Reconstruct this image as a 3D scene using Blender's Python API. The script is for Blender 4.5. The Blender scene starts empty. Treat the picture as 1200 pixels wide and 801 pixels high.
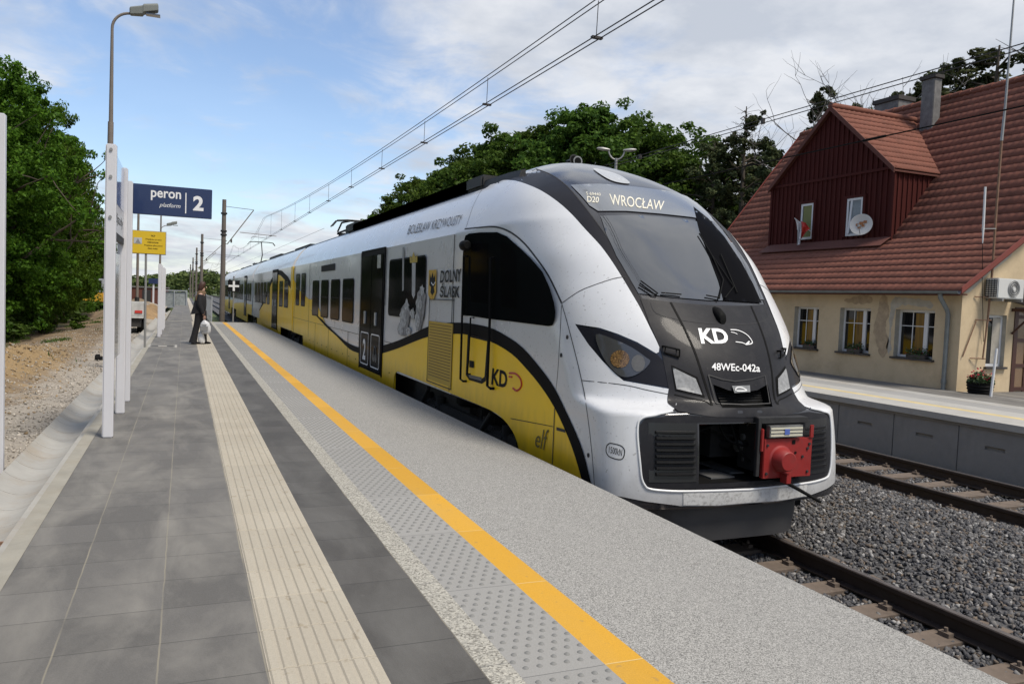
import bpy, bmesh, math, random
import numpy as np
from mathutils import Vector, Matrix, noise
from mathutils.bvhtree import BVHTree
from mathutils.geometry import delaunay_2d_cdt
from math import sin, cos, tan, atan, atan2, pi, radians, sqrt, degrees
S = bpy.context.scene
COL = S.collection
random.seed(7); NP = np.random.RandomState(11)

# ------------------------------------------------------------------ camera
F = 919.0; ROLL = 0.04; CX, CY = 600.0, 400.5; EYE = 2.38
_vx, _vy = 216 - CX, CY - 338
_x1 = _vx*cos(ROLL) - _vy*sin(ROLL); _y1 = _vx*sin(ROLL) + _vy*cos(ROLL)
PITCH = atan(_y1/F); YAW = atan(-_x1*cos(PITCH)/F)
FW = np.array([sin(YAW)*cos(PITCH), cos(YAW)*cos(PITCH), -sin(PITCH)])
RT = np.array([cos(YAW), -sin(YAW), 0.0]); UP = np.cross(RT, FW)
CP = np.array([0, 0, EYE])
def ray(x, y):
    x -= CX; y = CY - y
    a = x*cos(ROLL) - y*sin(ROLL); b = x*sin(ROLL) + y*cos(ROLL)
    d = FW*F + RT*a + UP*b
    return d/np.linalg.norm(d)
def hit(x, y, ax, v):
    d = ray(x, y); return CP + d*((v - CP[ax])/d[ax])
def proj(p):
    d = np.array(p, float) - CP; z = d@FW; a = F*(d@RT)/z; b = F*(d@UP)/z
    return CX + a*cos(ROLL) + b*sin(ROLL), CY - (-a*sin(ROLL) + b*cos(ROLL))
def atdepth(x, y, dep):
    d = ray(x, y); return CP + d*(dep/(d@FW))
cam = bpy.data.cameras.new("camera"); camo = bpy.data.objects.new("camera", cam); COL.objects.link(camo)
r2 = RT*cos(ROLL) + UP*sin(ROLL); u2 = -RT*sin(ROLL) + UP*cos(ROLL)
# photo x axis in world: point with unrolled (a,b) lands at x=a cos+b sin
m = Matrix(((r2[0], u2[0], -FW[0], CP[0]), (r2[1], u2[1], -FW[1], CP[1]), (r2[2], u2[2], -FW[2], CP[2]), (0, 0, 0, 1)))
camo.matrix_world = m
cam.sensor_width = 36; cam.lens = F/1200*36; cam.clip_end = 5000; cam.clip_start = 0.05
S.camera = camo
S.render.resolution_x = 1024; S.render.resolution_y = 683

# ------------------------------------------------------------------ light
SUN_DIR = Vector((0.30, -0.55, 1.05)).normalized()
w = bpy.data.worlds.new("World"); S.world = w; w.use_nodes = True
nt = w.node_tree; nt.nodes.clear()
def N(nt, t, **k):
    n = nt.nodes.new(t)
    for a, b in k.items(): setattr(n, a, b)
    return n
def mth(nt, op, a, b=None, c=None, clamp=False):
    n = N(nt, 'ShaderNodeMath', operation=op, use_clamp=clamp)
    for i, v in enumerate((a, b, c)):
        if v is None: continue
        if isinstance(v, (int, float)): n.inputs[i].default_value = v
        else: nt.links.new(v, n.inputs[i])
    return n.outputs[0]
sky = N(nt, 'ShaderNodeTexSky', sky_type='NISHITA', sun_disc=False)
sky.sun_elevation = math.asin(SUN_DIR.z); sky.sun_rotation = atan2(SUN_DIR.x, SUN_DIR.y)
sky.air_density = 1.0; sky.dust_density = 0.6; sky.ozone_density = 1.3
tc = N(nt, 'ShaderNodeTexCoord'); sep = N(nt, 'ShaderNodeSeparateXYZ'); nt.links.new(tc.outputs['Generated'], sep.inputs[0])
zz = mth(nt, 'MAXIMUM', sep.outputs[2], 0.0); den = mth(nt, 'ADD', zz, 0.16)
cx_ = mth(nt, 'DIVIDE', sep.outputs[0], den); cy_ = mth(nt, 'DIVIDE', sep.outputs[1], den)
comb = N(nt, 'ShaderNodeCombineXYZ'); nt.links.new(cx_, comb.inputs[0]); nt.links.new(cy_, comb.inputs[1])
def cloudnoise(scale, det, rough, off, dist=0.0):
    mp = N(nt, 'ShaderNodeMapping'); mp.inputs['Location'].default_value = off
    nt.links.new(comb.outputs[0], mp.inputs[0])
    n = N(nt, 'ShaderNodeTexNoise'); n.inputs['Scale'].default_value = scale; n.inputs['Detail'].default_value = det
    n.inputs['Roughness'].default_value = rough; n.inputs['Distortion'].default_value = dist
    nt.links.new(mp.outputs[0], n.inputs[0]); return n.outputs[0]
n1 = cloudnoise(0.75, 8, 0.56, (3.1, 1.7, 0), 0.3)
n2 = cloudnoise(2.6, 7, 0.6, (9.3, 4.2, 0), 0.6)
n3 = cloudnoise(2.5, 6, 0.55, (5.5, 8.8, 2))
# overcast bank to the right of the tracks: azimuth term
azim = mth(nt, 'ARCTAN2', sep.outputs[0], sep.outputs[1])
bias = N(nt, 'ShaderNodeMapRange'); nt.links.new(azim, bias.inputs[0])
bias.inputs[1].default_value = 0.12; bias.inputs[2].default_value = 0.62; bias.inputs[3].default_value = -0.012; bias.inputs[4].default_value = 0.10
low = N(nt, 'ShaderNodeMapRange'); nt.links.new(sep.outputs[2], low.inputs[0])
low.inputs[1].default_value = 0.0; low.inputs[2].default_value = 0.3; low.inputs[3].default_value = 0.05; low.inputs[4].default_value = 0.0
dens = mth(nt, 'ADD', mth(nt, 'ADD', mth(nt, 'MULTIPLY', n1, 0.62), mth(nt, 'MULTIPLY', n2, 0.38)), mth(nt, 'ADD', bias.outputs[0], low.outputs[0]))
mask = N(nt, 'ShaderNodeMapRange', interpolation_type='SMOOTHSTEP'); nt.links.new(dens, mask.inputs[0])
mask.inputs[1].default_value = 0.44; mask.inputs[2].default_value = 0.61; mask.inputs[3].default_value = 0.06; mask.inputs[4].default_value = 0.97
cr = N(nt, 'ShaderNodeValToRGB'); nt.links.new(n3, cr.inputs[0])
cr.color_ramp.elements[0].position = 0.40; cr.color_ramp.elements[0].color = (3.9, 4.2, 4.75, 1)
cr.color_ramp.elements[1].position = 0.60; cr.color_ramp.elements[1].color = (5.5, 5.65, 5.95, 1)
mix = N(nt, 'ShaderNodeMix', data_type='RGBA'); nt.links.new(mask.outputs[0], mix.inputs[0])
skm = N(nt, 'ShaderNodeMix', data_type='RGBA', blend_type='MULTIPLY'); skm.inputs[0].default_value = 1; nt.links.new(sky.outputs[0], skm.inputs[6]); skm.inputs[7].default_value = (1.12, 1.14, 1.20, 1)
nt.links.new(skm.outputs[2], mix.inputs[6]); nt.links.new(cr.outputs[0], mix.inputs[7])
bg = N(nt, 'ShaderNodeBackground'); bg.inputs[1].default_value = 0.085; nt.links.new(mix.outputs[2], bg.inputs[0])
wo = N(nt, 'ShaderNodeOutputWorld'); nt.links.new(bg.outputs[0], wo.inputs[0])
sun = bpy.data.lights.new("sun", 'SUN'); sun.energy = 2.3; sun.angle = radians(16); sun.color = (1, 0.92, 0.80)
suno = bpy.data.objects.new("sun", sun); COL.objects.link(suno); suno.rotation_euler = SUN_DIR.to_track_quat('Z', 'Y').to_euler()
S.view_settings.view_transform = 'Standard'; S.view_settings.look = 'None'; S.view_settings.gamma = 1
S.view_settings.exposure = 0.8; S.view_settings.use_curve_mapping = False
S.render.engine = 'CYCLES'

# ------------------------------------------------------------------ helpers
WM = {}
def thing(name, label, cat, loc=(0, 0, 0), rz=0.0, group=None):
    o = bpy.data.objects.new(name, None); COL.objects.link(o); o.empty_display_size = 0.2
    o.location = loc; o.rotation_euler = (0, 0, rz); o['label'] = label; o['category'] = cat
    if group: o['group'] = group
    WM[o.name] = Matrix.Translation(Vector(loc)) @ Matrix.Rotation(rz, 4, 'Z'); return o
def tag(o, label, cat, group=None, kind=None):
    o['label'] = label; o['category'] = cat
    if group: o['group'] = group
    if kind: o['kind'] = kind
    return o
def struct(o): o['kind'] = 'structure'; return o
class MB:
    def __init__(s): s.v = []; s.f = []
    def add(s, vs, fs):
        n = len(s.v); s.v += [tuple(map(float, p)) for p in vs]; s.f += [tuple(i + n for i in q) for q in fs]; return s
    def box(s, x0, x1, y0, y1, z0, z1):
        if x0 > x1: x0, x1 = x1, x0
        if y0 > y1: y0, y1 = y1, y0
        if z0 > z1: z0, z1 = z1, z0
        return s.add([(x0, y0, z0), (x1, y0, z0), (x1, y1, z0), (x0, y1, z0), (x0, y0, z1), (x1, y0, z1), (x1, y1, z1), (x0, y1, z1)],
              [(0, 3, 2, 1), (4, 5, 6, 7), (0, 1, 5, 4), (1, 2, 6, 5), (2, 3, 7, 6), (3, 0, 4, 7)])
    def tube(s, pts, r, n=8, cap=True):
        pts = [Vector(p) for p in pts]; rs = r if isinstance(r, (list, tuple)) else [r]*len(pts)
        rings = []; ref = None
        for i, p in enumerate(pts):
            d = (pts[min(i+1, len(pts)-1)] - pts[max(i-1, 0)]).normalized()
            if ref is None: ref = Vector((0, 0, 1)) if abs(d.z) < 0.9 else Vector((1, 0, 0))
            a = d.cross(ref); 
            if a.length < 1e-4: a = d.cross(Vector((0.3, 1, 0.2)))
            a.normalize(); b = a.cross(d).normalized(); ref = b
            rings.append([p + (a*cos(2*pi*k/n) + b*sin(2*pi*k/n))*rs[i] for k in range(n)])
        vs = [v for R_ in rings for v in R_]; fs = []
        for i in range(len(pts)-1):
            for k in range(n): fs.append((i*n+k, i*n+(k+1) % n, (i+1)*n+(k+1) % n, (i+1)*n+k))
        if cap: fs.append(tuple(range(n))[::-1]); fs.append(tuple(range((len(pts)-1)*n, len(pts)*n)))
        return s.add(vs, fs)
    def prism(s, poly, d):       # planar polygon (3D pts) extruded by vector d
        n = len(poly); d = Vector(d); p = [Vector(q) for q in poly]
        return s.add(p + [q + d for q in p], [tuple(range(n)), tuple(range(2*n-1, n-1, -1))] + [(i, i+n, (i+1) % n + n, (i+1) % n) for i in range(n)])
    def lathe(s, c, prof, n=20, axis='z'):
        c = Vector(c); vs = []
        for r, h in prof:
            for k in range(n):
                a = 2*pi*k/n
                q = {'z': (r*cos(a), r*sin(a), h), 'x': (h, r*cos(a), r*sin(a)), 'y': (r*cos(a), h, r*sin(a))}[axis]
                vs.append(c + Vector(q))
        fs = [(i*n+k, i*n+(k+1) % n, (i+1)*n+(k+1) % n, (i+1)*n+k) for i in range(len(prof)-1) for k in range(n)]
        fs += [tuple(range(n))[::-1], tuple(range((len(prof)-1)*n, len(prof)*n))]
        return s.add(vs, fs)
    def loft(s, rings, closed=True, caps=True):
        n = len(rings[0]); vs = [v for R_ in rings for v in R_]; fs = []
        m_ = n if closed else n-1
        for i in range(len(rings)-1):
            for k in range(m_): fs.append((i*n+k, i*n+(k+1) % n, (i+1)*n+(k+1) % n, (i+1)*n+k))
        if caps and closed: fs += [tuple(range(n))[::-1], tuple(range((len(rings)-1)*n, len(rings)*n))]
        return s.add(vs, fs)
def obj(name, g, mt, parent=None, smooth=False, bevel=0, local=False, fixn=True, angle=40, solid=0):
    me = bpy.data.meshes.new(name)
    vs, fs = (g.v, g.f) if isinstance(g, MB) else g
    if parent is not None and not local:
        inv = WM[parent.name].inverted(); vs = [tuple(inv @ Vector(v)) for v in vs]
    me.from_pydata([tuple(v) for v in vs], [], fs); me.update()
    if fixn or bevel or solid:
        bm = bmesh.new(); bm.from_mesh(me)
        if fixn: bmesh.ops.recalc_face_normals(bm, faces=bm.faces)
        if bevel:
            es = [e for e in bm.edges if len(e.link_faces) == 2 and e.calc_face_angle(0) > 0.5]
            bmesh.ops.bevel(bm, geom=es, offset=bevel, segments=2, affect='EDGES', clamp_overlap=True)
        if solid: bmesh.ops.solidify(bm, geom=bm.faces[:], thickness=solid)
        bm.to_mesh(me); bm.free()
    if smooth:
        me.shade_smooth()
        try: me.set_sharp_from_angle(angle=radians(angle))
        except Exception: pass
    me.materials.append(mt)
    o = bpy.data.objects.new(name, me); COL.objects.link(o)
    if parent is not None: o.parent = parent
    WM[o.name] = WM[parent.name] if parent is not None else Matrix()
    return o
def mesh_np(name, V, Fq, mt, parent=None, smooth=False):
    me = bpy.data.meshes.new(name); V = np.asarray(V, np.float32); Fq = np.asarray(Fq, np.int32)
    me.vertices.add(len(V)); me.vertices.foreach_set('co', V.ravel())
    k = Fq.shape[1]; me.loops.add(Fq.size); me.loops.foreach_set('vertex_index', Fq.ravel())
    me.polygons.add(len(Fq)); me.polygons.foreach_set('loop_start', np.arange(len(Fq), dtype=np.int32)*k)
    try: me.polygons.foreach_set('loop_total', np.full(len(Fq), k, np.int32))
    except Exception: pass
    me.update(calc_edges=True); me.validate(); me.materials.append(mt)
    if smooth: me.shade_smooth()
    o = bpy.data.objects.new(name, me); COL.objects.link(o)
    if parent is not None: o.parent = parent
    WM[o.name] = WM[parent.name] if parent is not None else Matrix()
    return o
def kids(o): return [c for c in bpy.data.objects if c.parent == o]
def copy_tree(o, parent=None, src=None):
    src = src if src is not None else list(bpy.data.objects)
    c = o.copy(); COL.objects.link(c); c.parent = parent
    for ch in [q for q in src if q.parent == o]: copy_tree(ch, c, src)
    return c

def mat(name, col, rough=0.6, metal=0.0, spec=0.5, coat=0.0, var=0.0, vs=3.0, bump=0.0, bs=40.0, dirt=None, dscale=1.2, dcol=(0.05, 0.045, 0.04), emit=None, island=0.0, trans=0.0, stretch=None):
    m_ = bpy.data.materials.new(name); m_.use_nodes = True; t = m_.node_tree; b = t.nodes['Principled BSDF']
    c4 = (*col, 1); b.inputs['Base Color'].default_value = c4; b.inputs['Roughness'].default_value = rough
    b.inputs['Metallic'].default_value = metal; b.inputs['Specular IOR Level'].default_value = spec; b.inputs['Coat Weight'].default_value = coat
    b.inputs['Coat Roughness'].default_value = 0.06
    tcn = N(t, 'ShaderNodeTexCoord'); src = tcn.outputs['Object']
    if stretch:
        mp = N(t, 'ShaderNodeMapping'); mp.inputs['Scale'].default_value = stretch; t.links.new(src, mp.inputs[0]); src = mp.outputs[0]
    cur = None
    def setc(n): t.links.new(n, b.inputs['Base Color'])
    if var:
        n = N(t, 'ShaderNodeTexNoise'); n.inputs['Scale'].default_value = vs; n.inputs['Detail'].default_value = 6; n.inputs['Roughness'].default_value = 0.65
        t.links.new(src, n.inputs[0])
        r_ = N(t, 'ShaderNodeMapRange'); t.links.new(n.outputs[0], r_.inputs[0]); r_.inputs[1].default_value = 0.28; r_.inputs[2].default_value = 0.72
        r_.inputs[3].default_value = 1-var; r_.inputs[4].default_value = 1+var
        h = N(t, 'ShaderNodeVectorMath', operation='SCALE'); h.inputs[0].default_value = col; t.links.new(r_.outputs[0], h.inputs['Scale']); cur = h.outputs[0]
        rr = N(t, 'ShaderNodeMapRange'); t.links.new(n.outputs[0], rr.inputs[0]); rr.inputs[3].default_value = max(rough-0.12, 0.02); rr.inputs[4].default_value = min(rough+0.12, 1)
        t.links.new(rr.outputs[0], b.inputs['Roughness'])
    if island:
        g = N(t, 'ShaderNodeNewGeometry'); r_ = N(t, 'ShaderNodeMapRange'); t.links.new(g.outputs['Random Per Island'], r_.inputs[0])
        r_.inputs[3].default_value = 1-island; r_.inputs[4].default_value = 1+island
        h = N(t, 'ShaderNodeVectorMath', operation='SCALE'); t.links.new(r_.outputs[0], h.inputs['Scale'])
        if cur: t.links.new(cur, h.inputs[0])
        else: h.inputs[0].default_value = col
        cur = h.outputs[0]
    if dirt:
        n = N(t, 'ShaderNodeTexNoise'); n.inputs['Scale'].default_value = dscale; n.inputs['Detail'].default_value = 8; n.inputs['Roughness'].default_value = 0.7
        t.links.new(src, n.inputs[0])
        r_ = N(t, 'ShaderNodeMapRange'); t.links.new(n.outputs[0], r_.inputs[0]); r_.inputs[1].default_value = 0.48; r_.inputs[2].default_value = 0.75
        r_.inputs[3].default_value = 0; r_.inputs[4].default_value = dirt
        x = N(t, 'ShaderNodeMix', data_type='RGBA'); t.links.new(r_.outputs[0], x.inputs[0])
        if cur: t.links.new(cur, x.inputs[6])
        else: x.inputs[6].default_value = c4
        x.inputs[7].default_value = (*dcol, 1); cur = x.outputs[2]
    if cur: setc(cur)
    if bump:
        n = N(t, 'ShaderNodeTexNoise'); n.inputs['Scale'].default_value = bs; n.inputs['Detail'].default_value = 5; t.links.new(tcn.outputs['Object'], n.inputs[0])
        q = N(t, 'ShaderNodeBump'); q.inputs['Strength'].default_value = bump; q.inputs['Distance'].default_value = 0.01; t.links.new(n.outputs[0], q.inputs['Height'])
        t.links.new(q.outputs[0], b.inputs['Normal'])
    if emit:
        b.inputs['Emission Color'].default_value = (*emit[0], 1); b.inputs['Emission Strength'].default_value = emit[1]
    if trans:
        b.inputs['Transmission Weight'].default_value = trans
    return m_
# flat triangulated fill of 2D loops (first = outer, others = holes), optional interior grid
def inside(p, poly):
    x, y = p; c = False; n = len(poly); j = n-1
    for i in range(n):
        xi, yi = poly[i]; xj, yj = poly[j]
        if (yi > y) != (yj > y) and x < (xj-xi)*(y-yi)/(yj-yi) + xi: c = not c
        j = i
    return c
def densify(poly, step):
    out = []
    for i in range(len(poly)):
        a, b = poly[i], poly[(i+1) % len(poly)]; L = math.hypot(b[0]-a[0], b[1]-a[1]); k = max(1, int(L/step))
        for q in range(k): out.append((a[0]+(b[0]-a[0])*q/k, a[1]+(b[1]-a[1])*q/k))
    return out
def smoothpoly(pts, closed=False, k=5):
    out = []; n = len(pts)
    rng = range(n) if closed else range(n-1)
    for i in rng:
        p0 = pts[(i-1) % n] if closed or i > 0 else pts[i]; p1 = pts[i]; p2 = pts[(i+1) % n]; p3 = pts[(i+2) % n] if closed or i+2 < n else pts[(i+1) % n]
        for s in range(k):
            t = s/k; out.append(tuple(0.5*((2*p1[c])+(-p0[c]+p2[c])*t+(2*p0[c]-5*p1[c]+4*p2[c]-p3[c])*t*t+(-p0[c]+3*p1[c]-3*p2[c]+p3[c])*t**3) for c in range(len(p1))))
    if not closed: out.append(tuple(pts[-1]))
    return out
def fill(loops, grid=None):
    loops = [densify(l, grid) if grid else list(l) for l in loops]
    V = []; E = []
    for l in loops:
        n = len(V); V += [Vector(p) for p in l]; E += [(n+i, n+(i+1) % len(l)) for i in range(len(l))]
    if grid:
        o = loops[0]; x0 = min(p[0] for p in o); x1 = max(p[0] for p in o); y0 = min(p[1] for p in o); y1 = max(p[1] for p in o)
        edge = np.array([p for l in loops for p in l])
        j = 0; y = y0 + grid*0.5
        while y < y1:
            x = x0 + grid*(0.5 if j % 2 else 0.0)
            while x < x1:
                if inside((x, y), o) and not any(inside((x, y), h) for h in loops[1:]):
                    if np.min((edge[:, 0]-x)**2 + (edge[:, 1]-y)**2) > (grid*0.45)**2: V.append(Vector((x, y)))
                x += grid
            y += grid*0.87; j += 1
    r = delaunay_2d_cdt(V, E, [], 0, 1e-6)
    vo, fo = r[0], r[2]; fs = []
    for f in fo:
        c = (sum(vo[i][0] for i in f)/len(f), sum(vo[i][1] for i in f)/len(f))
        if inside(c, loops[0]) and not any(inside(c, h) for h in loops[1:]): fs.append(tuple(f))
    return [(v[0], v[1]) for v in vo], fs
FONTC = {}
def textgeo(s, bold=0.0, shear=0.0):
    key = (s, bold, shear)
    if key not in FONTC:
        cu = bpy.data.curves.new('t', 'FONT'); cu.body = s; cu.offset = bold; cu.shear = shear; cu.resolution_u = 3
        o = bpy.data.objects.new('t', cu); COL.objects.link(o)
        dg = bpy.context.evaluated_depsgraph_get(); me = bpy.data.meshes.new_from_object(o.evaluated_get(dg))
        vs = [(v.co.x, v.co.y) for v in me.vertices]; fs = [tuple(p.vertices) for p in me.polygons]
        bpy.data.objects.remove(o); bpy.data.curves.remove(cu); bpy.data.meshes.remove(me)
        x0 = min(v[0] for v in vs); x1 = max(v[0] for v in vs); y0 = min(v[1] for v in vs); y1 = max(v[1] for v in vs)
        FONTC[key] = ([((x-x0)/(x1-x0), (y-y0)/(y1-y0)) for x, y in vs], fs)
    return FONTC[key]
def text(mb, s, fn, bold=0.0, shear=0.0):
    v, f = textgeo(s, bold, shear); mb.add([fn(a, b) for a, b in v], f); return mb

M = {}
M['white_paint'] = mat('train_white', (0.63, 0.64, 0.655), 0.3, coat=0.35, var=0.015, vs=1.5, dirt=0.10, dscale=2.5, dcol=(0.32, 0.31, 0.29))
M['lip_white'] = mat('lip_white', (0.56, 0.56, 0.55), 0.5, var=0.05, vs=8, dirt=0.8, dscale=28, dcol=(0.12, 0.11, 0.10))
M['yellow'] = mat('train_yellow', (0.94, 0.60, 0.002), 0.35, spec=0.3, coat=0.12, var=0.03, vs=1.2, dirt=0.08, dscale=1.5, dcol=(0.25, 0.18, 0.02))
M['black_gloss'] = mat('black_gloss', (0.022, 0.022, 0.026), 0.16, coat=0.6, var=0.1, vs=4)
M['hood'] = mat('hood_black', (0.018, 0.018, 0.021), 0.45, spec=0.22, coat=0.06, dirt=0.35, dscale=6, dcol=(0.055, 0.053, 0.052))
M['band'] = mat('band_grey', (0.014, 0.014, 0.018), 0.42, spec=0.25, coat=0.08, var=0.06)
M['swoosh'] = mat('swoosh_black', (0.009, 0.009, 0.010), 0.5, spec=0.12)
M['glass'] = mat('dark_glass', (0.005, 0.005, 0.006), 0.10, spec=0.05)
M['sideglass'] = mat('side_glass', (0.006, 0.007, 0.008), 0.10, spec=0.05)
M['windscreen'] = mat('windscreen', (0.012, 0.013, 0.015), 0.03, spec=1.0, coat=1.0)
M['windscreen'].node_tree.nodes['Principled BSDF'].inputs['IOR'].default_value = 1.8
M['rubber'] = mat('rubber', (0.009, 0.009, 0.009), 0.6, spec=0.2)
M['grille'] = mat('grille_plastic', (0.014, 0.014, 0.015), 0.3, spec=0.6)
M['rim_white'] = mat('rim_white', (0.68, 0.69, 0.70), 0.3)
M['louvre_dark'] = mat('louvre_dark', (0.16, 0.10, 0.01), 0.6)
M['dark'] = mat('dark_metal', (0.02, 0.02, 0.021), 0.6, var=0.3, vs=9)
for k_, v_ in (('swoosh', 1.2), ('decal_black', 1.2), ('band', 1.33), ('hood', 1.36), ('rubber', 1.25)):
    if k_ in M: M[k_].node_tree.nodes['Principled BSDF'].inputs['IOR'].default_value = v_
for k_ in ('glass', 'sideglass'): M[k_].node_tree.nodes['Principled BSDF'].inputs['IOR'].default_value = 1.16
M['underbody'] = mat('underbody', (0.03, 0.028, 0.027), 0.75, var=0.35, vs=12, dirt=0.4, dscale=8, dcol=(0.07, 0.055, 0.045))
M['plough'] = mat('plough_grey', (0.045, 0.045, 0.047), 0.6, var=0.15, vs=3)
M['display'] = mat('display_panel', (0.15, 0.16, 0.172), 0.2, coat=1.0)
M['display'].node_tree.nodes['Principled BSDF'].inputs['Coat IOR'].default_value = 1.9
M['led'] = mat('led_text', (0.45, 0.43, 0.36), 0.5, emit=((1.0, 0.93, 0.74), 0.22))
M['decal_white'] = mat('decal_white', (0.75, 0.75, 0.75), 0.5)
M['decal_black'] = mat('decal_black', (0.01, 0.01, 0.011), 0.6, spec=0.12)
M['decal_red'] = mat('decal_red', (0.5, 0.03, 0.02), 0.5)
M['seam'] = mat('seam', (0.03, 0.03, 0.032), 0.8)
M['fog_lens'] = mat('fog_lens', (0.26, 0.265, 0.27), 0.5, spec=0.3, var=0.3, vs=22)
M['lens_white'] = mat('lens_white', (0.42, 0.43, 0.43), 0.25, coat=0.7, var=0.12, vs=14)
M['amber'] = mat('amber_lens', (0.10, 0.055, 0.02), 0.22, coat=0.8, var=0.9, vs=60, dirt=0.9, dscale=70, dcol=(0.5, 0.3, 0.1))  # tan mottle mixed in through dirt is sparkle painted into the lens colour
M['lens_dark'] = mat('lens_dark', (0.055, 0.055, 0.055), 0.12, coat=0.9)
M['red_paint'] = mat('red_paint', (0.25, 0.016, 0.014), 0.5, var=0.12, vs=5, dirt=0.3, dscale=8)
M['steel'] = mat('steel', (0.32, 0.32, 0.31), 0.38, metal=0.8, var=0.2, vs=8)
M['grey_plate'] = mat('grey_plate', (0.10, 0.10, 0.10), 0.5, var=0.2, vs=6)
M['gangway'] = mat('gangway_rubber', (0.025, 0.025, 0.025), 0.8)
M['galv'] = mat('galvanised', (0.28, 0.28, 0.275), 0.5, metal=0.35, var=0.12, vs=3)
M['pole_brown'] = mat('pole_brown', (0.17, 0.145, 0.125), 0.7, var=0.12, vs=5)
M['post_white'] = mat('post_white', (0.58, 0.58, 0.61), 0.38, var=0.03, vs=2)
M['sign_navy'] = mat('sign_navy', (0.008, 0.022, 0.085), 0.3, coat=0.3)
M['sign_blue'] = mat('sign_blue', (0.12, 0.2, 0.42), 0.15, coat=0.6)
M['sign_yellow'] = mat('sign_yellow', (0.62, 0.42, 0.012), 0.5)
M['sign_back'] = mat('sign_grey', (0.22, 0.22, 0.22), 0.5)
M['plaster'] = mat('plaster', (0.53, 0.42, 0.27), 0.9, var=0.10, vs=1.2, bump=0.25, bs=30, dirt=0.55, dscale=1.4, dcol=(0.33, 0.245, 0.15))
M['plaster_pale'] = mat('plaster_pale', (0.40, 0.37, 0.31), 0.9, var=0.2, vs=4, bump=0.3, bs=25)
M['plaster_bare'] = mat('plaster_bare', (0.36, 0.275, 0.18), 0.95, var=0.3, vs=6, bump=0.5, bs=18)
M['rooftile'] = mat('roof_tile', (0.19, 0.078, 0.055), 0.8, var=0.2, vs=2.2, dirt=0.6, dscale=1.6, dcol=(0.115, 0.055, 0.042), spec=0.12)
M['verge'] = mat('verge_board', (0.17, 0.034, 0.022), 0.55, var=0.1)
M['cladding'] = mat('cladding', (0.062, 0.014, 0.0115), 0.75, spec=0.12, var=0.16, vs=4, stretch=(1, 1, 0.15))
M['chimney'] = mat('chimney_render', (0.16, 0.155, 0.15), 0.9, var=0.35, vs=5, dirt=0.6, dscale=3, dcol=(0.05, 0.045, 0.04))
M['chim_cap'] = mat('chimney_cap', (0.05, 0.045, 0.042), 0.9, var=0.2)
M['frame_white'] = mat('frame_white', (0.62, 0.62, 0.62), 0.4)
M['window_glass'] = mat('window_glass', (0.01, 0.01, 0.011), 0.05, spec=0.8)
M['curtain'] = mat('curtain_yellow', (0.17, 0.09, 0.006), 0.6, var=0.6, vs=14, stretch=(1, 1, 0.05))
M['blind'] = mat('blind_olive', (0.16, 0.17, 0.05), 0.6)
M['sill'] = mat('sill_dark', (0.035, 0.03, 0.03), 0.5)
M['zinc'] = mat('zinc', (0.17, 0.19, 0.2), 0.45, metal=0.5, var=0.2, vs=5)
M['door_brown'] = mat('door_brown', (0.055, 0.018, 0.012), 0.4, var=0.1)
M['door_panel'] = mat('door_panel', (0.19, 0.12, 0.07), 0.2, coat=0.5)
M['ac_white'] = mat('ac_white', (0.55, 0.55, 0.53), 0.45)
M['rust'] = mat('rusty_tube', (0.2, 0.115, 0.07), 0.8, var=0.3, vs=15)
M['flower'] = mat('flowers', (0.35, 0.02, 0.03), 0.7, island=0.5)
M['leaf_dark'] = mat('potted_leaf', (0.03, 0.06, 0.015), 0.7, island=0.5)
M['concrete'] = mat('concrete', (0.36, 0.35, 0.325), 0.9, var=0.10, vs=3, bump=0.3, bs=80, dirt=0.4, dscale=1.1, dcol=(0.25, 0.235, 0.205))
M['gutter'] = mat('gutter_concrete', (0.33, 0.322, 0.30), 0.9, var=0.12, vs=2.5, bump=0.3, bs=60, dirt=0.7, dscale=1.6, dcol=(0.27, 0.215, 0.15))
M['kerb'] = mat('kerb_concrete', (0.285, 0.27, 0.23), 0.92, var=0.14, vs=4, bump=0.35, bs=120, dirt=0.4, dscale=2.4, dcol=(0.22, 0.18, 0.12))
M['wallblock'] = mat('platform_wall_concrete', (0.235, 0.228, 0.217), 0.9, var=0.12, vs=2, bump=0.3, bs=50, dirt=0.4, dscale=1.2, dcol=(0.10, 0.10, 0.105))
M['rail'] = mat('rail_steel', (0.035, 0.025, 0.021), 0.6, metal=0.3, var=0.3, vs=8)
M['railhead'] = mat('rail_head', (0.20, 0.18, 0.17), 0.35, metal=0.7, var=0.15, vs=6)
M['sleeper'] = mat('sleeper', (0.13, 0.10, 0.078), 0.9, var=0.3, vs=5, bump=0.4, bs=30)
M['stone'] = mat('ballast_stone', (0.13, 0.127, 0.124), 0.85, island=0.62, var=0.15, vs=30, bump=0.5, bs=70)
M['ballast'] = mat('ballast_bed', (0.075, 0.073, 0.074), 0.95, var=0.65, vs=30, bump=1.0, bs=28)
M['pebble'] = mat('pebble', (0.33, 0.30, 0.26), 0.9, island=0.5)
M['wire'] = mat('wire', (0.035, 0.03, 0.03), 0.6)
M['insul'] = mat('insulator', (0.05, 0.03, 0.025), 0.3)
M['mastc'] = mat('mast_concrete', (0.135, 0.115, 0.098), 0.9, var=0.2, vs=2)
M['skin'] = mat('skin', (0.42, 0.26, 0.2), 0.6)
M['coat'] = mat('coat_black', (0.008, 0.008, 0.010), 0.85)
M['hair'] = mat('hair_auburn', (0.055, 0.024, 0.016), 0.6, var=0.3, vs=20)
M['scarf'] = mat('scarf', (0.12, 0.075, 0.04), 0.9, var=0.4, vs=20)
M['bag'] = mat('plastic_bag', (0.55, 0.56, 0.58), 0.35, var=0.12, vs=12, dirt=0.5, dscale=9, dcol=(0.12, 0.12, 0.13))
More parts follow.
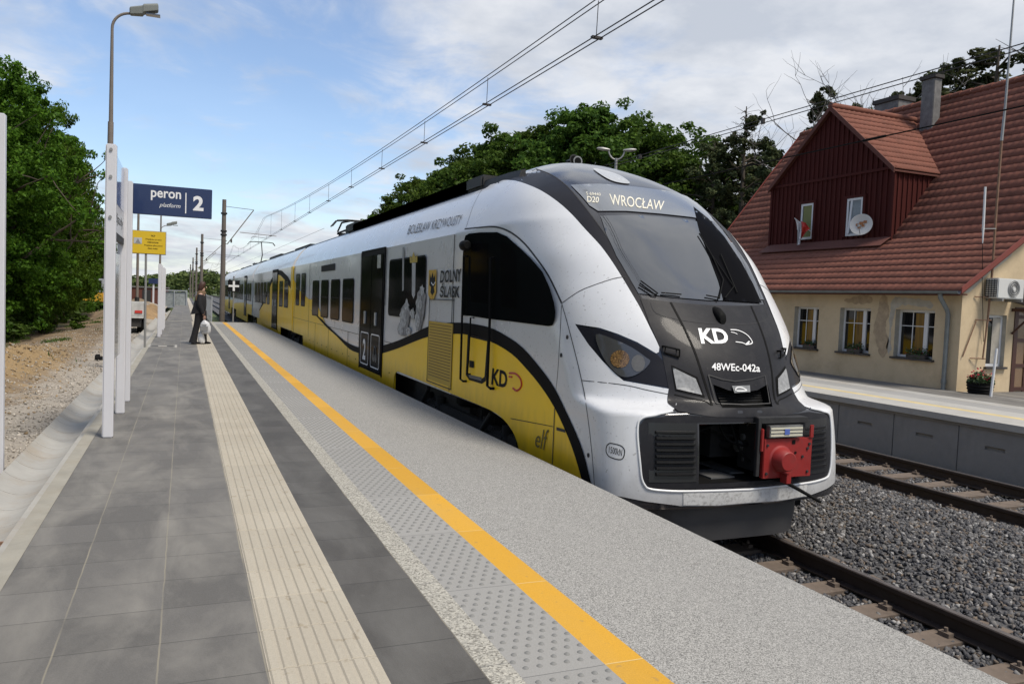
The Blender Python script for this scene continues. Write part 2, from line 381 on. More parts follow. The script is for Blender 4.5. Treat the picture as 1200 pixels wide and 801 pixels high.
M['bark'] = mat('bark', (0.07, 0.055, 0.04), 0.95, var=0.3, vs=6, bump=0.5, bs=12)
M['bark_dead'] = mat('bark_grey', (0.11, 0.10, 0.095), 0.95, var=0.2, vs=6)
M['truck_white'] = mat('truck_white', (0.52, 0.52, 0.5), 0.5, dirt=0.5, dscale=2)
M['machine_yellow'] = mat('machine_yellow', (0.5, 0.28, 0.02), 0.5, dirt=0.5, dscale=2)
M['barrier'] = mat('barrier_grey', (0.34, 0.36, 0.38), 0.5, metal=0.3)
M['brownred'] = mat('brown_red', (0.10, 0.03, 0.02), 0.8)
M['orange_mesh'] = mat('orange_sheet', (0.5, 0.22, 0.07), 0.8, var=0.2, vs=3)
def leafmat(name, col, tr=0.35, isl=0.45, hue=0.3):
    m_ = bpy.data.materials.new(name); m_.use_nodes = True; t = m_.node_tree; t.nodes.clear()
    g = N(t, 'ShaderNodeNewGeometry'); cr_ = N(t, 'ShaderNodeValToRGB'); t.links.new(g.outputs['Random Per Island'], cr_.inputs[0])
    e = cr_.color_ramp.elements; e[0].color = (*[c*(1-isl) for c in col], 1); e[1].color = (*[min(1, c*(1+isl)) for c in (col[0]*(1+hue), col[1], col[2])], 1)
    oi = N(t, 'ShaderNodeObjectInfo'); hs = N(t, 'ShaderNodeHueSaturation'); t.links.new(cr_.outputs[0], hs.inputs['Color'])
    t.links.new(mth(t, 'MULTIPLY_ADD', oi.outputs['Random'], 0.35, 0.82), hs.inputs['Value']); t.links.new(mth(t, 'MULTIPLY_ADD', oi.outputs['Random'], 0.03, 0.485), hs.inputs['Hue'])
    d = N(t, 'ShaderNodeBsdfDiffuse'); tr_ = N(t, 'ShaderNodeBsdfTranslucent'); mx = N(t, 'ShaderNodeMixShader'); mx.inputs[0].default_value = tr
    t.links.new(hs.outputs[0], d.inputs[0]); t.links.new(hs.outputs[0], tr_.inputs[0]); t.links.new(d.outputs[0], mx.inputs[1]); t.links.new(tr_.outputs[0], mx.inputs[2])
    gl = N(t, 'ShaderNodeBsdfGlossy'); gl.inputs['Roughness'].default_value = 0.45; gl.inputs[0].default_value = (0.8, 0.85, 0.9, 1)
    m2 = N(t, 'ShaderNodeMixShader'); m2.inputs[0].default_value = 0.006; t.links.new(mx.outputs[0], m2.inputs[1]); t.links.new(gl.outputs[0], m2.inputs[2])
    o = N(t, 'ShaderNodeOutputMaterial'); t.links.new(m2.outputs[0], o.inputs[0]); return m_
M['leaf'] = leafmat('locust_leaf', (0.052, 0.108, 0.018), tr=0.42)
M['leaf_left'] = leafmat('broad_leaf', (0.056, 0.128, 0.013), tr=0.42)
M['needle'] = leafmat('pine_needle', (0.055, 0.078, 0.034), tr=0.25)
M['leaf_far'] = leafmat('far_leaf', (0.075, 0.12, 0.04), tr=0.3)
M['bush'] = leafmat('bush_leaf', (0.05, 0.115, 0.022), tr=0.35)

def stonemat():
    m_ = bpy.data.materials.new('ballast_stone_mixed'); m_.use_nodes = True; t = m_.node_tree; b = t.nodes['Principled BSDF']; b.inputs['Roughness'].default_value = .85; b.inputs['Specular IOR Level'].default_value = .3
    g = N(t, 'ShaderNodeNewGeometry'); r_ = N(t, 'ShaderNodeValToRGB'); t.links.new(g.outputs['Random Per Island'], r_.inputs[0]); e = r_.color_ramp.elements
    e[0].position = 0; e[0].color = (.045, .045, .05, 1); e[1].position = 1; e[1].color = (.34, .33, .32, 1)
    for p, c in ((.35, (.085, .085, .09)), (.6, (.135, .133, .135)), (.72, (.15, .115, .085)), (.80, (.11, .105, .10)), (.93, (.21, .205, .20))): k = e.new(p); k.color = (*c, 1)
    tcn = N(t, 'ShaderNodeTexCoord'); n = N(t, 'ShaderNodeTexNoise'); n.inputs['Scale'].default_value = 60; n.inputs['Detail'].default_value = 4; t.links.new(tcn.outputs['Object'], n.inputs[0])
    s = N(t, 'ShaderNodeMix', data_type='RGBA', blend_type='MULTIPLY'); s.inputs[0].default_value = 1; t.links.new(r_.outputs[0], s.inputs[6]); t.links.new(mth(t, 'MULTIPLY_ADD', n.outputs[0], .9, .5), s.inputs[7]); t.links.new(s.outputs[2], b.inputs['Base Color'])
    return m_
M['stone'] = stonemat()
# brake dust and road dirt clinging to the lowest part of the yellow skirt
def grime(m_, z0, z1, col, amt):
    t = m_.node_tree; b = t.nodes['Principled BSDF']; src = b.inputs['Base Color'].links[0].from_socket
    tcn = N(t, 'ShaderNodeTexCoord'); sp = N(t, 'ShaderNodeSeparateXYZ'); t.links.new(tcn.outputs['Object'], sp.inputs[0])
    mp = N(t, 'ShaderNodeMapping'); mp.inputs['Scale'].default_value = (1, 2.2, .6); t.links.new(tcn.outputs['Object'], mp.inputs[0])
    n = N(t, 'ShaderNodeTexNoise'); n.inputs['Scale'].default_value = 3; n.inputs['Detail'].default_value = 8; n.inputs['Roughness'].default_value = .7; t.links.new(mp.outputs[0], n.inputs[0])
    zz_ = mth(t, 'ADD', sp.outputs[2], mth(t, 'MULTIPLY', n.outputs[0], -.9))
    r_ = N(t, 'ShaderNodeMapRange'); t.links.new(zz_, r_.inputs[0]); r_.inputs[1].default_value = z0; r_.inputs[2].default_value = z1; r_.inputs[3].default_value = amt; r_.inputs[4].default_value = 0
    x = N(t, 'ShaderNodeMix', data_type='RGBA'); t.links.new(r_.outputs[0], x.inputs[0]); t.links.new(src, x.inputs[6]); x.inputs[7].default_value = (*col, 1); t.links.new(x.outputs[2], b.inputs['Base Color'])
def specks(m_, scale, lo, amt, col):
    t = m_.node_tree; b = t.nodes['Principled BSDF']; src = b.inputs['Base Color'].links[0].from_socket
    tcn = N(t, 'ShaderNodeTexCoord'); n = N(t, 'ShaderNodeTexNoise'); n.inputs['Scale'].default_value = scale; n.inputs['Detail'].default_value = 3; t.links.new(tcn.outputs['Object'], n.inputs[0])
    r_ = N(t, 'ShaderNodeMapRange'); t.links.new(n.outputs[0], r_.inputs[0]); r_.inputs[1].default_value = lo; r_.inputs[2].default_value = lo+.05; r_.inputs[3].default_value = 0; r_.inputs[4].default_value = amt
    x = N(t, 'ShaderNodeMix', data_type='RGBA'); t.links.new(r_.outputs[0], x.inputs[0]); t.links.new(src, x.inputs[6]); x.inputs[7].default_value = (*col, 1); t.links.new(x.outputs[2], b.inputs['Base Color'])
specks(M['white_paint'], 34, .66, .5, (.2, .19, .18)); specks(M['hood'], 26, .68, .3, (.07, .068, .066))
grime(M['yellow'], .0, .75, (.16, .11, .04), .55); grime(M['white_paint'], -.1, .6, (.20, .19, .175), .6)
# --- paving materials (patterns in object space = world metres)
def tilemat(name, col, sx, sy, ox, oy, joint, jcol, var, rough, speck=None, stag=False, dust=0.35, dustcol=(0.30, 0.29, 0.27)):
    m_ = bpy.data.materials.new(name); m_.use_nodes = True; t = m_.node_tree; b = t.nodes['Principled BSDF']; b.inputs['Specular IOR Level'].default_value = 0.35
    tcn = N(t, 'ShaderNodeTexCoord'); sp = N(t, 'ShaderNodeSeparateXYZ'); t.links.new(tcn.outputs['Object'], sp.inputs[0])
    wn = N(t, 'ShaderNodeTexNoise'); wn.inputs['Scale'].default_value = 4; t.links.new(tcn.outputs['Object'], wn.inputs[0])
    u = mth(t, 'DIVIDE', mth(t, 'ADD', mth(t, 'ADD', sp.outputs[0], -ox), mth(t, 'MULTIPLY', wn.outputs[0], 0.012)), sx); fu = mth(t, 'FLOOR', u)
    v = mth(t, 'DIVIDE', mth(t, 'ADD', sp.outputs[1], -oy), sy)
    if stag: v = mth(t, 'ADD', v, mth(t, 'MULTIPLY', fu, 0.5))
    v = mth(t, 'ADD', v, mth(t, 'MULTIPLY', wn.outputs[0], 0.012))
    fv = mth(t, 'FLOOR', v)
    def edge(q, s):
        f = mth(t, 'FRACT', q); f = mth(t, 'MINIMUM', f, mth(t, 'SUBTRACT', 1.0, f)); return mth(t, 'MULTIPLY', f, s)
    ed = edge(v, sy); edu = edge(u, sx)
    jm = N(t, 'ShaderNodeMapRange'); t.links.new(ed, jm.inputs[0]); jm.inputs[1].default_value = joint*0.4; jm.inputs[2].default_value = joint; jm.inputs[3].default_value = 1; jm.inputs[4].default_value = 0
    cb = N(t, 'ShaderNodeCombineXYZ'); t.links.new(fu, cb.inputs[0]); t.links.new(fv, cb.inputs[1])
    wh = N(t, 'ShaderNodeTexWhiteNoise', noise_dimensions='2D'); t.links.new(cb.outputs[0], wh.inputs['Vector'])
    val = mth(t, 'MULTIPLY_ADD', wh.outputs[0], 2*var, 1-var)
    nz = N(t, 'ShaderNodeTexNoise'); nz.inputs['Scale'].default_value = 160; nz.inputs['Detail'].default_value = 3; t.links.new(tcn.outputs['Object'], nz.inputs[0])
    val = mth(t, 'MULTIPLY', val, mth(t, 'MULTIPLY_ADD', nz.outputs[0], 0.5, 0.75))
    sc = N(t, 'ShaderNodeVectorMath', operation='SCALE'); sc.inputs[0].default_value = col; t.links.new(val, sc.inputs['Scale']); cur = sc.outputs[0]
    if speck:
        vo = N(t, 'ShaderNodeTexVoronoi'); vo.inputs['Scale'].default_value = speck[0]; t.links.new(tcn.outputs['Object'], vo.inputs[0])
        sepc = N(t, 'ShaderNodeSeparateColor'); t.links.new(vo.outputs['Color'], sepc.inputs[0])
        ramp = N(t, 'ShaderNodeValToRGB'); t.links.new(sepc.outputs[0], ramp.inputs[0]); ramp.color_ramp.interpolation = 'LINEAR'
        e = ramp.color_ramp.elements; e[0].position = 0.0; e[0].color = (*speck[1], 1); e[1].position = 1.0; e[1].color = (*speck[3], 1)
        k = e.new(0.35); k.color = (*speck[2], 1)
        x = N(t, 'ShaderNodeMix', data_type='RGBA', blend_type='MULTIPLY'); x.inputs[0].default_value = 1; t.links.new(ramp.outputs[0], x.inputs[6]); t.links.new(mth(t, 'MULTIPLY_ADD', val, 0.5, 0.5), x.inputs[7]); cur = x.outputs[2]
    dn = N(t, 'ShaderNodeTexNoise'); dn.inputs['Scale'].default_value = 0.9; dn.inputs['Detail'].default_value = 9; dn.inputs['Roughness'].default_value = 0.62; dn.inputs['Distortion'].default_value = 0.4
    mp = N(t, 'ShaderNodeMapping'); mp.inputs['Scale'].default_value = (2.6, 1.0, 1); t.links.new(tcn.outputs['Object'], mp.inputs[0]); t.links.new(mp.outputs[0], dn.inputs[0])
    dm = N(t, 'ShaderNodeMapRange'); t.links.new(dn.outputs[0], dm.inputs[0]); dm.inputs[1].default_value = 0.42; dm.inputs[2].default_value = 0.72; dm.inputs[3].default_value = 0; dm.inputs[4].default_value = dust
    x = N(t, 'ShaderNodeMix', data_type='RGBA'); t.links.new(dm.outputs[0], x.inputs[0]); t.links.new(cur, x.inputs[6]); x.inputs[7].default_value = (*dustcol, 1); cur = x.outputs[2]
    # splashes of pale grout / chewing gum marks
    vo2 = N(t, 'ShaderNodeTexVoronoi'); vo2.inputs['Scale'].default_value = 2.3; t.links.new(tcn.outputs['Object'], vo2.inputs[0])
    sm = N(t, 'ShaderNodeMapRange'); t.links.new(vo2.outputs['Distance'], sm.inputs[0]); sm.inputs[1].default_value = 0.02; sm.inputs[2].default_value = 0.06; sm.inputs[3].default_value = 0.4 if dust > 0.2 else 0.1; sm.inputs[4].default_value = 0
    x = N(t, 'ShaderNodeMix', data_type='RGBA'); t.links.new(mth(t, 'MULTIPLY', sm.outputs[0], nz.outputs[0]), x.inputs[0]); t.links.new(cur, x.inputs[6]); x.inputs[7].default_value = (0.42, 0.41, 0.38, 1); cur = x.outputs[2]
    if joint > 0:
        x = N(t, 'ShaderNodeMix', data_type='RGBA'); t.links.new(mth(t, 'MULTIPLY', jm.outputs[0], 0.8), x.inputs[0]); t.links.new(cur, x.inputs[6]); x.inputs[7].default_value = (*jcol, 1); cur = x.outputs[2]
    if joint > 0 and sx < 50:
        j2 = N(t, 'ShaderNodeMapRange'); t.links.new(edu, j2.inputs[0]); j2.inputs[1].default_value = joint*0.6; j2.inputs[2].default_value = joint*1.5; j2.inputs[3].default_value = 1; j2.inputs[4].default_value = 0
        jn = N(t, 'ShaderNodeTexNoise'); jn.inputs['Scale'].default_value = 1.7; jn.inputs['Detail'].default_value = 4; t.links.new(tcn.outputs['Object'], jn.inputs[0])
        x = N(t, 'ShaderNodeMix', data_type='RGBA'); t.links.new(mth(t, 'MULTIPLY', j2.outputs[0], mth(t, 'MULTIPLY_ADD', jn.outputs[0], 2.4, -0.6, clamp=True)), x.inputs[0]); t.links.new(cur, x.inputs[6]); x.inputs[7].default_value = (0.26, 0.235, 0.18, 1); cur = x.outputs[2]
    t.links.new(cur, b.inputs['Base Color'])
    b.inputs['Roughness'].default_value = rough
    bp = N(t, 'ShaderNodeBump'); bp.inputs['Strength'].default_value = 0.5; bp.inputs['Distance'].default_value = 0.004
    t.links.new(mth(t, 'SUBTRACT', mth(t, 'MULTIPLY', nz.outputs[0], 0.5), jm.outputs[0]), bp.inputs['Height']); t.links.new(bp.outputs[0], b.inputs['Normal'])
    return m_
M['paver'] = tilemat('dark_paver', (0.116, 0.111, 0.104), 0.43, 0.42, -0.93, 0.05, 0.0035, (0.055, 0.054, 0.05), 0.13, 0.75, dust=0.85, dustcol=(0.225, 0.214, 0.192))
M['paver_dark'] = tilemat('darker_paver', (0.072, 0.068, 0.063), 0.43, 0.42, 0.81, 0.13, 0.0035, (0.03, 0.03, 0.03), 0.14, 0.72, dust=0.6, dustcol=(0.15, 0.146, 0.136))
M['aggregate'] = tilemat('exposed_aggregate', (0.3, 0.3, 0.3), 1000, 1000, -500, -500.0, 0.0, (0.1, 0.1, 0.1), 0.0, 0.85, speck=(210, (0.10, 0.098, 0.093), (0.23, 0.225, 0.212), (0.42, 0.41, 0.385)), dust=0.25, dustcol=(0.29, 0.285, 0.27))
M['agg_strip'] = tilemat('aggregate_strip', (0.3, 0.3, 0.3), 1000, 1.05, -500, 0.02, 0.004, (0.12, 0.12, 0.12), 0.0, 0.85, speck=(110, (0.13, 0.12, 0.10), (0.28, 0.27, 0.24), (0.46, 0.44, 0.38)), dust=0.1)
M['dome'] = tilemat('dome_tile', (0.275, 0.27, 0.258), 1000, 1.05, -500, 0.92, 0.004, (0.12, 0.12, 0.12), 0.04, 0.8, dust=0.12, dustcol=(0.29, 0.285, 0.27))
M['yellow_line'] = tilemat('yellow_slab', (0.56, 0.30, 0.028), 1000, 1.05, -500, 0.92, 0.006, (0.58, 0.44, 0.20), 0.08, 0.7, dust=0.25, dustcol=(0.40, 0.29, 0.12))
M['guide'] = tilemat('guide_tile', (0.385, 0.35, 0.285), 1000, 0.42, -500, 0.05, 0.004, (0.22, 0.19, 0.15), 0.05, 0.8, dust=0.35, dustcol=(0.30, 0.26, 0.20))

specks(M['aggregate'], 9, .69, .35, (.13, .12, .11)); specks(M['yellow_line'], 22, .66, .5, (.30, .2, .08)); specks(M['guide'], 12, .64, .35, (.2, .15, .09))
# earth
def earthmat():
    m_ = bpy.data.materials.new('earth'); m_.use_nodes = True; t = m_.node_tree; b = t.nodes['Principled BSDF']; b.inputs['Roughness'].default_value = 0.95; b.inputs['Specular IOR Level'].default_value = 0.2
    tcn = N(t, 'ShaderNodeTexCoord'); sp = N(t, 'ShaderNodeSeparateXYZ'); t.links.new(tcn.outputs['Object'], sp.inputs[0])
    def nz(s, d=6, r=0.6):
        n = N(t, 'ShaderNodeTexNoise'); n.inputs['Scale'].default_value = s; n.inputs['Detail'].default_value = d; n.inputs['Roughness'].default_value = r; t.links.new(tcn.outputs['Object'], n.inputs[0]); return n.outputs[0]
    a = nz(0.35); c = nz(2.2); d = nz(26, 4, 0.7)
    rp = N(t, 'ShaderNodeValToRGB'); t.links.new(mth(t, 'ADD', mth(t, 'MULTIPLY', a, 0.6), mth(t, 'MULTIPLY', c, 0.4)), rp.inputs[0])
    e = rp.color_ramp.elements; e[0].position = 0.35; e[0].color = (0.12, 0.085, 0.052, 1); e[1].position = 0.66; e[1].color = (0.31, 0.225, 0.125, 1); k = e.new(0.5); k.color = (0.19, 0.14, 0.09, 1)
    # grey gravel close to the gutter
    gx = mth(t, 'ADD', mth(t, 'MULTIPLY', sp.outputs[0], -1), mth(t, 'MULTIPLY', c, 2.2))
    gm = N(t, 'ShaderNodeMapRange', interpolation_type='SMOOTHSTEP'); t.links.new(gx, gm.inputs[0]); gm.inputs[1].default_value = 3.1; gm.inputs[2].default_value = 3.9; gm.inputs[3].default_value = 1; gm.inputs[4].default_value = 0
    x = N(t, 'ShaderNodeMix', data_type='RGBA'); t.links.new(gm.outputs[0], x.inputs[0]); t.links.new(rp.outputs[0], x.inputs[6]); x.inputs[7].default_value = (0.33, 0.295, 0.25, 1)
    # heap of yellow sand dug out beside the gravel
    def gauss(o, c_, s_): q = mth(t, 'DIVIDE', mth(t, 'SUBTRACT', o, c_), s_); return mth(t, 'MULTIPLY', q, q)
    sd_ = mth(t, 'ADD', mth(t, 'ADD', gauss(sp.outputs[0], -3.2, 0.75), gauss(sp.outputs[1], 19.0, 6.0)), mth(t, 'MULTIPLY', mth(t, 'SUBTRACT', c, 0.5), 3.5))
    sm_ = N(t, 'ShaderNodeMapRange', interpolation_type='SMOOTHSTEP'); t.links.new(sd_, sm_.inputs[0]); sm_.inputs[1].default_value = 0.5; sm_.inputs[2].default_value = 1.3; sm_.inputs[3].default_value = 1; sm_.inputs[4].default_value = 0
    xs_ = N(t, 'ShaderNodeMix', data_type='RGBA'); t.links.new(sm_.outputs[0], xs_.inputs[0]); t.links.new(x.outputs[2], xs_.inputs[6]); xs_.inputs[7].default_value = (0.27, 0.19, 0.10, 1); x = xs_
    # green away from the works
    gg = mth(t, 'ADD', mth(t, 'ADD', mth(t, 'MULTIPLY', sp.outputs[0], -1.0), mth(t, 'MULTIPLY', a, 5.0)), mth(t, 'MULTIPLY', c, 1.5))
    hm = N(t, 'ShaderNodeMapRange', interpolation_type='SMOOTHSTEP'); t.links.new(gg, hm.inputs[0]); hm.inputs[1].default_value = 9.4; hm.inputs[2].default_value = 10.4
    farg = N(t, 'ShaderNodeMapRange', interpolation_type='SMOOTHSTEP'); t.links.new(sp.outputs[1], farg.inputs[0]); farg.inputs[1].default_value = 75; farg.inputs[2].default_value = 95
    x2 = N(t, 'ShaderNodeMix', data_type='RGBA'); t.links.new(mth(t, 'MAXIMUM', hm.outputs[0], mth(t, 'MULTIPLY', farg.outputs[0], 0.75)), x2.inputs[0]); t.links.new(x.outputs[2], x2.inputs[6]); x2.inputs[7].default_value = (0.075, 0.105, 0.028, 1)
    s = N(t, 'ShaderNodeMix', data_type='RGBA', blend_type='MULTIPLY'); s.inputs[0].default_value = 1; t.links.new(x2.outputs[2], s.inputs[6]); t.links.new(mth(t, 'MULTIPLY_ADD', d, 1.2, 0.4), s.inputs[7])
    t.links.new(s.outputs[2], b.inputs['Base Color'])
    bp = N(t, 'ShaderNodeBump'); bp.inputs['Strength'].default_value = 0.8; bp.inputs['Distance'].default_value = 0.03; t.links.new(d, bp.inputs['Height']); t.links.new(bp.outputs[0], b.inputs['Normal'])
    return m_
M['earth'] = earthmat()
M['grass'] = mat('far_grass', (0.075, 0.10, 0.032), 0.95, var=0.4, vs=0.15)
# ------------------------------------------------------------------ ground, platforms, tracks
def strip(name, x0, x1, y0, y1, z, thick, mt):
    g = MB().box(x0, x1, y0, y1, z-thick, z); return struct(obj(name, g, mt))
def fbm(x, y, s, seed=0.0, o=4):
    v = 0; a = 1; n = 0
    for i in range(o): v += a*noise.noise(Vector((x*s+seed, y*s-seed, seed*0.37))); n += a; a *= 0.5; s *= 2.1
    return v/n
struct(obj('ground', ([(-1500, -300, -0.5), (1500, -300, -0.5), (1500, 2500, -0.5), (-1500, 2500, -0.5)], [(0, 1, 2, 3)]), M['grass']))
PZ = 0.76
PX = 0  # platform 2, this side
strip('platform_body', -0.86, 3.40, -3, 42.2, PZ-0.05, 1.2, M['wallblock'])
strip('platform_paving', -0.86, 0.36, -3, 42.2, PZ, 0.05, M['paver'])
strip('platform_paving', 0.83, 1.235, -3, 42.2, PZ, 0.05, M['paver_dark'])
strip('platform_paving', 1.235, 1.375, -3, 42.2, PZ+0.001, 0.05, M['agg_strip'])
strip('platform_paving', 1.985, 3.44, -3, 42.2, PZ, 0.12, M['aggregate'])
strip('yellow_safety_line', 1.785, 1.985, -3, 42.2, PZ+0.001, 0.05, M['yellow_line'])
# guide strip with raised bars
g = MB(); g.box(0.36, 0.83, -3, 42.2, PZ-0.05, PZ)
y = 0.05 - 0.42*7
nb = 8; 
while y < 42.0:
    for k in range(nb):
        xc = 0.36 + 0.47*(k+0.5)/nb; wdt = 0.017; y0, y1 = y+0.004, min(y+0.416, 42.19)
        g.add([(xc-wdt-0.007, y0, PZ+0.0005), (xc+wdt+0.007, y0, PZ+0.0005), (xc+wdt, y0+0.004, PZ+0.0055), (xc-wdt, y0+0.004, PZ+0.0055), (xc-wdt-0.007, y1, PZ+0.0005), (xc+wdt+0.007, y1, PZ+0.0005), (xc+wdt, y1-0.004, PZ+0.0055), (xc-wdt, y1-0.004, PZ+0.0055)],
              [(3, 2, 6, 7), (0, 3, 7, 4), (2, 1, 5, 6), (0, 1, 2, 3), (7, 6, 5, 4)])
    y += 0.42
struct(obj('tactile_guide_strip', g, M['guide'], fixn=False))
# warning domes
V = [(1.375, -3, PZ+0.001), (1.785, -3, PZ+0.001), (1.785, 42.2, PZ+0.001), (1.375, 42.2, PZ+0.001)]; Fq = [(0, 1, 2, 3)]
j = 0; yy = 1.8
while yy < 40:
    for k in range(6):
        xc = 1.375 + 0.41*(k+0.5)/6 + (0.017 if j % 2 else -0.017)
        if (yy-0.92) % 1.05 < 0.03 or (yy-0.92) % 1.05 > 1.02: continue
        n = len(V); R1, R2 = 0.0155, 0.009
        for q in range(8): V.append((xc+R1*cos(q*pi/4), yy+R1*sin(q*pi/4), PZ+0.0014))
        for q in range(8): V.append((xc+R2*cos(q*pi/4), yy+R2*sin(q*pi/4), PZ+0.0075))
        for q in range(8): Fq.append((n+q, n+(q+1) % 8, n+8+(q+1) % 8, n+8+q))
        Fq += [(n+8, n+9, n+10, n+11), (n+8, n+11, n+12, n+15), (n+12, n+13, n+14, n+15)]
    yy += 0.068; j += 1
o = mesh_np('tactile_warning_strip', V, Fq, M['dome']); struct(o); o.data.materials.append(mat('dome_shaded', (0.185, 0.185, 0.178), 0.8)); mi = np.ones(len(Fq), np.int32); mi[0] = 0; o.data.polygons.foreach_set('material_index', mi)  # domes coloured darker in place of relief shading under the soft sun
# kerb, ledge and curved gutter on the left
strip('platform_kerb', -0.975, -0.862, -3, 62, PZ+0.001, 0.35, M['kerb'])
strip('gutter_edge', -1.035, -0.977, -3, 62, PZ-0.035, 0.3, M['gutter'])
g = MB(); prof = []
for k in range(13):
    t = k/12; prof.append((-1.037 - 0.40*t, PZ - 0.075 - 0.085*sin(pi*t)**0.8 + 0.035*t))
prof = [(-1.037, PZ-0.33)] + prof + [(-1.437, PZ-0.33)]
y = -3.0
while y < 62:
    if not (5.38 < y+0.25 < 6.05):
        g.loft([[(px_, y+0.004, pz_) for px_, pz_ in prof], [(px_, y+0.496, pz_) for px_, pz_ in prof]])
    y += 0.5
struct(obj('drainage_gutter', g, M['gutter'], smooth=True, angle=30))
t_ = thing('drain_grate', 'rusty brown slotted grate set in the concrete gutter left of the platform', 'drain grate', (-1.23, 5.75, 0.62))
g = MB(); g.box(-1.43, -1.04, 5.5, 5.53, 0.60, 0.665); g.box(-1.43, -1.04, 5.97, 6.0, 0.60, 0.665); g.box(-1.43, -1.40, 5.53, 5.97, 0.60, 0.665); g.box(-1.07, -1.04, 5.53, 5.97, 0.60, 0.665)
obj('grate_frame', g, M['rust'], t_, bevel=0.004)
for k in range(9): obj('grate_bar', MB().box(-1.40, -1.07, 5.545+k*0.048, 5.57+k*0.048, 0.605, 0.655), M['rust'], t_)
obj('sump', MB().box(-1.4, -1.07, 5.53, 5.97, 0.50, 0.58), M['rubber'], t_)
# hatch frame flush with paving
t_ = thing('inspection_cover', 'pale flush rectangular frame of an inspection cover let into the dark paving', 'inspection cover', (-0.54, 23.8, PZ))
g = MB()
for b in ((-0.90, -0.16, 23.3, 23.36), (-0.90, -0.16, 24.3, 24.36), (-0.90+0.0, -0.84, 23.36, 24.3), (-0.22, -0.16, 23.36, 24.3)): g.box(b[0], b[1], b[2], b[3], PZ-0.02, PZ+0.006)
obj('frame', g, M['gutter'], t_); obj('cover', MB().box(-0.80, -0.26, 23.42, 24.24, PZ-0.02, PZ+0.005), M['paver_dark'], t_)
obj('cover_plate', MB().box(-0.64, -0.42, 23.6, 23.95, PZ+0.001, PZ+0.008), M['gutter'], t_)
# end of wide platform and narrower path beyond
strip('platform_end_edge', -0.86, 3.40, 42.202, 42.5, PZ+0.001, 1.2, M['kerb'])
def sheet(name, pts, z0, mt): 
    return struct(obj(name, MB().prism([(x, y, z0) for x, y in pts], (0, 0, -1.2)), mt))
sheet('path', [(-0.80, 42.51), (0.42, 42.51), (0.38, 150), (-0.80, 150)], PZ-0.004, M['paver'])
sheet('path', [(0.424, 42.51), (0.80, 42.51), (0.80, 150), (0.384, 150)], PZ-0.002, M['guide'])
sheet('path', [(0.804, 42.51), (1.22, 42.51), (1.22, 150), (0.804, 150)], PZ-0.004, M['paver_dark'])
# earth to the left
def earth_h(x, y):
    d = -1.44 - x
    h = 0.62 - 0.12*min(d/3, 1) + 0.10*fbm(x, y, 0.5, 3.1) + 0.035*fbm(x, y, 3.0, 9.2)
    h += 0.36*math.exp(-((x+3.2)/0.6)**2)*math.exp(-((y-19)/5.0)**2)*(1+1.0*fbm(x, y, 1.7, 5))   # heap of sandy spoil
    h += 0.35*math.exp(-((x+4.4)/0.9)**2)*math.exp(-((y-20)/6)**2)*(1+0.8*fbm(x, y, 1.1, 8))
    h -= 0.45*math.exp(-((x+6.5)/2.2)**2)*(1 if y < 60 else 0.2)
    h += 0.9*max(0, min(1, (y-44)/10))*math.exp(-((x+3.2)/1.6)**2)*math.exp(-((y-62)/14)**2)*(1+0.5*fbm(x, y, 0.8, 2))
    h += 0.12*fbm(x, y, 1.1, 7.7)*min(1, d)
    if d < 0.25: h = h*(d/0.25) + 0.60*(1-d/0.25)
    return h
V = []; Fq = []
ys = [-3 + 0.16*i for i in range(150)]; 
while ys[-1] < 170: ys.append(ys[-1]*1.022+0.05)
xs = [-1.44]
while xs[-1] > -70: xs.append(xs[-1] - (0.12 + 0.045*max(0, (-xs[-1]-3))))
for y in ys:
    for x in xs: V.append((x, y, earth_h(x, y)))
nx = len(xs)
for i in range(len(ys)-1):
    for k in range(nx-1): Fq.append((i*nx+k, i*nx+k+1, (i+1)*nx+k+1, (i+1)*nx+k))
struct(mesh_np('earth', V, Fq, M['earth'], smooth=True))
# ------------------------------------------------------------------ tracks
T1, T2 = 5.08, 10.45
def bal_h(x, y):
    def shoulder(c): return -0.20 - 0.0*abs(x-c)
    d1 = abs(x-T1); d2 = abs(x-T2); h = -0.20
    mid = (x-7.95)/1.35
    h += 0.20*math.exp(-mid**4)*(0.8+0.5*fbm(x, y, 0.7, 2.2))
    if x > 12: h = -0.25
    for c in (T1, T2):
        if abs(x-c) < 0.72: h = -0.215
    return h + 0.035*fbm(x, y, 1.6, 4.4)
V = []; Fq = []; xs = [3.38+0.13*i for i in range(67)]; ys = [-3+0.2*i for i in range(150)]
while ys[-1] < 400: ys.append(ys[-1]*1.03)
for y in ys:
    for x in xs: V.append((x, y, bal_h(x, y)))
nx = len(xs)
for i in range(len(ys)-1):
    for k in range(nx-1): Fq.append((i*nx+k, i*nx+k+1, (i+1)*nx+k+1, (i+1)*nx+k))
struct(mesh_np('ballast_bed', V, Fq, M['ballast'], smooth=True))
def proto_stone(seed):
    r = random.Random(seed); bm = bmesh.new(); sc = (r.uniform(.85, 1.35), r.uniform(.65, 1.05), r.uniform(.5, .8))
    for k in range(10):
        d = Vector((r.gauss(0, 1), r.gauss(0, 1), r.gauss(0, 1))).normalized()*r.uniform(.85, 1.15); bm.verts.new((d.x*sc[0], d.y*sc[1], d.z*sc[2]))
    h = bmesh.ops.convex_hull(bm, input=bm.verts[:]); bmesh.ops.delete(bm, geom=[v for v in bm.verts if not v.link_faces], context='VERTS')
    bmesh.ops.triangulate(bm, faces=bm.faces[:]); bm.verts.index_update()
    a = np.array([v.co[:] for v in bm.verts]); f = np.array([[v.index for v in q.verts] for q in bm.faces]); bm.free(); return a, f
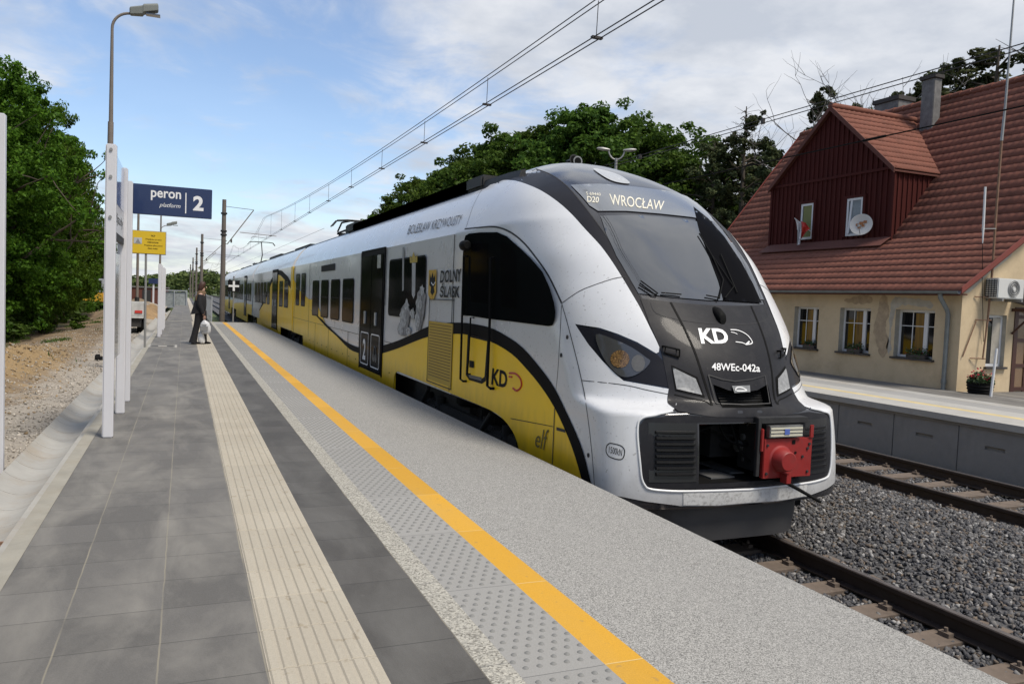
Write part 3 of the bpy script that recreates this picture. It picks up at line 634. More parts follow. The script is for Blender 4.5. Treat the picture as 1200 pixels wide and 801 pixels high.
def rocks(name, pts, sizes, mt, seed=3, kind='stuff', label=None, cat=None):
    R_ = np.random.RandomState(seed); P = [proto_stone(i) for i in range(10)]
    pts = np.array(pts); sizes = np.array(sizes); n = len(pts); pi_ = R_.randint(0, 10, n)
    q = R_.normal(size=(n, 4)); q /= np.linalg.norm(q, axis=1)[:, None]; w_, x_, y_, z_ = q.T
    Rm = np.stack([1-2*(y_*y_+z_*z_), 2*(x_*y_-z_*w_), 2*(x_*z_+y_*w_), 2*(x_*y_+z_*w_), 1-2*(x_*x_+z_*z_), 2*(y_*z_-x_*w_), 2*(x_*z_-y_*w_), 2*(y_*z_+x_*w_), 1-2*(x_*x_+y_*y_)], 1).reshape(n, 3, 3)
    VV = []; FF = []; off = 0
    for k in range(10):
        m = pi_ == k; a, f = P[k]; c = int(m.sum())
        v = np.einsum('nij,kj->nki', Rm[m], a)*sizes[m][:, None, None] + pts[m][:, None, :]
        VV.append(v.reshape(-1, 3)); FF.append((f[None] + (np.arange(c)*len(a))[:, None, None]).reshape(-1, 3) + off); off += c*len(a)
    o = mesh_np(name, np.concatenate(VV), np.concatenate(FF), mt); tag(o, label, cat, None, kind); return o
pts = []; sz = []
RR = random.Random(5)
def on_rail(x):
    return any(abs(x-(c+s*0.755)) < 0.06 for c in (T1, T2) for s in (-1, 1))
for (x0, x1, y0, y1, dens, s0, s1) in ((5.0, 9.9, 3.2, 9.5, 950, .018, .036), (9.4, 12.0, 3.2, 15, 420, .02, .036), (4.0, 9.4, 9.5, 20, 330, .02, .038), (7.0, 12.0, 15, 40, 120, .024, .042), (3.5, 4.98, 2, 9.5, 250, .02, .036), (5.0, 9.9, 1.5, 3.2, 350, .02, .036)):
    for _ in range(int((x1-x0)*(y1-y0)*dens)):
        x = RR.uniform(x0, x1); y = RR.uniform(y0, y1)
        if on_rail(x): continue
        insl = any(abs(x-c) < 1.35 for c in (T1, T2)) and (y % 0.6) < 0.27
        if insl and RR.random() < 0.80: continue
        s = RR.uniform(s0, s1); z = bal_h(x, y) + RR.uniform(-0.2, 0.7)*s
        pts.append((x, y, z)); sz.append(s)
rocks('ballast', pts, sz, M['stone'], label='dark grey crushed stone ballast between and around the rails', cat='ballast')
pts = []; sz = []
for _ in range(15000):
    y = 5 + 38*RR.random()**2; x = -1.5 - 3.4*RR.random()**1.5
    s = RR.uniform(.006, .022)*(1.0 if RR.random() < .96 else 2.0); pts.append((x, y, earth_h(x, y)+s*.3)); sz.append(s)
rocks('gravel', pts, sz, M['pebble'], seed=9, label='pale loose gravel and pebbles scattered over the dug earth beside the gutter', cat='gravel')
def rail_prof(xc):
    return [(xc+a, b) for a, b in ((-.072, -.172), (.072, -.172), (.072, -.16), (.012, -.145), (.009, -.05), (.036, -.038), (.037, -.004), (.030, 0), (-.030, 0), (-.037, -.004), (-.036, -.038), (-.009, -.05), (-.012, -.145), (-.072, -.16))]
def track(c, label, y0, y1, ny):
    t = thing('railway_track', label, 'railway track', (c, 0, 0)); 
    for s in (-1, 1):
        xc = c + s*0.755; p = rail_prof(xc)
        obj('rail', MB().loft([[(x, y0, z) for x, z in p], [(x, y1, z) for x, z in p]]), M['rail'], t)
        obj('running_surface', MB().box(xc-.027, xc+.027, y0, y1, -.001, .0025), M['railhead'], t)
    first = None
    for k in range(ny):
        y = 0.135 + 0.6*(k + (2 if c == T1 else 0))
        g = MB().box(-1.3, 1.3, -.13, .13, -.30, -.176)
        for s in (-1, 1):
            for d in (-.11, .11):
                g.box(s*0.755+d-.03, s*0.755+d+.03, -.05, .05, -.176, -.14); g.lathe((s*0.755+d, 0, -.14), [(.016, 0), (.016, .035)], 6)
        if first is None:
            first = obj('sleeper', g, M['sleeper'], t, local=True); o = first
        else:
            o = first.copy(); COL.objects.link(o); o.parent = t
        o.location = (RR.uniform(-.02, .02), y, RR.uniform(-.006, .006)); o.rotation_euler = (0, 0, RR.uniform(-.012, .012))
    return t
track(T1, 'railway track under the white and yellow train beside the near platform', -3, 400, 60)
track(T2, 'railway track along the far platform, beyond the stone ballast heap', -3, 400, 90)
# ------------------------------------------------------------------ far platform
E2 = 12.13
g = MB().box(E2-0.02, 16.5, -6, 130, PZ-0.16, PZ-0.02)
struct(obj('far_platform_body', g, M['wallblock']))
for (x0, x1, mt, z) in ((E2-0.06, E2+0.74, 'concrete', 0), (E2+0.74, E2+0.98, None, 0), (E2+0.98, 13.75, 'concrete', 0), (13.75, 14.35, 'dome', 0), (14.35, 14.85, None, 1), (14.85, 16.19, 'paver', 0)):
    mt_ = M[mt] if mt else (mat('faded_yellow', (0.50, 0.40, 0.20), 0.85, var=0.15, vs=3) if z == 0 else M['gutter'])
    struct(obj('far_platform_paving', MB().box(x0, x1-0.002, -6, 130, PZ-0.02, PZ+0.002*(z)), mt_))
struct(obj('far_platform_edge', MB().box(E2-0.06, E2+0.1, -6, 130, PZ-0.11, PZ-0.0205), M['concrete']))
# wall blocks: countable; one object per L-block
t = thing('platform_retaining_wall', 'grey concrete block wall with small lifting slots under the far platform edge', 'retaining wall', (E2, 0, 0))
first = None
for k in range(46):
    y = -2 + 1.32*k
    if first is None:
        l, f = fill([[(-.648, -.6), (.648, -.6), (.648, .64), (-.648, .64)], [(-.17, .28), (.17, .28), (.17, .34), (-.17, .34)]])
        g = MB(); g.add([(0, a, b) for a, b in l], f); g.box(0.03, 0.1, -.655, .655, -.6, .64)
        g.box(.0, .03, -.65, -.648, -.6, .64); g.box(0, .03, .648, .65, -.6, .64)
        o = first = obj('wall_block', g, M['wallblock'], t, local=True, solid=-0.0)
    else: o = first.copy(); COL.objects.link(o); o.parent = t
    o.location = (RR.uniform(-.004, .004), y, 0)
struct(obj('far_platform_core', MB().box(E2+0.12, 40, -6, 130, -0.5, PZ-0.17), M['wallblock']))
struct(obj('station_forecourt', MB().box(16.22, 60, -40, 130, PZ-0.16, PZ-0.03), M['paver']))
# ------------------------------------------------------------------ the train
XC, HW = 5.08, 1.42; XS = XC - HW
def pch(xs, ys):
    xs = np.array(xs, float); ys = np.array(ys, float)
    h = np.diff(xs); d = np.diff(ys)/h; m_ = np.zeros_like(ys); m_[0] = d[0]; m_[-1] = d[-1]
    for i in range(1, len(xs)-1):
        m_[i] = 0 if d[i-1]*d[i] <= 0 else 2*d[i-1]*d[i]/(d[i-1]+d[i])
    def f(x):
        i = min(max(int(np.searchsorted(xs, x))-1, 0), len(xs)-2); t = (x-xs[i])/h[i]; t = min(max(t, 0), 1)
        return (2*t**3-3*t*t+1)*ys[i]+(t**3-2*t*t+t)*h[i]*m_[i]+(-2*t**3+3*t*t)*ys[i+1]+(t**3-t*t)*h[i]*m_[i+1]
    return f
Fz = pch([.30, .54, .70, 1.40, 1.50, 1.8, 1.95, 2.5, 2.9, 3.36, 3.8, 4.0, 4.2, 4.32, 4.40], [6.25, 6.03, 6.02, 6.07, 6.15, 6.26, 6.34, 6.80, 7.20, 7.70, 8.33, 8.74, 9.28, 9.75, 10.6])
Lz = pch([.30, .6, 1.38, 1.46, 1.9, 2.4, 2.9, 3.36, 3.8, 4.1, 4.25, 4.40], [.45, .48, .60, 1.0, 1.15, 1.3, 1.7, 2.25, 2.4, 2.0, 1.5, .4])
Nz = pch([.30, 1.38, 1.46, 1.8, 2.2, 2.6, 3.0, 3.4, 3.7, 4.0, 4.4], [2.6, 2.6, 2.0, 1.97, 2.4, 2.9, 3.6, 3.7, 4.0, 3.6, 2.6])
Wz = pch([.3, 3.34, 3.38, 3.6, 3.8, 3.95, 4.1, 4.25, 4.35, 4.40], [1.42, 1.42, 1.405, 1.31, 1.19, 1.07, .90, .62, .34, .01])
def ring(z, yb, nt_=44, nb=12, keys=()):
    W = Wz(z); L = Lz(z); f = Fz(z); n = Nz(z); pts = []
    for i in range(nt_+1):
        t = (i/nt_)*pi/2; x = W*sin(t)**(2/n); y = f + L*(1-max(cos(t), 0)**(2/n)); pts.append((x, y))
    y1 = pts[-1][1]
    tgt = sorted(set([yb] + [k for k in keys if k > y1+0.02] )) 
    yl = [y1+(yb-y1)*(k+1)/nb for k in range(nb)]
    for k in keys:                       # snap to key stations
        j = min(range(len(yl)), key=lambda q: abs(yl[q]-k))
        if k > y1+0.05 and j < len(yl)-1: yl[j] = k
    pts += [(W, y) for y in yl]
    half = pts; full = [(-x, y) for x, y in half[::-1]] + half[1:]
    return [(XC+x, y, z) for x, y in full]
zs = sorted(set([.50, .54] + [.54+.04*i for i in range(1, 72)] + [1.0, .74, 1.30, 1.36, 1.40, 1.42, 1.44, 1.48, 4.0]))
zs = [z for z in zs if z < 3.42]; z = 3.42
while z < 4.399: zs.append(z); z += 0.035*max(0.12, (4.42-z)/1.0)
zs.append(4.40)
def nosegeo(yb, cut=False):
    rings = [ring(z, yb, keys=(8.2,)) for z in zs]; n = len(rings[0]); V = [v for r_ in rings for v in r_]; fs = []
    for i in range(len(rings)-1):
        for k in range(n-1):
            q = (i*n+k, i*n+k+1, (i+1)*n+k+1, (i+1)*n+k)
            if cut:
                c = np.mean([V[a] for a in q], axis=0)
                if abs(c[0]-XC) < 0.60 and 0.735 < c[2] < 1.31 and c[1] < 7: continue      # coupler hatch
                if abs(c[0]-XC) < 0.37 and 1.41 < c[2] < 1.68 and c[1] < 7: continue      # recess
                if abs(c[0]-XC) > 1.3 and c[2] < 0.98 and c[1] > 8.35: continue              # bogie arch
            fs.append(q)
    return V, fs
Vn, Fn = nosegeo(16.0); BV = BVHTree.FromPolygons([Vector(v) for v in Vn], Fn)
CV = Vector(CP)
def onsurf(x, y, off=0.004):
    d = Vector(ray(x, y)); r_ = BV.ray_cast(CV, d)
    if r_[0] is None: return None
    n = r_[1];
    if n.dot(d) > 0: n = -n
    return r_[0] + n*off
def onfront(w_, z, off=0.004):
    r_ = BV.ray_cast(Vector((XC+w_, 0, z)), Vector((0, 1, 0)))
    if r_[0] is None: return Vector((XC+w_, 12, z))
    n = r_[1]
    if n.y > 0: n = -n
    return r_[0] + n*off
train = thing('passenger_train', 'white, yellow and black electric train with an open front hatch standing at the near platform', 'train', (XC, 6.0, 0))
cab = obj('cab_nose', nosegeo(11.0, True), M['black_gloss'], train, smooth=True, angle=35)
def shell(name, loops, mt, parent=train, off=0.004, grid=5, clip=True, mirror=True, smooth=True, yclip=None):
    v2, fs = fill(loops, grid); v3 = []; bad = set()
    for i, p in enumerate(v2):
        q = onsurf(p[0], p[1], off)
        if q is None: bad.add(i); q = Vector((0, 0, 0))
        v3.append(q)
    fs = [f for f in fs if not any(i in bad for i in f)]
    bm = bmesh.new(); vv = [bm.verts.new(p) for p in v3]
    for f in fs:
        a, b, c = (v3[i] for i in f[:3])
        if max((a-b).length, (b-c).length, (a-c).length) > 1.2: continue
        try: bm.faces.new([vv[i] for i in f])
        except Exception: pass
    bmesh.ops.delete(bm, geom=[v for v in bm.verts if not v.link_faces], context='VERTS')
    def bis(co, no):
        bmesh.ops.bisect_plane(bm, geom=bm.verts[:]+bm.edges[:]+bm.faces[:], plane_co=co, plane_no=no, clear_outer=True, dist=1e-5)
    if clip: bis((XC, 0, 0), (1, 0, 0))
    if yclip: bis((0, yclip, 0), (0, 1, 0))
    bm.verts.ensure_lookup_table(); bm.verts.index_update()
    V = [tuple(v.co) for v in bm.verts]; Fq = [tuple(v.index for v in f.verts) for f in bm.faces]; bm.free()
    # consistent outward normals
    def outw(V, Fq):
        out = []
        for f in Fq:
            a, b, c = (Vector(V[i]) for i in f[:3]); n = (b-a).cross(c-a); r_ = BV.find_nearest(a)
            ref = (a - Vector((XC, 11, 1.9))); out.append(f if n.dot(ref) > 0 else f[::-1])
        return out
    Fq = outw(V, Fq)
    res = [obj(name, (V, Fq), mt, parent, smooth=smooth, fixn=False, angle=60)]
    if mirror:
        Vm = [(2*XC-v[0], v[1], v[2]) for v in V]; Fm = [f[::-1] for f in Fq]
        if mirror == 'join':
            bpy.data.objects.remove(res[0]); n = len(V)
            res = [obj(name, (V+Vm, Fq+[tuple(i+n for i in f) for f in Fm]), mt, parent, smooth=smooth, fixn=False, angle=60)]
        else: res.append(obj(name, (Vm, Fm), mt, parent, smooth=smooth, fixn=False, angle=60))
    return res
def frontshell(name, loops, mt, parent=train, off=0.006, grid=0.05):
    v2, fs = fill(loops, grid); V = [onfront(a, b, off) for a, b in v2]
    Fq = []
    for f in fs:
        a, b, c = (V[i] for i in f[:3]); Fq.append(f if (b-a).cross(c-a).y < 0 else f[::-1])
    return obj(name, (V, Fq), mt, parent, smooth=True, fixn=False, angle=60)
# the white outer skin of the cab, traced along its edge
top_edge = smoothpoly([(500, 236), (520, 230), (548, 222), (575, 214.3), (587, 211.8), (600, 211.8), (613.6, 215), (633.7, 223.5), (653.8, 236.9), (670.5, 252), (687, 270.3), (704, 288.7), (720, 311), (737.8, 340), (750.4, 361.7), (760.4, 381.8), (768.8, 398.5)], k=3) + [(772.6, 407), (771.8, 412.7), (768.8, 414), (763.7, 411)]
lampup = [(747, 401), (723.6, 391), (703.5, 384.3), (674.3, 379.6)]; lampdn = [(690, 403.5), (706.9, 423.6), (722, 438.7), (731, 446.2), (787, 456.2)]
mid = [(788.8, 460.4), (791.3, 464.6), (793, 472), (791.3, 478.4), (785.5, 483.4), (767, 486), (755.4, 487.6), (749.5, 491), (747, 495), (746.5, 510), (749.5, 543.6), (751.2, 560.3), (755.4, 569.5), (760.4, 573), (773.8, 574.5), (797, 575.4), (838.5, 574.5), (878.6, 572.8), (895, 572)]
def PJ(*p): return proj(p)
low = [(895, 588), (878.6, 588.7), (840, 592), (797, 592), (757, 587), (723.6, 580.4), (703.5, 574), PJ(XS, 6.9, .52), PJ(XS, 7.6, .45), PJ(XS, 8.28, .45), PJ(XS, 8.31, .62), PJ(XS, 8.48, .80), PJ(XS, 8.83, .93), PJ(XS, 9.4, .99), PJ(XS, 11.3, 1.02)]
shell('white_bodywork', [top_edge + lampup + lampdn + mid + low], M['white_paint'], off=0.008, grid=4, yclip=11.0)
# lower lip weathering strip (part of bumper)
shell('bumper_lip', [[(800, 576.8), (838.5, 575.9), (878.6, 574.2), (895, 573.4), (895, 587), (878.6, 587.5), (840, 590.8), (800, 591)]], M['lip_white'], off=0.014, grid=4, mirror='join')
# white rolled edge round the hatch
def ribbon(name, pts, wd, mt, parent=train, off=0.008, mirror=True, k=4, sm=True):
    P = smoothpoly(pts, k=k) if sm else pts; V = []; fs = []
    q = [onsurf(x, y, off) for x, y in P]; q = [a for a in q if a is not None]
    for i, p in enumerate(q):
        d = (q[min(i+1, len(q)-1)] - q[max(i-1, 0)]).normalized(); r_ = BV.find_nearest(p); n = r_[1]; s = d.cross(n).normalized()*wd/2
        V += [p - s, p + s]
    for i in range(len(q)-1): fs.append((2*i, 2*i+1, 2*i+3, 2*i+2))
    obj(name, (V, fs), mt, parent, fixn=True)
    if mirror: obj(name, ([(2*XC-v[0], v[1], v[2]) for v in V], [f[::-1] for f in fs]), mt, parent, fixn=True)
# A pillar / roof band, hood skin
bandout = [(560, 218), (575, 213.5), (587, 210.8), (600, 210.8), (613.6, 214), (633.7, 222.5), (653.8, 236), (670.5, 251), (687, 269.3), (704, 287.7), (720, 310), (737.8, 339), (750.4, 360.7), (760.4, 380.8), (772, 404), (787, 455)]
bandin = [(795, 456), (781, 420), (768, 385), (753, 352), (735, 322), (716, 285), (697, 258), (680, 236), (664, 218), (646, 205), (628, 198), (606, 197), (585, 201)]
shell('roof_band', [smoothpoly(bandout, k=2) + smoothpoly(bandin, k=2)], M['band'], off=0.003, grid=5)
ribbon('band_seam', bandin[:-2][::-1], 0.012, M['seam'], off=0.006)
# hood (front mask) in front-view coordinates
hood = smoothpoly([(0, 2.42), (.40, 2.43), (.80, 2.46)], k=3) + [(.80, 2.2), (.76, 1.95), (.755, 1.6), (.80, 1.47), (.78, 1.41), (.4, 1.365), (0, 1.355)]
hood = hood + [(-a, b) for a, b in hood[::-1][1:-1]]
slot = [(-.33, 1.655), (-.17, 1.60), (0, 1.585), (.17, 1.60), (.33, 1.655), (.30, 1.44), (-.30, 1.44)]
frontshell('hood', [hood, slot], M['hood'], off=0.010)
ribbon('hood_crease', [(785.5, 355), (800.5, 383.5), (814, 413.6), (824, 443.7), (834, 476)], 0.022, M['rubber'], off=0.014)
ribbon('hood_seam', [(790, 462.5), (805, 466), (826, 471), (833, 476)], 0.012, M['rubber'], off=0.014)
ribbon('hood_seam', [(762, 355), (768.8, 367.6), (793.8, 375), (822, 379), (838, 380)], 0.006, M['seam'], off=0.013)
for nm, a in (('a', [(.745, 1.50), (.42, 1.475), (.36, 1.40)]),):
    pass
# windscreen and a black patch painting the dark reflection on its right side
gl = [(0, 2.47), (.45, 2.485), (.80, 2.51), (.86, 2.9), (.85, 3.15), (.80, 3.37), (.4, 3.41), (0, 3.42)]
gl = gl + [(-a, b) for a, b in gl[::-1][1:-1]]
ws = frontshell('windscreen', [gl], M['windscreen'], off=0.010)
shell('dark_reflection', [[(812, 243), (829, 256.5), (848, 278), (868, 308), (882, 334), (891.5, 355.5), (847, 352.5), (841, 330), (829, 298), (819, 271)]], M['glass'], off=0.013, grid=4, clip=False, mirror=False)
dp = [(0, 3.46), (.45, 3.455), (.79, 3.43), (.84, 3.5), (.85, 3.70), (.84, 3.79), (.5, 3.825), (0, 3.835)]
dp = dp + [(-a, b) for a, b in dp[::-1][1:-1]]
ds = frontshell('destination_display', [dp], M['display'], off=0.012)
g = MB()
def quadmap(c, off=0.018, fn=None):   # c: image quad TL,TR,BR,BL
    def f(u, v):
        x = (c[3][0]*(1-u)+c[2][0]*u)*(1-v) + (c[0][0]*(1-u)+c[1][0]*u)*v
        y = (c[3][1]*(1-u)+c[2][1]*u)*(1-v) + (c[0][1]*(1-u)+c[1][1]*u)*v
        return onsurf(x, y, off) if fn is None else fn(x, y)
    return f
def itext(name, s, quad, mt, parent, bold=0.0, off=0.018, shear=0.0, fn=None):
    return obj(name, text(MB(), s, quadmap(quad, off, fn), bold, shear), mt, parent, fixn=True)
itext('lettering', 'WROCŁAW', [(713.5, 228.5), (778, 237), (776.5, 248), (715.5, 241.5)], M['led'], ds, 0.0)
itext('lettering', 'D20', [(687.8, 231.2), (702, 232.5), (701, 239.2), (688.3, 238)], M['led'], ds, 0.01)
itext('lettering', 'S 69440', [(686.5, 226.2), (703.5, 227.8), (703.5, 231), (687.3, 229.8)], M['led'], ds, 0.0)
shell('roof_lamp', [smoothpoly([(695, 198.4), (710, 201), (727, 206.8), (738, 215.5), (723.6, 214.5), (710, 209.3)], True, 4)], M['lens_white'], off=0.012, grid=4, clip=False, mirror=False)
# side headlights
for nm in ('headlight',):
    hl = shell('headlight', [[(676, 381), (703.5, 386), (723.6, 392.8), (747, 402.8), (763, 412.5), (771, 416), (779, 425), (785, 454), (731, 444.5), (722, 437), (706.9, 422), (690, 402.5)]], M['band'], off=0.006, grid=5)
    lens_poly = smoothpoly([(699, 392), (718, 397), (740, 407), (757, 419), (762, 424), (754, 434), (741, 441), (728, 441), (716, 431), (705, 414)], True, 3)
    for i, (ob, mr) in enumerate(zip(hl, (False, True))):
        a = shell('lens', [lens_poly], M['lens_dark'], parent=hl[i], off=0.016, grid=4, mirror=True)
        bpy.data.objects.remove(a[1-i])
        a = shell('indicator', [[(727+11*cos(k*pi/7), 421+10.5*sin(k*pi/7)) for k in range(14)]], M['amber'], parent=hl[i], off=0.021, grid=3, mirror=True)
        bpy.data.objects.remove(a[1-i])
        a = shell('reflector', [[(748+8*cos(k*pi/7), 426+10*sin(k*pi/7)) for k in range(14)]], M['grey_plate'], parent=hl[i], off=0.019, grid=3, mirror=True)
        bpy.data.objects.remove(a[1-i])
fl = shell('fog_lamp', [[(786.3, 427.8), (817, 442), (825.5, 466.2), (791, 458)]], M['rubber'], off=0.014, grid=5)
for i in (0, 1):
    a = shell('lens', [[(787.8, 431), (814.5, 444), (822, 463), (792.5, 456)]], M['fog_lens'], parent=fl[i], off=0.020, grid=4, mirror=True); bpy.data.objects.remove(a[1-i])
# front slot with emblem
a_ = [onfront(p_[0], p_[1], .010) for p_ in slot]; b_ = [p_ + Vector((0, .13, 0)) for p_ in a_]
fr = obj('front_recess', MB().add(a_ + b_, [(i, (i+1) % 7, (i+1) % 7 + 7, i+7) for i in range(7)] + [tuple(range(7, 14))]), M['rubber'], train, fixn=False)
g = MB()
for k in range(9): g.tube([onfront(-.29, 1.455+.022*k, -.06), onfront(0, 1.455+.022*k, -.06), onfront(.29, 1.455+.022*k, -.06)], .004, 4)
obj('recess_mesh', g, M['grille'], fr)
ribbon('recess_rim', [(829.3, 439.5), (845, 444.5), (860, 447), (880, 444.5), (895, 440.3), (901, 473.7), (870, 475), (839, 473.7), (829.3, 439.5)], 0.012, M['dark'], parent=fr, off=0.020, mirror=False, sm=False)
em = shell('emblem', [[(856, 452.5), (876.5, 451.8), (877, 459.6), (859, 461)]], M['steel'], off=0.028, grid=4, clip=False, mirror=False)
ribbon('emblem_mark', [(860, 458.5), (860.5, 455), (866, 454.4), (872.5, 457.8), (866, 458.6), (861, 458.4)], 0.012, M['decal_white'], parent=em[0], off=0.034, mirror=False)
logo = itext('company_lettering', 'KD', [(817.2, 385.5), (849, 386), (854.3, 403.3), (821, 403.5)], M['decal_white'], train, 0.035)
for pp, wd in (([(855, 387.3), (864, 388), (874, 393), (880, 400.5), (879, 403.5), (873, 404.6)], 0.011), ([(873, 404.6), (869, 402.5), (861, 401.4)], 0.010), ([(855.5, 390), (860, 391), (863, 392.6)], 0.008), ([(873, 404.6), (877, 400.8)], 0.016)):
    ribbon('company_mark', pp, wd, M['decal_white'], off=0.018, mirror=False)
itext('fleet_number', '48WEc-042a', [(833.2, 425.6), (889, 427.5), (889.3, 436.2), (833.2, 434.2)], M['decal_white'], train, 0.015)
# bumper interior
def fbox(w0, w1, z0, z1, off, name, mt, parent, thick=0.03, nseg=8, joinsides=True):
    g = MB()
    for s in ((1, -1) if joinsides else (1,)):
        rf = []; 
        for i in range(nseg+1):
            w_ = s*(w0+(w1-w0)*i/nseg); a = onfront(w_, z0, off); b = onfront(w_, z1, off)
            rf.append([a, b, b+Vector((0, thick, 0)), a+Vector((0, thick, 0))])
        g.loft(rf)
    return obj(name, g, mt, parent, smooth=False, bevel=0)
# rim inside the opening and ribbed side plates
frontshell('hatch_surround', [[(-1.10, .70), (1.10, .70), (1.15, .78), (1.15, 1.28), (1.10, 1.345), (.78, 1.385), (0, 1.352), (-.78, 1.385), (-1.10, 1.345), (-1.15, 1.28), (-1.15, .78)], [(-.605, .74), (-.605, 1.31), (.605, 1.31), (.605, .74)]], M['hood'], off=0.006, grid=0.06)
for s in (1, -1):
    g = MB(); rf = []
    for i in range(9):
        w_ = s*(0.61+0.47*i/8); rf.append([onfront(w_, .76, .012), onfront(w_, 1.31, .012), onfront(w_, 1.31, -.02), onfront(w_, .76, -.02)])
    g.loft(rf); pl = obj('side_grille', g, M['grille'], train, bevel=0.004)
    for k in range(8):
        z = .84+.055*k; g = MB(); rf = []
        for i in range(9):
            w_ = s*(0.64+0.38*i/8); p = onfront(w_, z, .013)
            rf.append([p+Vector((0, 0, -.018)), p+Vector((0, -.022, -.006)), p+Vector((0, -.022, .010)), p+Vector((0, 0, .014))])
        g.loft(rf); obj('grille_rib', g, M['grille'], pl)
rim = smoothpoly([(788, 482.5), (767, 486.5), (755.4, 488.5), (749.8, 492), (747.5, 497), (747, 512), (750, 544), (751.8, 560), (756, 569), (761, 572.2), (774, 574), (797, 575), (838.5, 574.3), (878.6, 572.8)], k=3)
for s in (1, -1):
    q = [onsurf(x, y, .010) for x, y in rim]; q = [v for v in q if v is not None and v.x <= XC+.01]
    if s < 0: q = [Vector((2*XC-v.x, v.y, v.z)) for v in q]
    obj('hatch_rim', MB().tube(q, .011, 8), M['rim_white'], train, smooth=True)
g = MB(); yb = 7.5
g.box(XC-.62, XC+.62, yb, yb+.03, .70, 1.34); g.box(XC-.64, XC-.61, 6.10, yb, .70, 1.34); g.box(XC+.61, XC+.64, 6.10, yb, .70, 1.34); g.box(XC-.61, XC+.61, 6.06, yb, .68, .735); g.box(XC-.61, XC+.61, 6.14, yb, 1.315, 1.35)
hatch = obj('hatch_interior', g, M['rubber'], train)
g = MB(); g.box(XC-.32, XC-.04, 6.2, 6.55, .736, .75); g.box(XC+.02, XC+.2, 6.35, 6.9, .736, .752)
obj('floor_plate', g, M['grey_plate'], hatch)
g = MB(); g.tube([(XC-.1, 7.4, 1.0), (XC+.0, 6.9, .98), (XC+.15, 6.5, 1.0)], .05, 10); g.tube([(XC-.42, 7.3, 1.24), (XC-.2, 6.7, 1.22), (XC+.1, 6.6, 1.2)], .018, 8)
for k in range(6): g.tube([(XC-.3+.11*k, 7.4, 1.1+.02*(k % 3)), (XC-.25+.1*k, 6.8, 1.05+.05*(k % 2)), (XC-.1+.09*k, 6.55, 1.18-.06*(k % 3)), (XC+.08+.06*k, 6.45, 1.1)], .011, 6)
g.box(XC-.05, XC+.3, 6.6, 7.1, .86, 1.2); g.box(XC-.35, XC-.1, 6.9, 7.3, .85, 1.05)
obj('coupling_gear', g, M['dark'], hatch, bevel=0.003)
g = MB(); g.lathe((XC+.08, 6.35, 1.02), [(.035, 0), (.06, .01), (.06, .05), (.045, .06), (.045, .24)], 16, 'x')
obj('air_coupling', g, M['steel'], hatch, smooth=True)
for k, (mt_, pts, r_) in enumerate((('brownred', [(-.55, 6.5, 1.27), (-.3, 6.4, 1.25), (-.05, 6.5, 1.27)], .018), ('rubber', [(-.2, 6.3, 1.30), (-.12, 6.25, 1.12), (.1, 6.22, 1.05), (.22, 6.3, 1.2)], .014), ('steel', [(.12, 6.25, 1.26), (.3, 6.2, 1.24)], .02), ('rubber', [(-.05, 6.3, 1.28), (.05, 6.2, .95), (.25, 6.15, .86)], .012), ('grey_plate', [(.1, 6.3, 1.12), (.35, 6.25, 1.12)], .035), ('grey_plate', [(.12, 6.3, .90), (.33, 6.25, .90)], .03), ('sign_yellow', [(.02, 6.2, 1.285), (.14, 6.2, 1.285)], .012), ('grey_plate', [(-.5, 6.35, 1.2), (-.3, 6.8, 1.15)], .02), ('underbody', [(-.5, 7.3, .9), (.3, 7.3, .9)], .09), ('underbody', [(-.45, 7.0, 1.12), (-.1, 7.1, 1.0)], .05))):
    obj('hose', MB().tube([(XC+a, b, c) for a, b, c in smoothpoly(pts, k=4)], r_, 8), M[mt_], hatch, smooth=True)
# red coupler head, folded out on the right
def fy(x, y, Y): return Vector(hit(x, y, 1, Y))
YC = 5.93
cp = obj('coupler_head', MB(), M['red_paint'], train) if False else None
g = MB(); a = fy(896, 515.5, YC); b = fy(952.5, 511.5, YC); c = fy(947, 561.5, YC); d = fy(896, 562, YC)
x0, x1, z0, z1 = a.x, b.x, d.z+.01, (a.z+b.z)/2
g.box(x0, x1, YC, YC+.05, z0, z1); g.box(x0-.035, x0-.004, YC+.0, YC+.10, z1-.12, z1+.10); g.box(x1-.05, x1, YC-.015, YC, z1, z1+.13)

cpl = obj('coupler_head', g, M['red_paint'], train, bevel=0.006)
cc = fy(923, 537, YC-.02)
g = MB(); g.lathe((cc.x-.07, YC-.11, cc.z-.01), [(.085, -.01), (.095, .0), (.12, .10), (.14, .11)], 24, 'y'); obj('coupler_cone', g, M['red_paint'], cpl, smooth=True)
g = MB(); p = fy(921, 562, YC-.05); g.box(p.x-.03, p.x+.03, YC-.09, YC+.0, z0-.04, z0+.05); obj('latch', g, M['red_paint'], cpl, bevel=0.004)
g = MB(); p = fy(930, 517, YC); g.box(p.x-.02, p.x+.02, YC-.004, YC+.001, p.z-.025, p.z+.015); p = fy(932, 530, YC); g.lathe((p.x, YC-.004, p.z), [(.014, 0), (.014, .006)], 10, 'y'); obj('coupler_socket', g, M['rubber'], cpl)
g = MB(); a = fy(901, 498.5, YC-.01); b = fy(939, 511, YC-.01)
g.box(a.x, b.x, YC-.03, YC+.02, b.z, a.z)
for bx, bz in ((x0+.04, z0+.05), (x1-.05, z0+.05), (x1-.04, z1-.06), (x0+.04, z1-.06), (x1-.12, z0+.2), (x1-.06, z0+.28)): obj('bolt', MB().lathe((bx, YC-.012, bz), [(.013, 0), (.016, .012)], 6, 'y'), M['dark'], cpl)
ct = obj('contact_block', g, M['steel'], cpl, bevel=0.004)
g = MB(); 
for k in range(3): zq = b.z+(a.z-b.z)*(k+.6)/3.4; g.box(a.x+.01, b.x-.01, YC-.036, YC-.03, zq-.009, zq+.009)
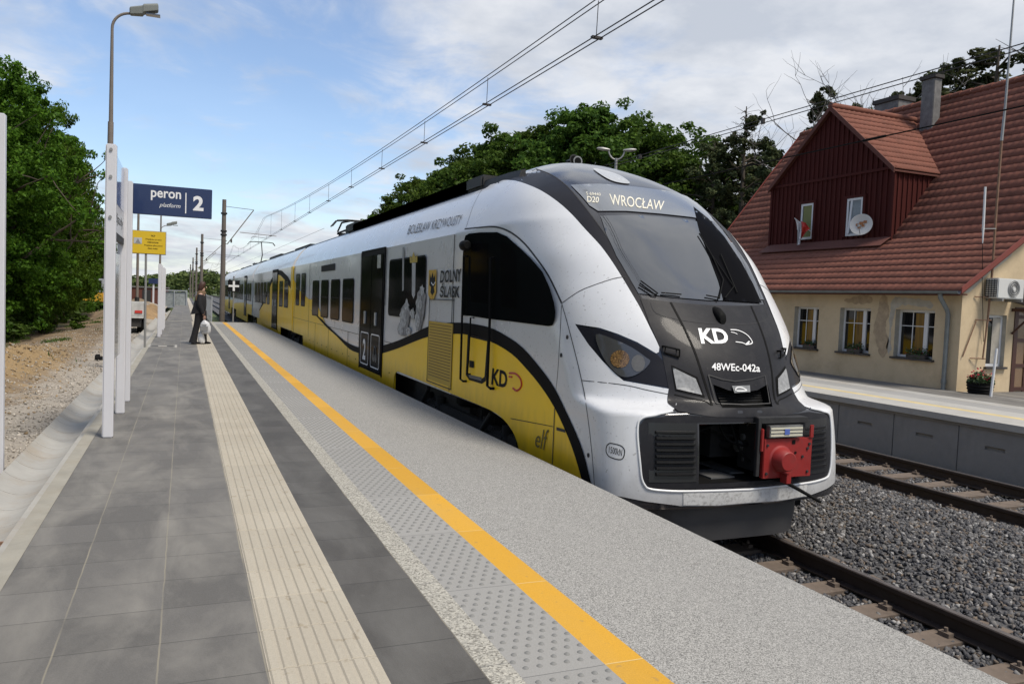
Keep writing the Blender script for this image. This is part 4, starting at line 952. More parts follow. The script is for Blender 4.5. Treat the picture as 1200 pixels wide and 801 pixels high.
obj('contact_strip', g, mat('contact_cream', (0.55, 0.53, 0.42), .4), ct); zq = (a.z+b.z)/2
g = MB().box((a.x+b.x)/2-.03, (a.x+b.x)/2+.03, YC-.041, YC-.0365, zq-.03, zq+.025); obj('contact_label', g, mat('label_blue', (0.08, 0.13, .4), .5), ct)
g = MB(); a = fy(896, 490, YC); b = fy(949, 497.5, YC); g.box(a.x-.02, b.x, YC+.02, YC+.3, b.z+.02, a.z); g.box(a.x-.05, a.x-.01, YC+.02, YC+.06, z0+.02, a.z); g.box(x0+.05, x1-.05, YC+.051, YC+.45, z0+.03, b.z+.01); obj('coupler_frame', g, M['dark'], cpl, bevel=0.004)
g = MB(); a = fy(918, 563, 5.95); b = fy(962, 588, 5.72); g.tube([(a.x-.15, 6.25, a.z+.02), a, b], [.02, .02, .014], 10); obj('release_bar', g, M['rubber'], train, smooth=True)
# snow plough
g = MB(); prof = []
for i in range(25):
    t = i/24*2-1; w_ = 1.08*t; prof.append((XC+w_, 6.16+.5*abs(t)**5))
rg = [[(x, y, .53) for x, y in prof], [(x, y+.01, .30) for x, y in prof], [(XC+(x-XC)*.985, y+.03, .13) for x, y in prof]]
g.loft([[*r_, (r_[-1][0], 7.3, r_[0][2]), (r_[0][0], 7.3, r_[0][2])] for r_ in rg])
obj('snow_plough', g, M['plough'], train, smooth=True, angle=35)
g = MB().box(XC-1.2, XC+1.2, 6.6, 8.3, .28, .62); obj('underframe', g, M['rubber'], train)
# handles, washer cap, wipers, mirrors
for s in (1, -1):
    g = MB(); a = onfront(-s*.62, 1.975, .01); b = onfront(-s*.74, 2.0, .01); n = Vector((0, -.055, -.0))
    g.tube([a, a+n, b+n, b], .009, 8); g.tube([a+Vector((0, 0, -.07)), a+n+Vector((0, 0, -.07)), a+n], .008, 8); g.tube([a+n+Vector((0, 0, -.07)), b+n*.8+Vector((0, 0, -.06)), b+n], .008, 8)
    obj('grab_handle', g, M['rubber'], train, smooth=True)
p = onsurf(842, 371, .0); g = MB()
g.loft([[p+Vector((r_*cos(t)*.95, -.02+dy, r_*sin(t)*1.1+dz)) for t in [k*pi/6 for k in range(12)]] for r_, dy, dz in ((.05, .09, .05), (.06, .03, .03), (.055, -.04, -.01), (.04, -.06, -.03))])
obj('camera_pod', g, M['rubber'], train, smooth=True)
for pl in ([(750, 331), (770, 346)], [(748, 336), (764, 346), (769, 347)], [(818, 276), (833, 302), (846, 330), (841, 352)], [(834, 303), (858, 338), (848, 351)], [(843, 300), (862, 345)], [(826, 348), (842, 351)], [(774, 345), (797, 347)]):
    q = [onsurf(x, y, .03) for x, y in pl]; g = MB().tube(q, .0075, 6); obj('windscreen_wiper', g, M['rubber'], train, smooth=True)
for x, y in ((672, 187), (676.5, 189)):
    p = atdepth(x, y, 11.6); p = Vector(p); g = MB()
    g.lathe(p, [(.075, -.02), (.062, 0), (.03, .08), (.018, .22)], 18, 'y'); g.tube([p+Vector((0, .15, -.1)), p+Vector((0, .15, 0))], .012, 6); obj('horn', g, M['steel'] if x > 674 else M['dark'], train, smooth=True)
    g = MB().lathe(p, [(.055, -.022), (.055, -.0205)], 18, 'y'); obj('horn_mouth', g, M['rubber'], train)
# seams
ribbon('body_seam', [(545, 268.6), (565, 266.6), (582, 266), (598.6, 272), (613.6, 283.7), (627, 299.6), (643.7, 323.4), (658.8, 355)], 0.022, M['seam'], off=0.010)
ribbon('body_seam', [(658.8, 355), (667, 383.6), (679.7, 434), (687.7, 474), (694.3, 527), (697.7, 570)], 0.010, M['seam'], off=0.010)
ribbon('body_seam', [(565, 222.6), (555, 242), (546.8, 267)], 0.009, M['seam'], off=0.010)
ribbon('body_seam', [(659.6, 355), (679, 341.8), (697, 334.3), (720, 326.8), (733, 325)], 0.009, M['seam'], off=0.010)
ribbon('body_seam', [(682.6, 445.7), (732, 451.2), (760, 457.5), (788, 463)], 0.008, M['seam'], off=0.010)
ribbon('body_seam', [(658.8, 357.7), (657, 395), (654.6, 434), (652.5, 456)], 0.008, M['seam'], off=0.010)
for x, y in ((665.5, 395), (658.5, 416), (690.5, 533)):
    p = onsurf(x, y, .008); obj('access_plug', MB().lathe(p, [(.022, -.006), (.022, .004)], 12, 'x'), M['seam'], train)
lb = [(715.5, 518.8), (727, 521.5), (732, 527), (730.5, 536), (725, 538), (714.5, 534.5), (711, 528.5), (712, 521.5), (715.5, 518.8)]
ribbon('load_plate_outline', lb, 0.009, M['decal_black'], off=0.010, mirror=False, k=3)
itext('load_lettering', '1500kN', [(714.5, 522.5), (729.5, 526), (728.7, 534), (714, 530)], M['decal_black'], train, 0.0, off=0.010)

# --- side planar decals:  image -> plane x = XS - off
def side(off): return lambda x, y: Vector(hit(x, y, 0, XS-off))
def sidefill(name, loops, mt, parent=train, off=0.009, img=True, both=True, thick=0.0):
    if img: loops = [[tuple(hit(x, y, 0, XS)[1:]) for x, y in l] for l in loops]
    v2, fs = fill(loops); res = []
    for s in ((-1, 1) if both else (-1,)):
        V = [(XC+s*(HW+off), a, b) for a, b in v2]
        o = obj(name, (V, fs), mt, parent, fixn=True)
        res.append(o)
    return res
sw_top = [(694.7, 568), (685, 529.6), (676.4, 507), (665, 482.5), (652, 456), (637, 434), (613.6, 407), (593.6, 392.8), (575, 383.6), (553.4, 379), (536.7, 377.8), (521, 378.7), (502, 382.8), (485.7, 390.5), (467, 399), (448, 405), (435, 408.5), (423, 407.6), (404, 399), (383.7, 380.5), (379, 375)]
sw_bot = [(683.4, 562), (675.5, 535), (665.9, 508.7), (651, 477), (635.3, 452.7), (620, 434), (600, 413.7), (575, 399.5), (553, 392.8), (536.7, 391), (521, 392.2), (502, 394.6), (485.7, 400.4), (467, 408), (448, 414), (435, 416.5), (423, 414), (410, 408.6), (395, 393.6), (384, 384)]
swt = smoothpoly([tuple(hit(x, y, 0, XS)[1:]) for x, y in sw_top], k=3); swb = smoothpoly([tuple(hit(x, y, 0, XS)[1:]) for x, y in sw_bot], k=3)
sf = swt[0]; bt = (sf[0]-.06, .45)
bogie = smoothpoly([(14.35, .45), (14.33, .85), (14.15, 1.0), (13.7, 1.02), (11, 1.0), (9.4, .985), (8.85, .93), (8.5, .80), (8.33, .62), (8.3, .45)], k=3)
yel = [(swb[0][0]-0.01, .45)] + swb + [(24.2, 2.2), (25.5, 2.2), (27.5, 2.45), (29.5, 2.9), (29.5, .98), (26.6, .98), (26.5, .45), (14.36, .45)] + bogie + [(8.29, .45)]
yel = [p for i, p in enumerate(yel) if i == 0 or (abs(p[0]-yel[i-1][0])+abs(p[1]-yel[i-1][1])) > 1e-4]
sidefill('yellow_livery', [yel], M['yellow'], off=0.012, img=False)
sidefill('black_swoosh', [swt + [(25.2, 1.9)] + swb[::-1]], M['swoosh'], off=0.015, img=False)

# --- car bodies
def carbody(y0, y1, mt_='white_paint'):
    prof = [(-HW, .98)] + [(-Wz(z), z) for z in (2.0, 3.34, 3.38, 3.5, 3.6, 3.7, 3.8, 3.9, 3.98, 4.05)]
    prof = [(a, b) for a, b in prof]; prof += [(-a, b) for a, b in prof[::-1]]
    g = MB().loft([[(XC+a, y0, b) for a, b in prof], [(XC+a, y1, b) for a, b in prof]]); c = obj('car_body', g, M[mt_], train, smooth=True, angle=9)
    pr = [(-Wz(z)-.001, z) for z in (4.052, 4.12)] + [(-.7, 4.18), (-.35, 4.22)]; pr += [(-a, b) for a, b in pr[::-1]]
    g = MB().loft([[(XC+a, y0, b) for a, b in pr], [(XC+a, y1, b) for a, b in pr]]); obj('roof_cover', g, M['band'], c, smooth=True)
    g = MB().box(XC-1.1, XC+1.1, y0, y1, .45, .975); obj('underframe', g, M['underbody'], c)
    return c
def skirt(y0, y1, mt_):
    for s in (-1, 1):
        g = MB().box(XC+s*(HW-.03), XC+s*HW, y0, y1, .45, .979); obj('side_skirt', g, M[mt_], train)
BOUND = [(11.0, 29.35), (30.05, 47.4), (48.1, 66.5), (67.2, 84.5), ]
for i, (a, b) in enumerate(BOUND): carbody(a, b)
skirt(14.36, 26.5, 'yellow'); skirt(33.4, 44.5, 'yellow'); skirt(51.5, 63, 'yellow'); skirt(70, 81, 'yellow')
for yb_ in (29.7, 47.75, 66.85):
    g = MB(); 
    for k in range(7):
        y = yb_-.33+.11*k
        for s_, hw_ in ((1.0, .04), (.96, .055)): g.prism([(XC+a*s_, y-hw_, b) for a, b in ((-1.34, .95), (1.34, .95), (1.34, 3.30), (1.16, 3.72), (.92, 3.95), (.5, 4.1), (-.5, 4.1), (-.92, 3.95), (-1.16, 3.72), (-1.34, 3.30))], (0, 2*hw_, 0))
    obj('gangway_bellows', g, M['gangway'], train)
# bogies
def bogie_geo(y, axles=(-1.45, 1.45)):
    b = obj('bogie', MB().box(XC-1.2, XC-1.06, y-2.2, y+2.2, .50, .68).box(XC+1.06, XC+1.2, y-2.2, y+2.2, .50, .68).box(XC-1.0, XC+1.0, y-.4, y+.4, .4, .8), M['underbody'], train, bevel=0.02)
    for a in axles:
        for s in (-1, 1):
            obj('wheel', MB().lathe((XC+s*.755, y+a, .42), [(.40, -.07), (.42, -.06), (.45, s*-.07) if False else (.42, .05), (.36, .065), (.2, .03)], 28, 'x'), M['dark'], b, smooth=True)
            g = MB().lathe((XC+s*1.16, y+a, .42), [(.15, -.08), (.15, .10), (.09, .14)], 16, 'x'); g.box(XC+s*1.08, XC+s*1.24, y+a-.3, y+a+.3, .36, .62)
            for q in (-.36, .36): g.lathe((XC+s*1.16, y+a+q, .45), [(.085, 0), (.085, .05), (.07, .08), (.085, .12), (.07, .16), (.085, .2), (.085, .33)], 12, 'z')
            obj('axle_box', g, M['underbody'], b, smooth=True)
        for s in (-1, 1):
            obj('damper', MB().tube([(XC+s*1.28, y+a+.5, .45), (XC+s*1.3, y+a-.1, .9)], .035, 8), M['dark'], b, smooth=True)
    for s in (-1, 1): obj('air_spring', MB().lathe((XC+s*1.0, y, .78), [(.2, 0), (.26, .04), (.26, .14), (.2, .18)], 16, 'z'), M['rubber'], b, smooth=True)
bogie_geo(11.15)
for q in (29.7, 47.75, 66.85, 82.5): bogie_geo(q)
# side cab window, cab door, handrails
cw = [(541.7, 369.4), (543.4, 300), (544.5, 283), (546.5, 276), (551, 273.6), (565, 272.3), (583.5, 272), (595, 277), (612, 292), (623, 302.5), (637, 318.4), (645.4, 336.8), (650.4, 353.5), (652.3, 366), (651.3, 375), (648.8, 381), (643.7, 382), (600, 376.5), (575, 373.6), (551.8, 370)]
cws = sidefill('cab_window', [cw], M['sideglass'], off=0.014)
sidefill('door_glass', [[(553, 285), (573, 285.5), (573, 356), (553, 353)]], M['glass'], parent=cws[0], off=0.017, both=False)
sidefill('window_pane', [[(588, 283), (598, 287), (607, 300), (607, 362), (588, 359)]], M['glass'], parent=cws[0], off=0.017, both=False)
def siderail(pts, r_, off=.06, name='handrail'):
    q = [Vector(hit(x, y, 0, XS-off)) for x, y in pts]; a = q[0].copy(); a.x = XS-.01; b = q[-1].copy(); b.x = XS-.01
    obj(name, MB().tube([a]+q+[b], r_, 8), M['rubber'], train, smooth=True)
siderail([(543.5, 300), (541.5, 372), (539.5, 444), (543, 446.5)], .016); siderail([(575, 302), (574, 372), (571, 452), (575, 455)], .019)
siderail([(551.5, 372), (549, 420), (547.5, 438)], .012)
sidefill('cab_door_outline', [[(549.3, 392), (574, 398), (570.5, 446), (566, 449.5), (551, 445), (547, 439)], [(551.2, 394.5), (572.2, 399.8), (569, 441), (565.5, 444), (553, 440.5), (549.5, 436)]], M['decal_black'], off=0.016, both=True)
sidefill('door_step', [[(550.5, 438.5), (566, 442), (565.5, 446), (551.5, 442.3)]], M['grey_plate'], off=0.019, both=True)
sidefill('door_lock', [[(551.5, 422), (557, 423), (556.8, 431), (551.3, 430)]], M['decal_black'], off=0.019, both=False)
p = Vector(hit(545, 287.5, 0, XS-.10)); obj('side_camera', MB().lathe(p, [(.05, -.10), (.07, -.05), (.07, .06), (.045, .10)], 14, 'y').box(p.x-.0, XS, p.y-.03, p.y+.03, p.z-.025, p.z+.025), M['rubber'], train, smooth=True)
# windows, doors along the side : (Y0, Y1, z0, z1)
def rrect(a, b, c, d, r_):
    out = []
    for (x, y, t0) in ((b-r_, d-r_, 0), (a+r_, d-r_, 90), (a+r_, c+r_, 180), (b-r_, c+r_, 270)):
        for k in range(5): t = radians(t0+k*22.5); out.append((x+r_*cos(t), y+r_*sin(t)))
    return out
def window(y0, y1, z0, z1, bars=(), off=.016, sky=True):
    w_ = sidefill('window', [rrect(y0, y1, z0, z1, .10)], M['rubber'], off=off, img=False)
    for i in (0, 1):
        s = (-1, 1)[i]; v2, fs = fill([rrect(y0+.03, y1-.03, z0+.03, z1-.03, .08)])
        obj('pane', ([(XC+s*(HW+off+.003), a, b) for a, b in v2], fs), M['sideglass'], w_[i])
        for zb in bars: obj('window_bar', MB().box(XC+s*(HW+off+.003), XC+s*(HW+off+.009), y0+.03, y1-.03, zb-.012, zb+.012), M['rubber'], w_[i])
    return w_
def door(y0, y1, z0=.80, z1=3.33, num=True):
    ym = (y0+y1)/2
    for i, s in ((0, -1), (1, 1)):
        x = XC+s*HW
        d = obj('door', MB().box(x, x+s*.022, y0, y1, z0, z1), M['swoosh'], train)
        for (a, b) in ((y0+.05, ym-.02), (ym+.02, y1-.05)):
            l = obj('door_leaf', MB().box(x+s*.022, x+s*.034, a, b, z0+.03, z1-.10), M['glass'], d, bevel=0.004)
            obj('door_handle', MB().box(x+s*.034, x+s*.06, (a+b)/2-.045, (a+b)/2+.045, 1.78, 2.05), M['lens_white'], d)
            if num:
                v2, fs = fill([rrect(a+.1, b-.1, z0+.10, z0+.80, .06), rrect(a+.125, b-.125, z0+.125, z0+.775, .05)])
                obj('door_marking', ([(x+s*.037, p_, q_) for p_, q_ in v2], fs), M['decal_white'], d)
        if num and s < 0:
            c = (ym+.02+y1-.05)/2; obj('class_number', text(MB(), '2', lambda u, v: (x-.038, c+.14-.28*u, z0+.2+.45*v), .03), M['decal_white'], d)
            c = (ym-.02+y0+.05)/2; obj('bicycle_sign', MB().lathe((x-.038, c+.09, z0+.32), [(.09, -.002), (.09, .0)], 12, 'x').lathe((x-.038, c-.10, z0+.32), [(.09, -.002), (.09, .0)], 12, 'x').tube([(x-.039, c+.09, z0+.32), (x-.039, c+.03, z0+.55), (x-.039, c-.08, z0+.53), (x-.039, c-.10, z0+.32)], .012, 5), M['grey_plate'], d)
            obj('door_sticker', MB().box(x-.037, x-.034, y0+.25, y0+.55, 2.95, 3.22), M['lens_white'], d)
        obj('door_frame', MB().box(x, x+s*.03, y0-.04, y0-.002, z0-.02, z1+.03).box(x, x+s*.03, y1+.002, y1+.04, z0-.02, z1+.03).box(x, x+s*.03, y0-.002, y1+.002, z1+.002, z1+.03), M['swoosh'], d)
door(15.35, 17.45)
window(12.45, 14.95, 2.02, 3.09, ())
for a, b in ((18.35, 19.75), (20.15, 21.45), (21.85, 23.1), (23.5, 24.75)): window(a, b, 1.72, 2.78, (2.3,))
for a, b in ((26.3, 27.3), (27.7, 28.7)): window(a, b, 1.95, 3.05, (2.5,))
# second car: yellow gable-shaped livery
def car_rest(y0, y1, ydoor, yel_):
    door(*ydoor, num=False)
    y = y0 + .8
    while y < y1 - 1.5:
        if not (ydoor[0]-1.5 < y < ydoor[1]+.1): window(y, y+1.35, 1.8, 2.85, ())
        y += 1.75
    if yel_: sidefill('yellow_livery', [[(y0, .99), (y1, .99), (y1, 1.35), (y1-3, 1.45), (ydoor[1]+1.5, 1.6), (y0, 1.6)]], M['yellow'], off=.006, img=False)
sidefill('yellow_livery', [[(30.05, .99), (43, .99), (43, 1.4), (40.2, 1.9), (37.6, 2.7), (35.4, 3.18), (33.6, 3.1), (31.2, 2.75), (30.05, 2.5)]], M['yellow'], off=.008, img=False)
sidefill('black_swoosh', [[(43.3, 1.4), (40.7, 2.0), (37.9, 2.85), (35.4, 3.33), (33.4, 3.28), (31.2, 3.0), (30.05, 2.75), (30.05, 2.5), (31.2, 2.75), (33.6, 3.08), (35.4, 3.16), (37.5, 2.7), (40.2, 1.9), (43, 1.4)]], M['swoosh'], off=.010, img=False)
car_rest(30.05, 47.4, (34.6, 36.6), False); car_rest(48.1, 66.5, (52.5, 54.5), True); car_rest(67.2, 84.5, (72, 74), True)
g = MB()
for s in (-1, 1): g.box(XC+s*(HW-.0), XC+s*(HW+.03), 29.38, 30.02, 1.0, 3.34)
obj('gangway_cover', g, M['yellow'], train)
# other end
g = MB(); r_ = []
for k in range(9):
    t = k/8; r_.append([(XC+a*(1-.35*t*t), 84.5+5.0*t, .5+(b-.5)*(1-.62*t**2.2)) for a, b in ((-HW, .5), (-HW, 3.34), (-1.2, 3.9), (-.8, 4.2), (.8, 4.2), (1.2, 3.9), (HW, 3.34), (HW, .5))])
g.loft(r_); obj('rear_cab', g, M['white_paint'], train, smooth=True, angle=40)
# louvred grille, decals
gq = [tuple(hit(x, y, 0, XS)[1:]) for x, y in ((503, 391), (532, 397), (531, 439), (501.5, 430.5))]
ys_ = (gq[0][0], gq[1][0]); 
gr = sidefill('air_grille', [[(ys_[0], 1.09), (ys_[0], 2.02), (ys_[1], 2.02), (ys_[1], 1.09)]], mat('yellow_dim', (0.50, .33, .02), .5), off=.018, img=False)
for k in range(19):
    z = 1.16+.045*k; obj('louvre', MB().box(XS-.021, XS-.0185, ys_[1]+.08, ys_[0]-.08, z, z+.013), M['louvre_dark'], gr[0])
g = MB(); 
for a in ((ys_[0]-.02, ys_[0]-.01), (ys_[1]+.01, ys_[1]+.02)): g.box(XS-.022, XS-.014, a[0], a[1], 1.06, 2.4)
g.box(XS-.022, XS-.014, ys_[1], ys_[0], 1.05, 1.062); g.box(XS-.022, XS-.014, ys_[1], ys_[0], 2.36, 2.372); obj('panel_seam', g, M['seam'], train)
sidefill('panel_seam', [[(600, 489.5), (650.5, 499.3), (650.5, 500), (600, 490.4)]], M['seam'], off=.018)
sidefill('panel_seam', [[(651.2, 478), (652, 478), (649, 549), (648.2, 549)]], M['seam'], off=.018)
sidefill('pipe_port', [[(654, 500), (664, 503), (664.5, 506.5), (654, 503.8)]], M['dark'], off=.02)
for yy, za, zb in ((11.02, 1.02, 3.33), (15.2, 2.2, 3.33), (17.6, 1.0, 3.33), (21.65, .5, 1.5), (25.4, 1.0, 3.33), (29.0, 1.0, 3.33), (18.9, .5, 1.5), (24.0, .5, 1.5)):
    obj('panel_seam', MB().box(XS-.0165, XS-.010, yy, yy+.012, za, zb), M['seam'], train)
for ya, yb2 in ((17.6, 29.3), (14.4, 15.2)): obj('panel_seam', MB().box(XS-.0165, XS-.010, ya, yb2, 1.50, 1.508), M['seam'], train)
for k in range(14): obj('skirt_bolt', MB().lathe((XS-.02, 14.7+.8*k, .93), [(.014, 0), (.014, .01)], 8, 'x'), M['seam'], train)
T = lambda off=.02: side(off)
itext('company_lettering', 'KD', [(577, 431), (594.5, 435), (594, 455), (575.5, 450)], M['decal_black'], train, .03, fn=T(.016))
sd = lambda n_, pts, wd, mt_: obj(n_, MB().tube([Vector(hit(x, y, 0, XS-.016)) for x, y in smoothpoly(pts, k=3)], wd, 5), mt_, train)
sd('company_mark', [(597, 437), (604, 437.5), (610, 444), (611, 452), (606, 457.5), (601, 454.5)], .012, M['decal_red']); sd('company_mark', [(596.5, 441), (600, 441.5)], .010, M['decal_red'])
itext('place_lettering', 'DOLNY', [(516.5, 317), (540.5, 314.5), (540, 330), (515.5, 331.5)], M['decal_black'], train, .02, fn=T())
itext('place_lettering', 'ŚLĄSK', [(516.5, 331.5), (539, 330.5), (538, 352.5), (514.5, 351.5)], M['decal_black'], train, .02, fn=T())
itext('name_lettering', 'BOLESŁAW KRZYWOUSTY', [(479.5, 264.5), (543, 251.5), (541, 262.5), (477.5, 275)], mat('name_grey', (0.10, 0.11, 0.13), 0.6), train, 0, off=.012, shear=.35)
itext('builder_lettering', 'elf', [(629, 503), (645, 503), (644, 529), (629, 523)], mat('decal_olive', (.12, .10, .02), .6), train, 0, off=.02, shear=.3)
cq = sidefill('coat_of_arms', [[(503.8, 316.5), (512.8, 315.8), (512.3, 343), (509.5, 350.5), (505.5, 351.5), (503, 345)]], mat('arms_yellow', (.55, .33, .02), .5), off=.018, both=False)
sidefill('eagle', [[(505, 320), (506.5, 326), (508.2, 319), (509.8, 326), (511.5, 319.5), (511.3, 334), (509.5, 336), (510.5, 342), (508, 346), (505.8, 342.5), (506.6, 336.5), (504.6, 334)]], M['decal_black'], parent=cq[0], off=.021, both=False)
sd('crescent', [(506, 331), (508, 334), (510.3, 330.6)], .012, M['decal_white'])
# printed grey column, sword and crown motif beside the window
sidefill('printed_motif', [[(471, 362), (478, 352), (482, 366), (480, 380), (476, 394), (470.5, 393), (471.5, 378)]], mat('print_grey', (.22, .22, .23), .5, var=.7, vs=9), off=.021, both=False)
sidefill('printed_motif', [[(490.5, 343), (496, 336), (500.5, 346), (498, 370), (494, 386), (489, 388), (488.5, 366)]], mat('print_grey_b', (.20, .20, .21), .5, var=.7, vs=9), off=.021, both=False)
sidefill('printed_motif', [[(484.2, 308), (488.6, 308), (488, 345), (486, 350), (484, 345)]], mat('print_pale', (.36, .37, .38), .5, var=.3, vs=9), off=.022, both=False)
sidefill('printed_motif', [[(473, 268+22), (475, 289.6), (474.6, 340), (472.6, 341)]], mat('print_mid', (.25, .26, .27), .5), off=.022, both=False)
sidefill('printed_crown', [[(482, 308), (481.5, 299), (484, 302), (486, 295), (488.5, 301.5), (490.6, 297.5), (490.4, 307.5)]], mat('print_gold', (.42, .30, .03), .5, var=.6, vs=14), off=.023, both=False)
M['pale_fig'] = mat('print_figure', (.34, .35, .36), .5, var=.9, vs=14)
for cx_, cy_, w2, h2, sd_ in ((474, 372, 4.5, 14, 1), (478, 358, 3, 8, 2), (471, 385, 4, 9, 3), (493, 356, 4, 12, 4), (496, 340, 3, 7, 5), (491, 376, 3.5, 11, 6), (485, 368, 3, 8, 7), (480, 388, 4, 5, 8)):
    r_ = random.Random(sd_); sidefill('printed_motif', [[(cx_+w2*r_.uniform(.6, 1.15)*cos(k*pi/8), cy_+h2*r_.uniform(.6, 1.15)*sin(k*pi/8)) for k in range(16)]], M['pale_fig'], off=.024+.0006*sd_, both=False)
sidefill('side_display', [[(377, 311.5), (393, 308.5), (393, 316.5), (377, 318.5)]], M['decal_black'], off=.012, both=False)
# roof equipment
def roofbox(y0, y1, x0, x1, z0, z1, mt_='dark', name='roof_equipment'): return obj(name, MB().box(x0, x1, y0, y1, z0, z1), M[mt_], train, bevel=.03)
g = MB(); L_ = [(10.1, 4.24), (11.2, 4.26), (13.4, 4.17), (15.2, 4.2)]
# raised fairing edge at the front of the roof
for s in (-1, 1):
    rr_ = []
    for y, z in ((9.95, 4.18), (10.4, 4.20), (11.5, 4.21), (13.2, 4.18), (15.3, 4.17)):
        rr_.append([(XC+s*.92, y, 4.0), (XC+s*.87, y, z), (XC+s*.80, y, z+.02), (XC+s*.80, y, 4.0)])
    g.loft(rr_)
obj('roof_fairing', g, M['dark'], train, smooth=True)
for (a, b, z1) in ((15.6, 17.2, 4.27), (17.7, 19.3, 4.24), (19.7, 20.9, 4.33), (21.3, 23.0, 4.40)):
    roofbox(a, b, XC-.80, XC+.80, 4.1, z1)
for k in range(8): roofbox(16.3+.83*k, 11.34+.66*k, XC-.93, XC+.93, 4.1, 4.30, name='roof_rib')
for (a, b, z1) in ((31, 35.5, 4.30), (36.2, 40, 4.26), (41, 46.5, 4.33), (49, 54, 4.27), (55.5, 58, 4.3), (61, 66, 4.28), (68, 71, 4.3), (75, 84, 4.26)):
    roofbox(a, b, XC-.66, XC+.66, 4.1, z1, 'dark' if int(a) % 2 else 'plough')
def pantograph(y, raised):
    p = obj('pantograph', MB().box(XC-.55, XC+.55, y-.05, y+.05, 4.32, 4.38).box(XC-.55, XC+.55, y+1.3, y+1.4, 4.32, 4.38).tube([(XC-.5, y, 4.38), (XC-.5, y+1.4, 4.38)], .03, 6).tube([(XC+.5, y, 4.38), (XC+.5, y+1.4, 4.38)], .03, 6), M['dark'], train)
    for (a, b) in ((-.45, 0.0), (.45, 0.0), (-.45, 1.35), (.45, 1.35)): obj('insulator', MB().lathe((XC+a, y+b, 4.2), [(.05, 0), (.07, .03), (.04, .06), (.07, .09), (.04, .12)], 10), M['insul'], p)
    if raised: arm = [(XC, y+1.3, 4.42), (XC, y+.0, 4.98), (XC, y+1.0, 5.92)]; hz = 5.95; hy = y+1.0
    else: arm = [(XC, y+2.6, 4.45), (XC, y+1.9, 4.72), (XC, y+.2, 4.70)]; hz = 4.68; hy = y+.1
    g = MB().tube(arm, .035, 6)
    if not raised: g.tube([(XC-.35, y+2.4, 4.5), (XC-.35, y+1.7, 4.74), (XC-.3, y+.2, 4.70)], .03, 6); g.tube([(XC+.35, y+2.4, 4.5), (XC+.35, y+1.7, 4.74), (XC+.3, y+.2, 4.70)], .03, 6)
    obj('pantograph_arm', g, M['dark'], p)
    g = MB()
    for q in (-.15, .15): g.tube([(XC-.95, hy+q, hz-.22), (XC-.8, hy+q, hz-.03), (XC-.5, hy+q, hz), (XC+.5, hy+q, hz), (XC+.8, hy+q, hz-.03), (XC+.95, hy+q, hz-.22)], .022, 6)
    g.box(XC-.03, XC+.03, hy-.15, hy+.15, hz-.04, hz-.01); obj('pantograph_head', g, M['dark'], p)
pantograph(24.4, False); pantograph(58.6, True)
# ------------------------------------------------------------------ station house
HX, HY0, HY1 = 16.2, 12.45, 24.1
EAVZ, KX, KZ, RX, RZ = 3.02, 18.2, 4.55, 22.1, 9.31
house = thing('station_house', 'old cream plastered station house with steep red tiled roof and dark red boarded dormer', 'house', (HX, HY0, PZ))
WY = [(13.12, 14.22), (14.98, 16.0), (16.76, 17.7), (19.6, 20.55), (21.5, 22.45)]; WZ0, WZ1 = 1.41, 2.57
def wall_plane(loops, X, th, nm, mt, ax='x'):
    v2, fs = fill(loops); g = MB(); n = len(v2)
    if ax == 'x': g.add([(X, a, b) for a, b in v2], fs)
    else: g.add([(a, X, b) for a, b in v2], fs)
    return obj(nm, g, mt, house)
wall_plane([[(HY0, PZ-.1), (HY1, PZ-.1), (HY1, 3.06), (HY0, 3.06)]] + [[(a, WZ0), (b, WZ0), (b, WZ1), (a, WZ1)] for a, b in WY], HX, 0, 'wall', M['plaster'])
# reveals
g = MB()
for a, b in []:
    g.add([(HX, a, WZ0), (HX, b, WZ0), (HX, b, WZ1), (HX, a, WZ1), (HX+.16, a, WZ0), (HX+.16, b, WZ0), (HX+.16, b, WZ1), (HX+.16, a, WZ1)], [(0, 1, 5, 4), (1, 2, 6, 5), (2, 3, 7, 6), (3, 0, 4, 7)])
# gable wall (near), with door and window openings
def roofz(x): return EAVZ + (KZ-EAVZ)*(x-15.85)/(KX-15.85) if x < KX else KZ + (RZ-KZ)*(x-KX)/(RX-KX)
gable = [(HX, PZ-.1), (28.0, PZ-.1), (28.0, roofz(HX)-.05), (2*RX-KX, KZ-.05), (RX, RZ-.06), (KX, KZ-.05), (HX, roofz(HX)-.05)]
GW = (17.1, 17.72, 1.32, 2.52); GD = (17.98, 19.0, PZ-.09, 2.72)
wall_plane([gable, [(GW[0], GW[2]), (GW[1], GW[2]), (GW[1], GW[3]), (GW[0], GW[3])], [(GD[0], GD[2]+.02), (GD[1], GD[2]+.02), (GD[1], GD[3]), (GD[0], GD[3])]], HY0, 0, 'gable_wall', M['plaster'], 'y')
wall_plane([gable], HY1, 0, 'gable_wall', M['plaster'], 'y')
wall_plane([[(HY0, PZ-.1), (HY1, PZ-.1), (HY1, 3.06), (HY0, 3.06)]], 28.0, 0, 'wall', M['plaster'])
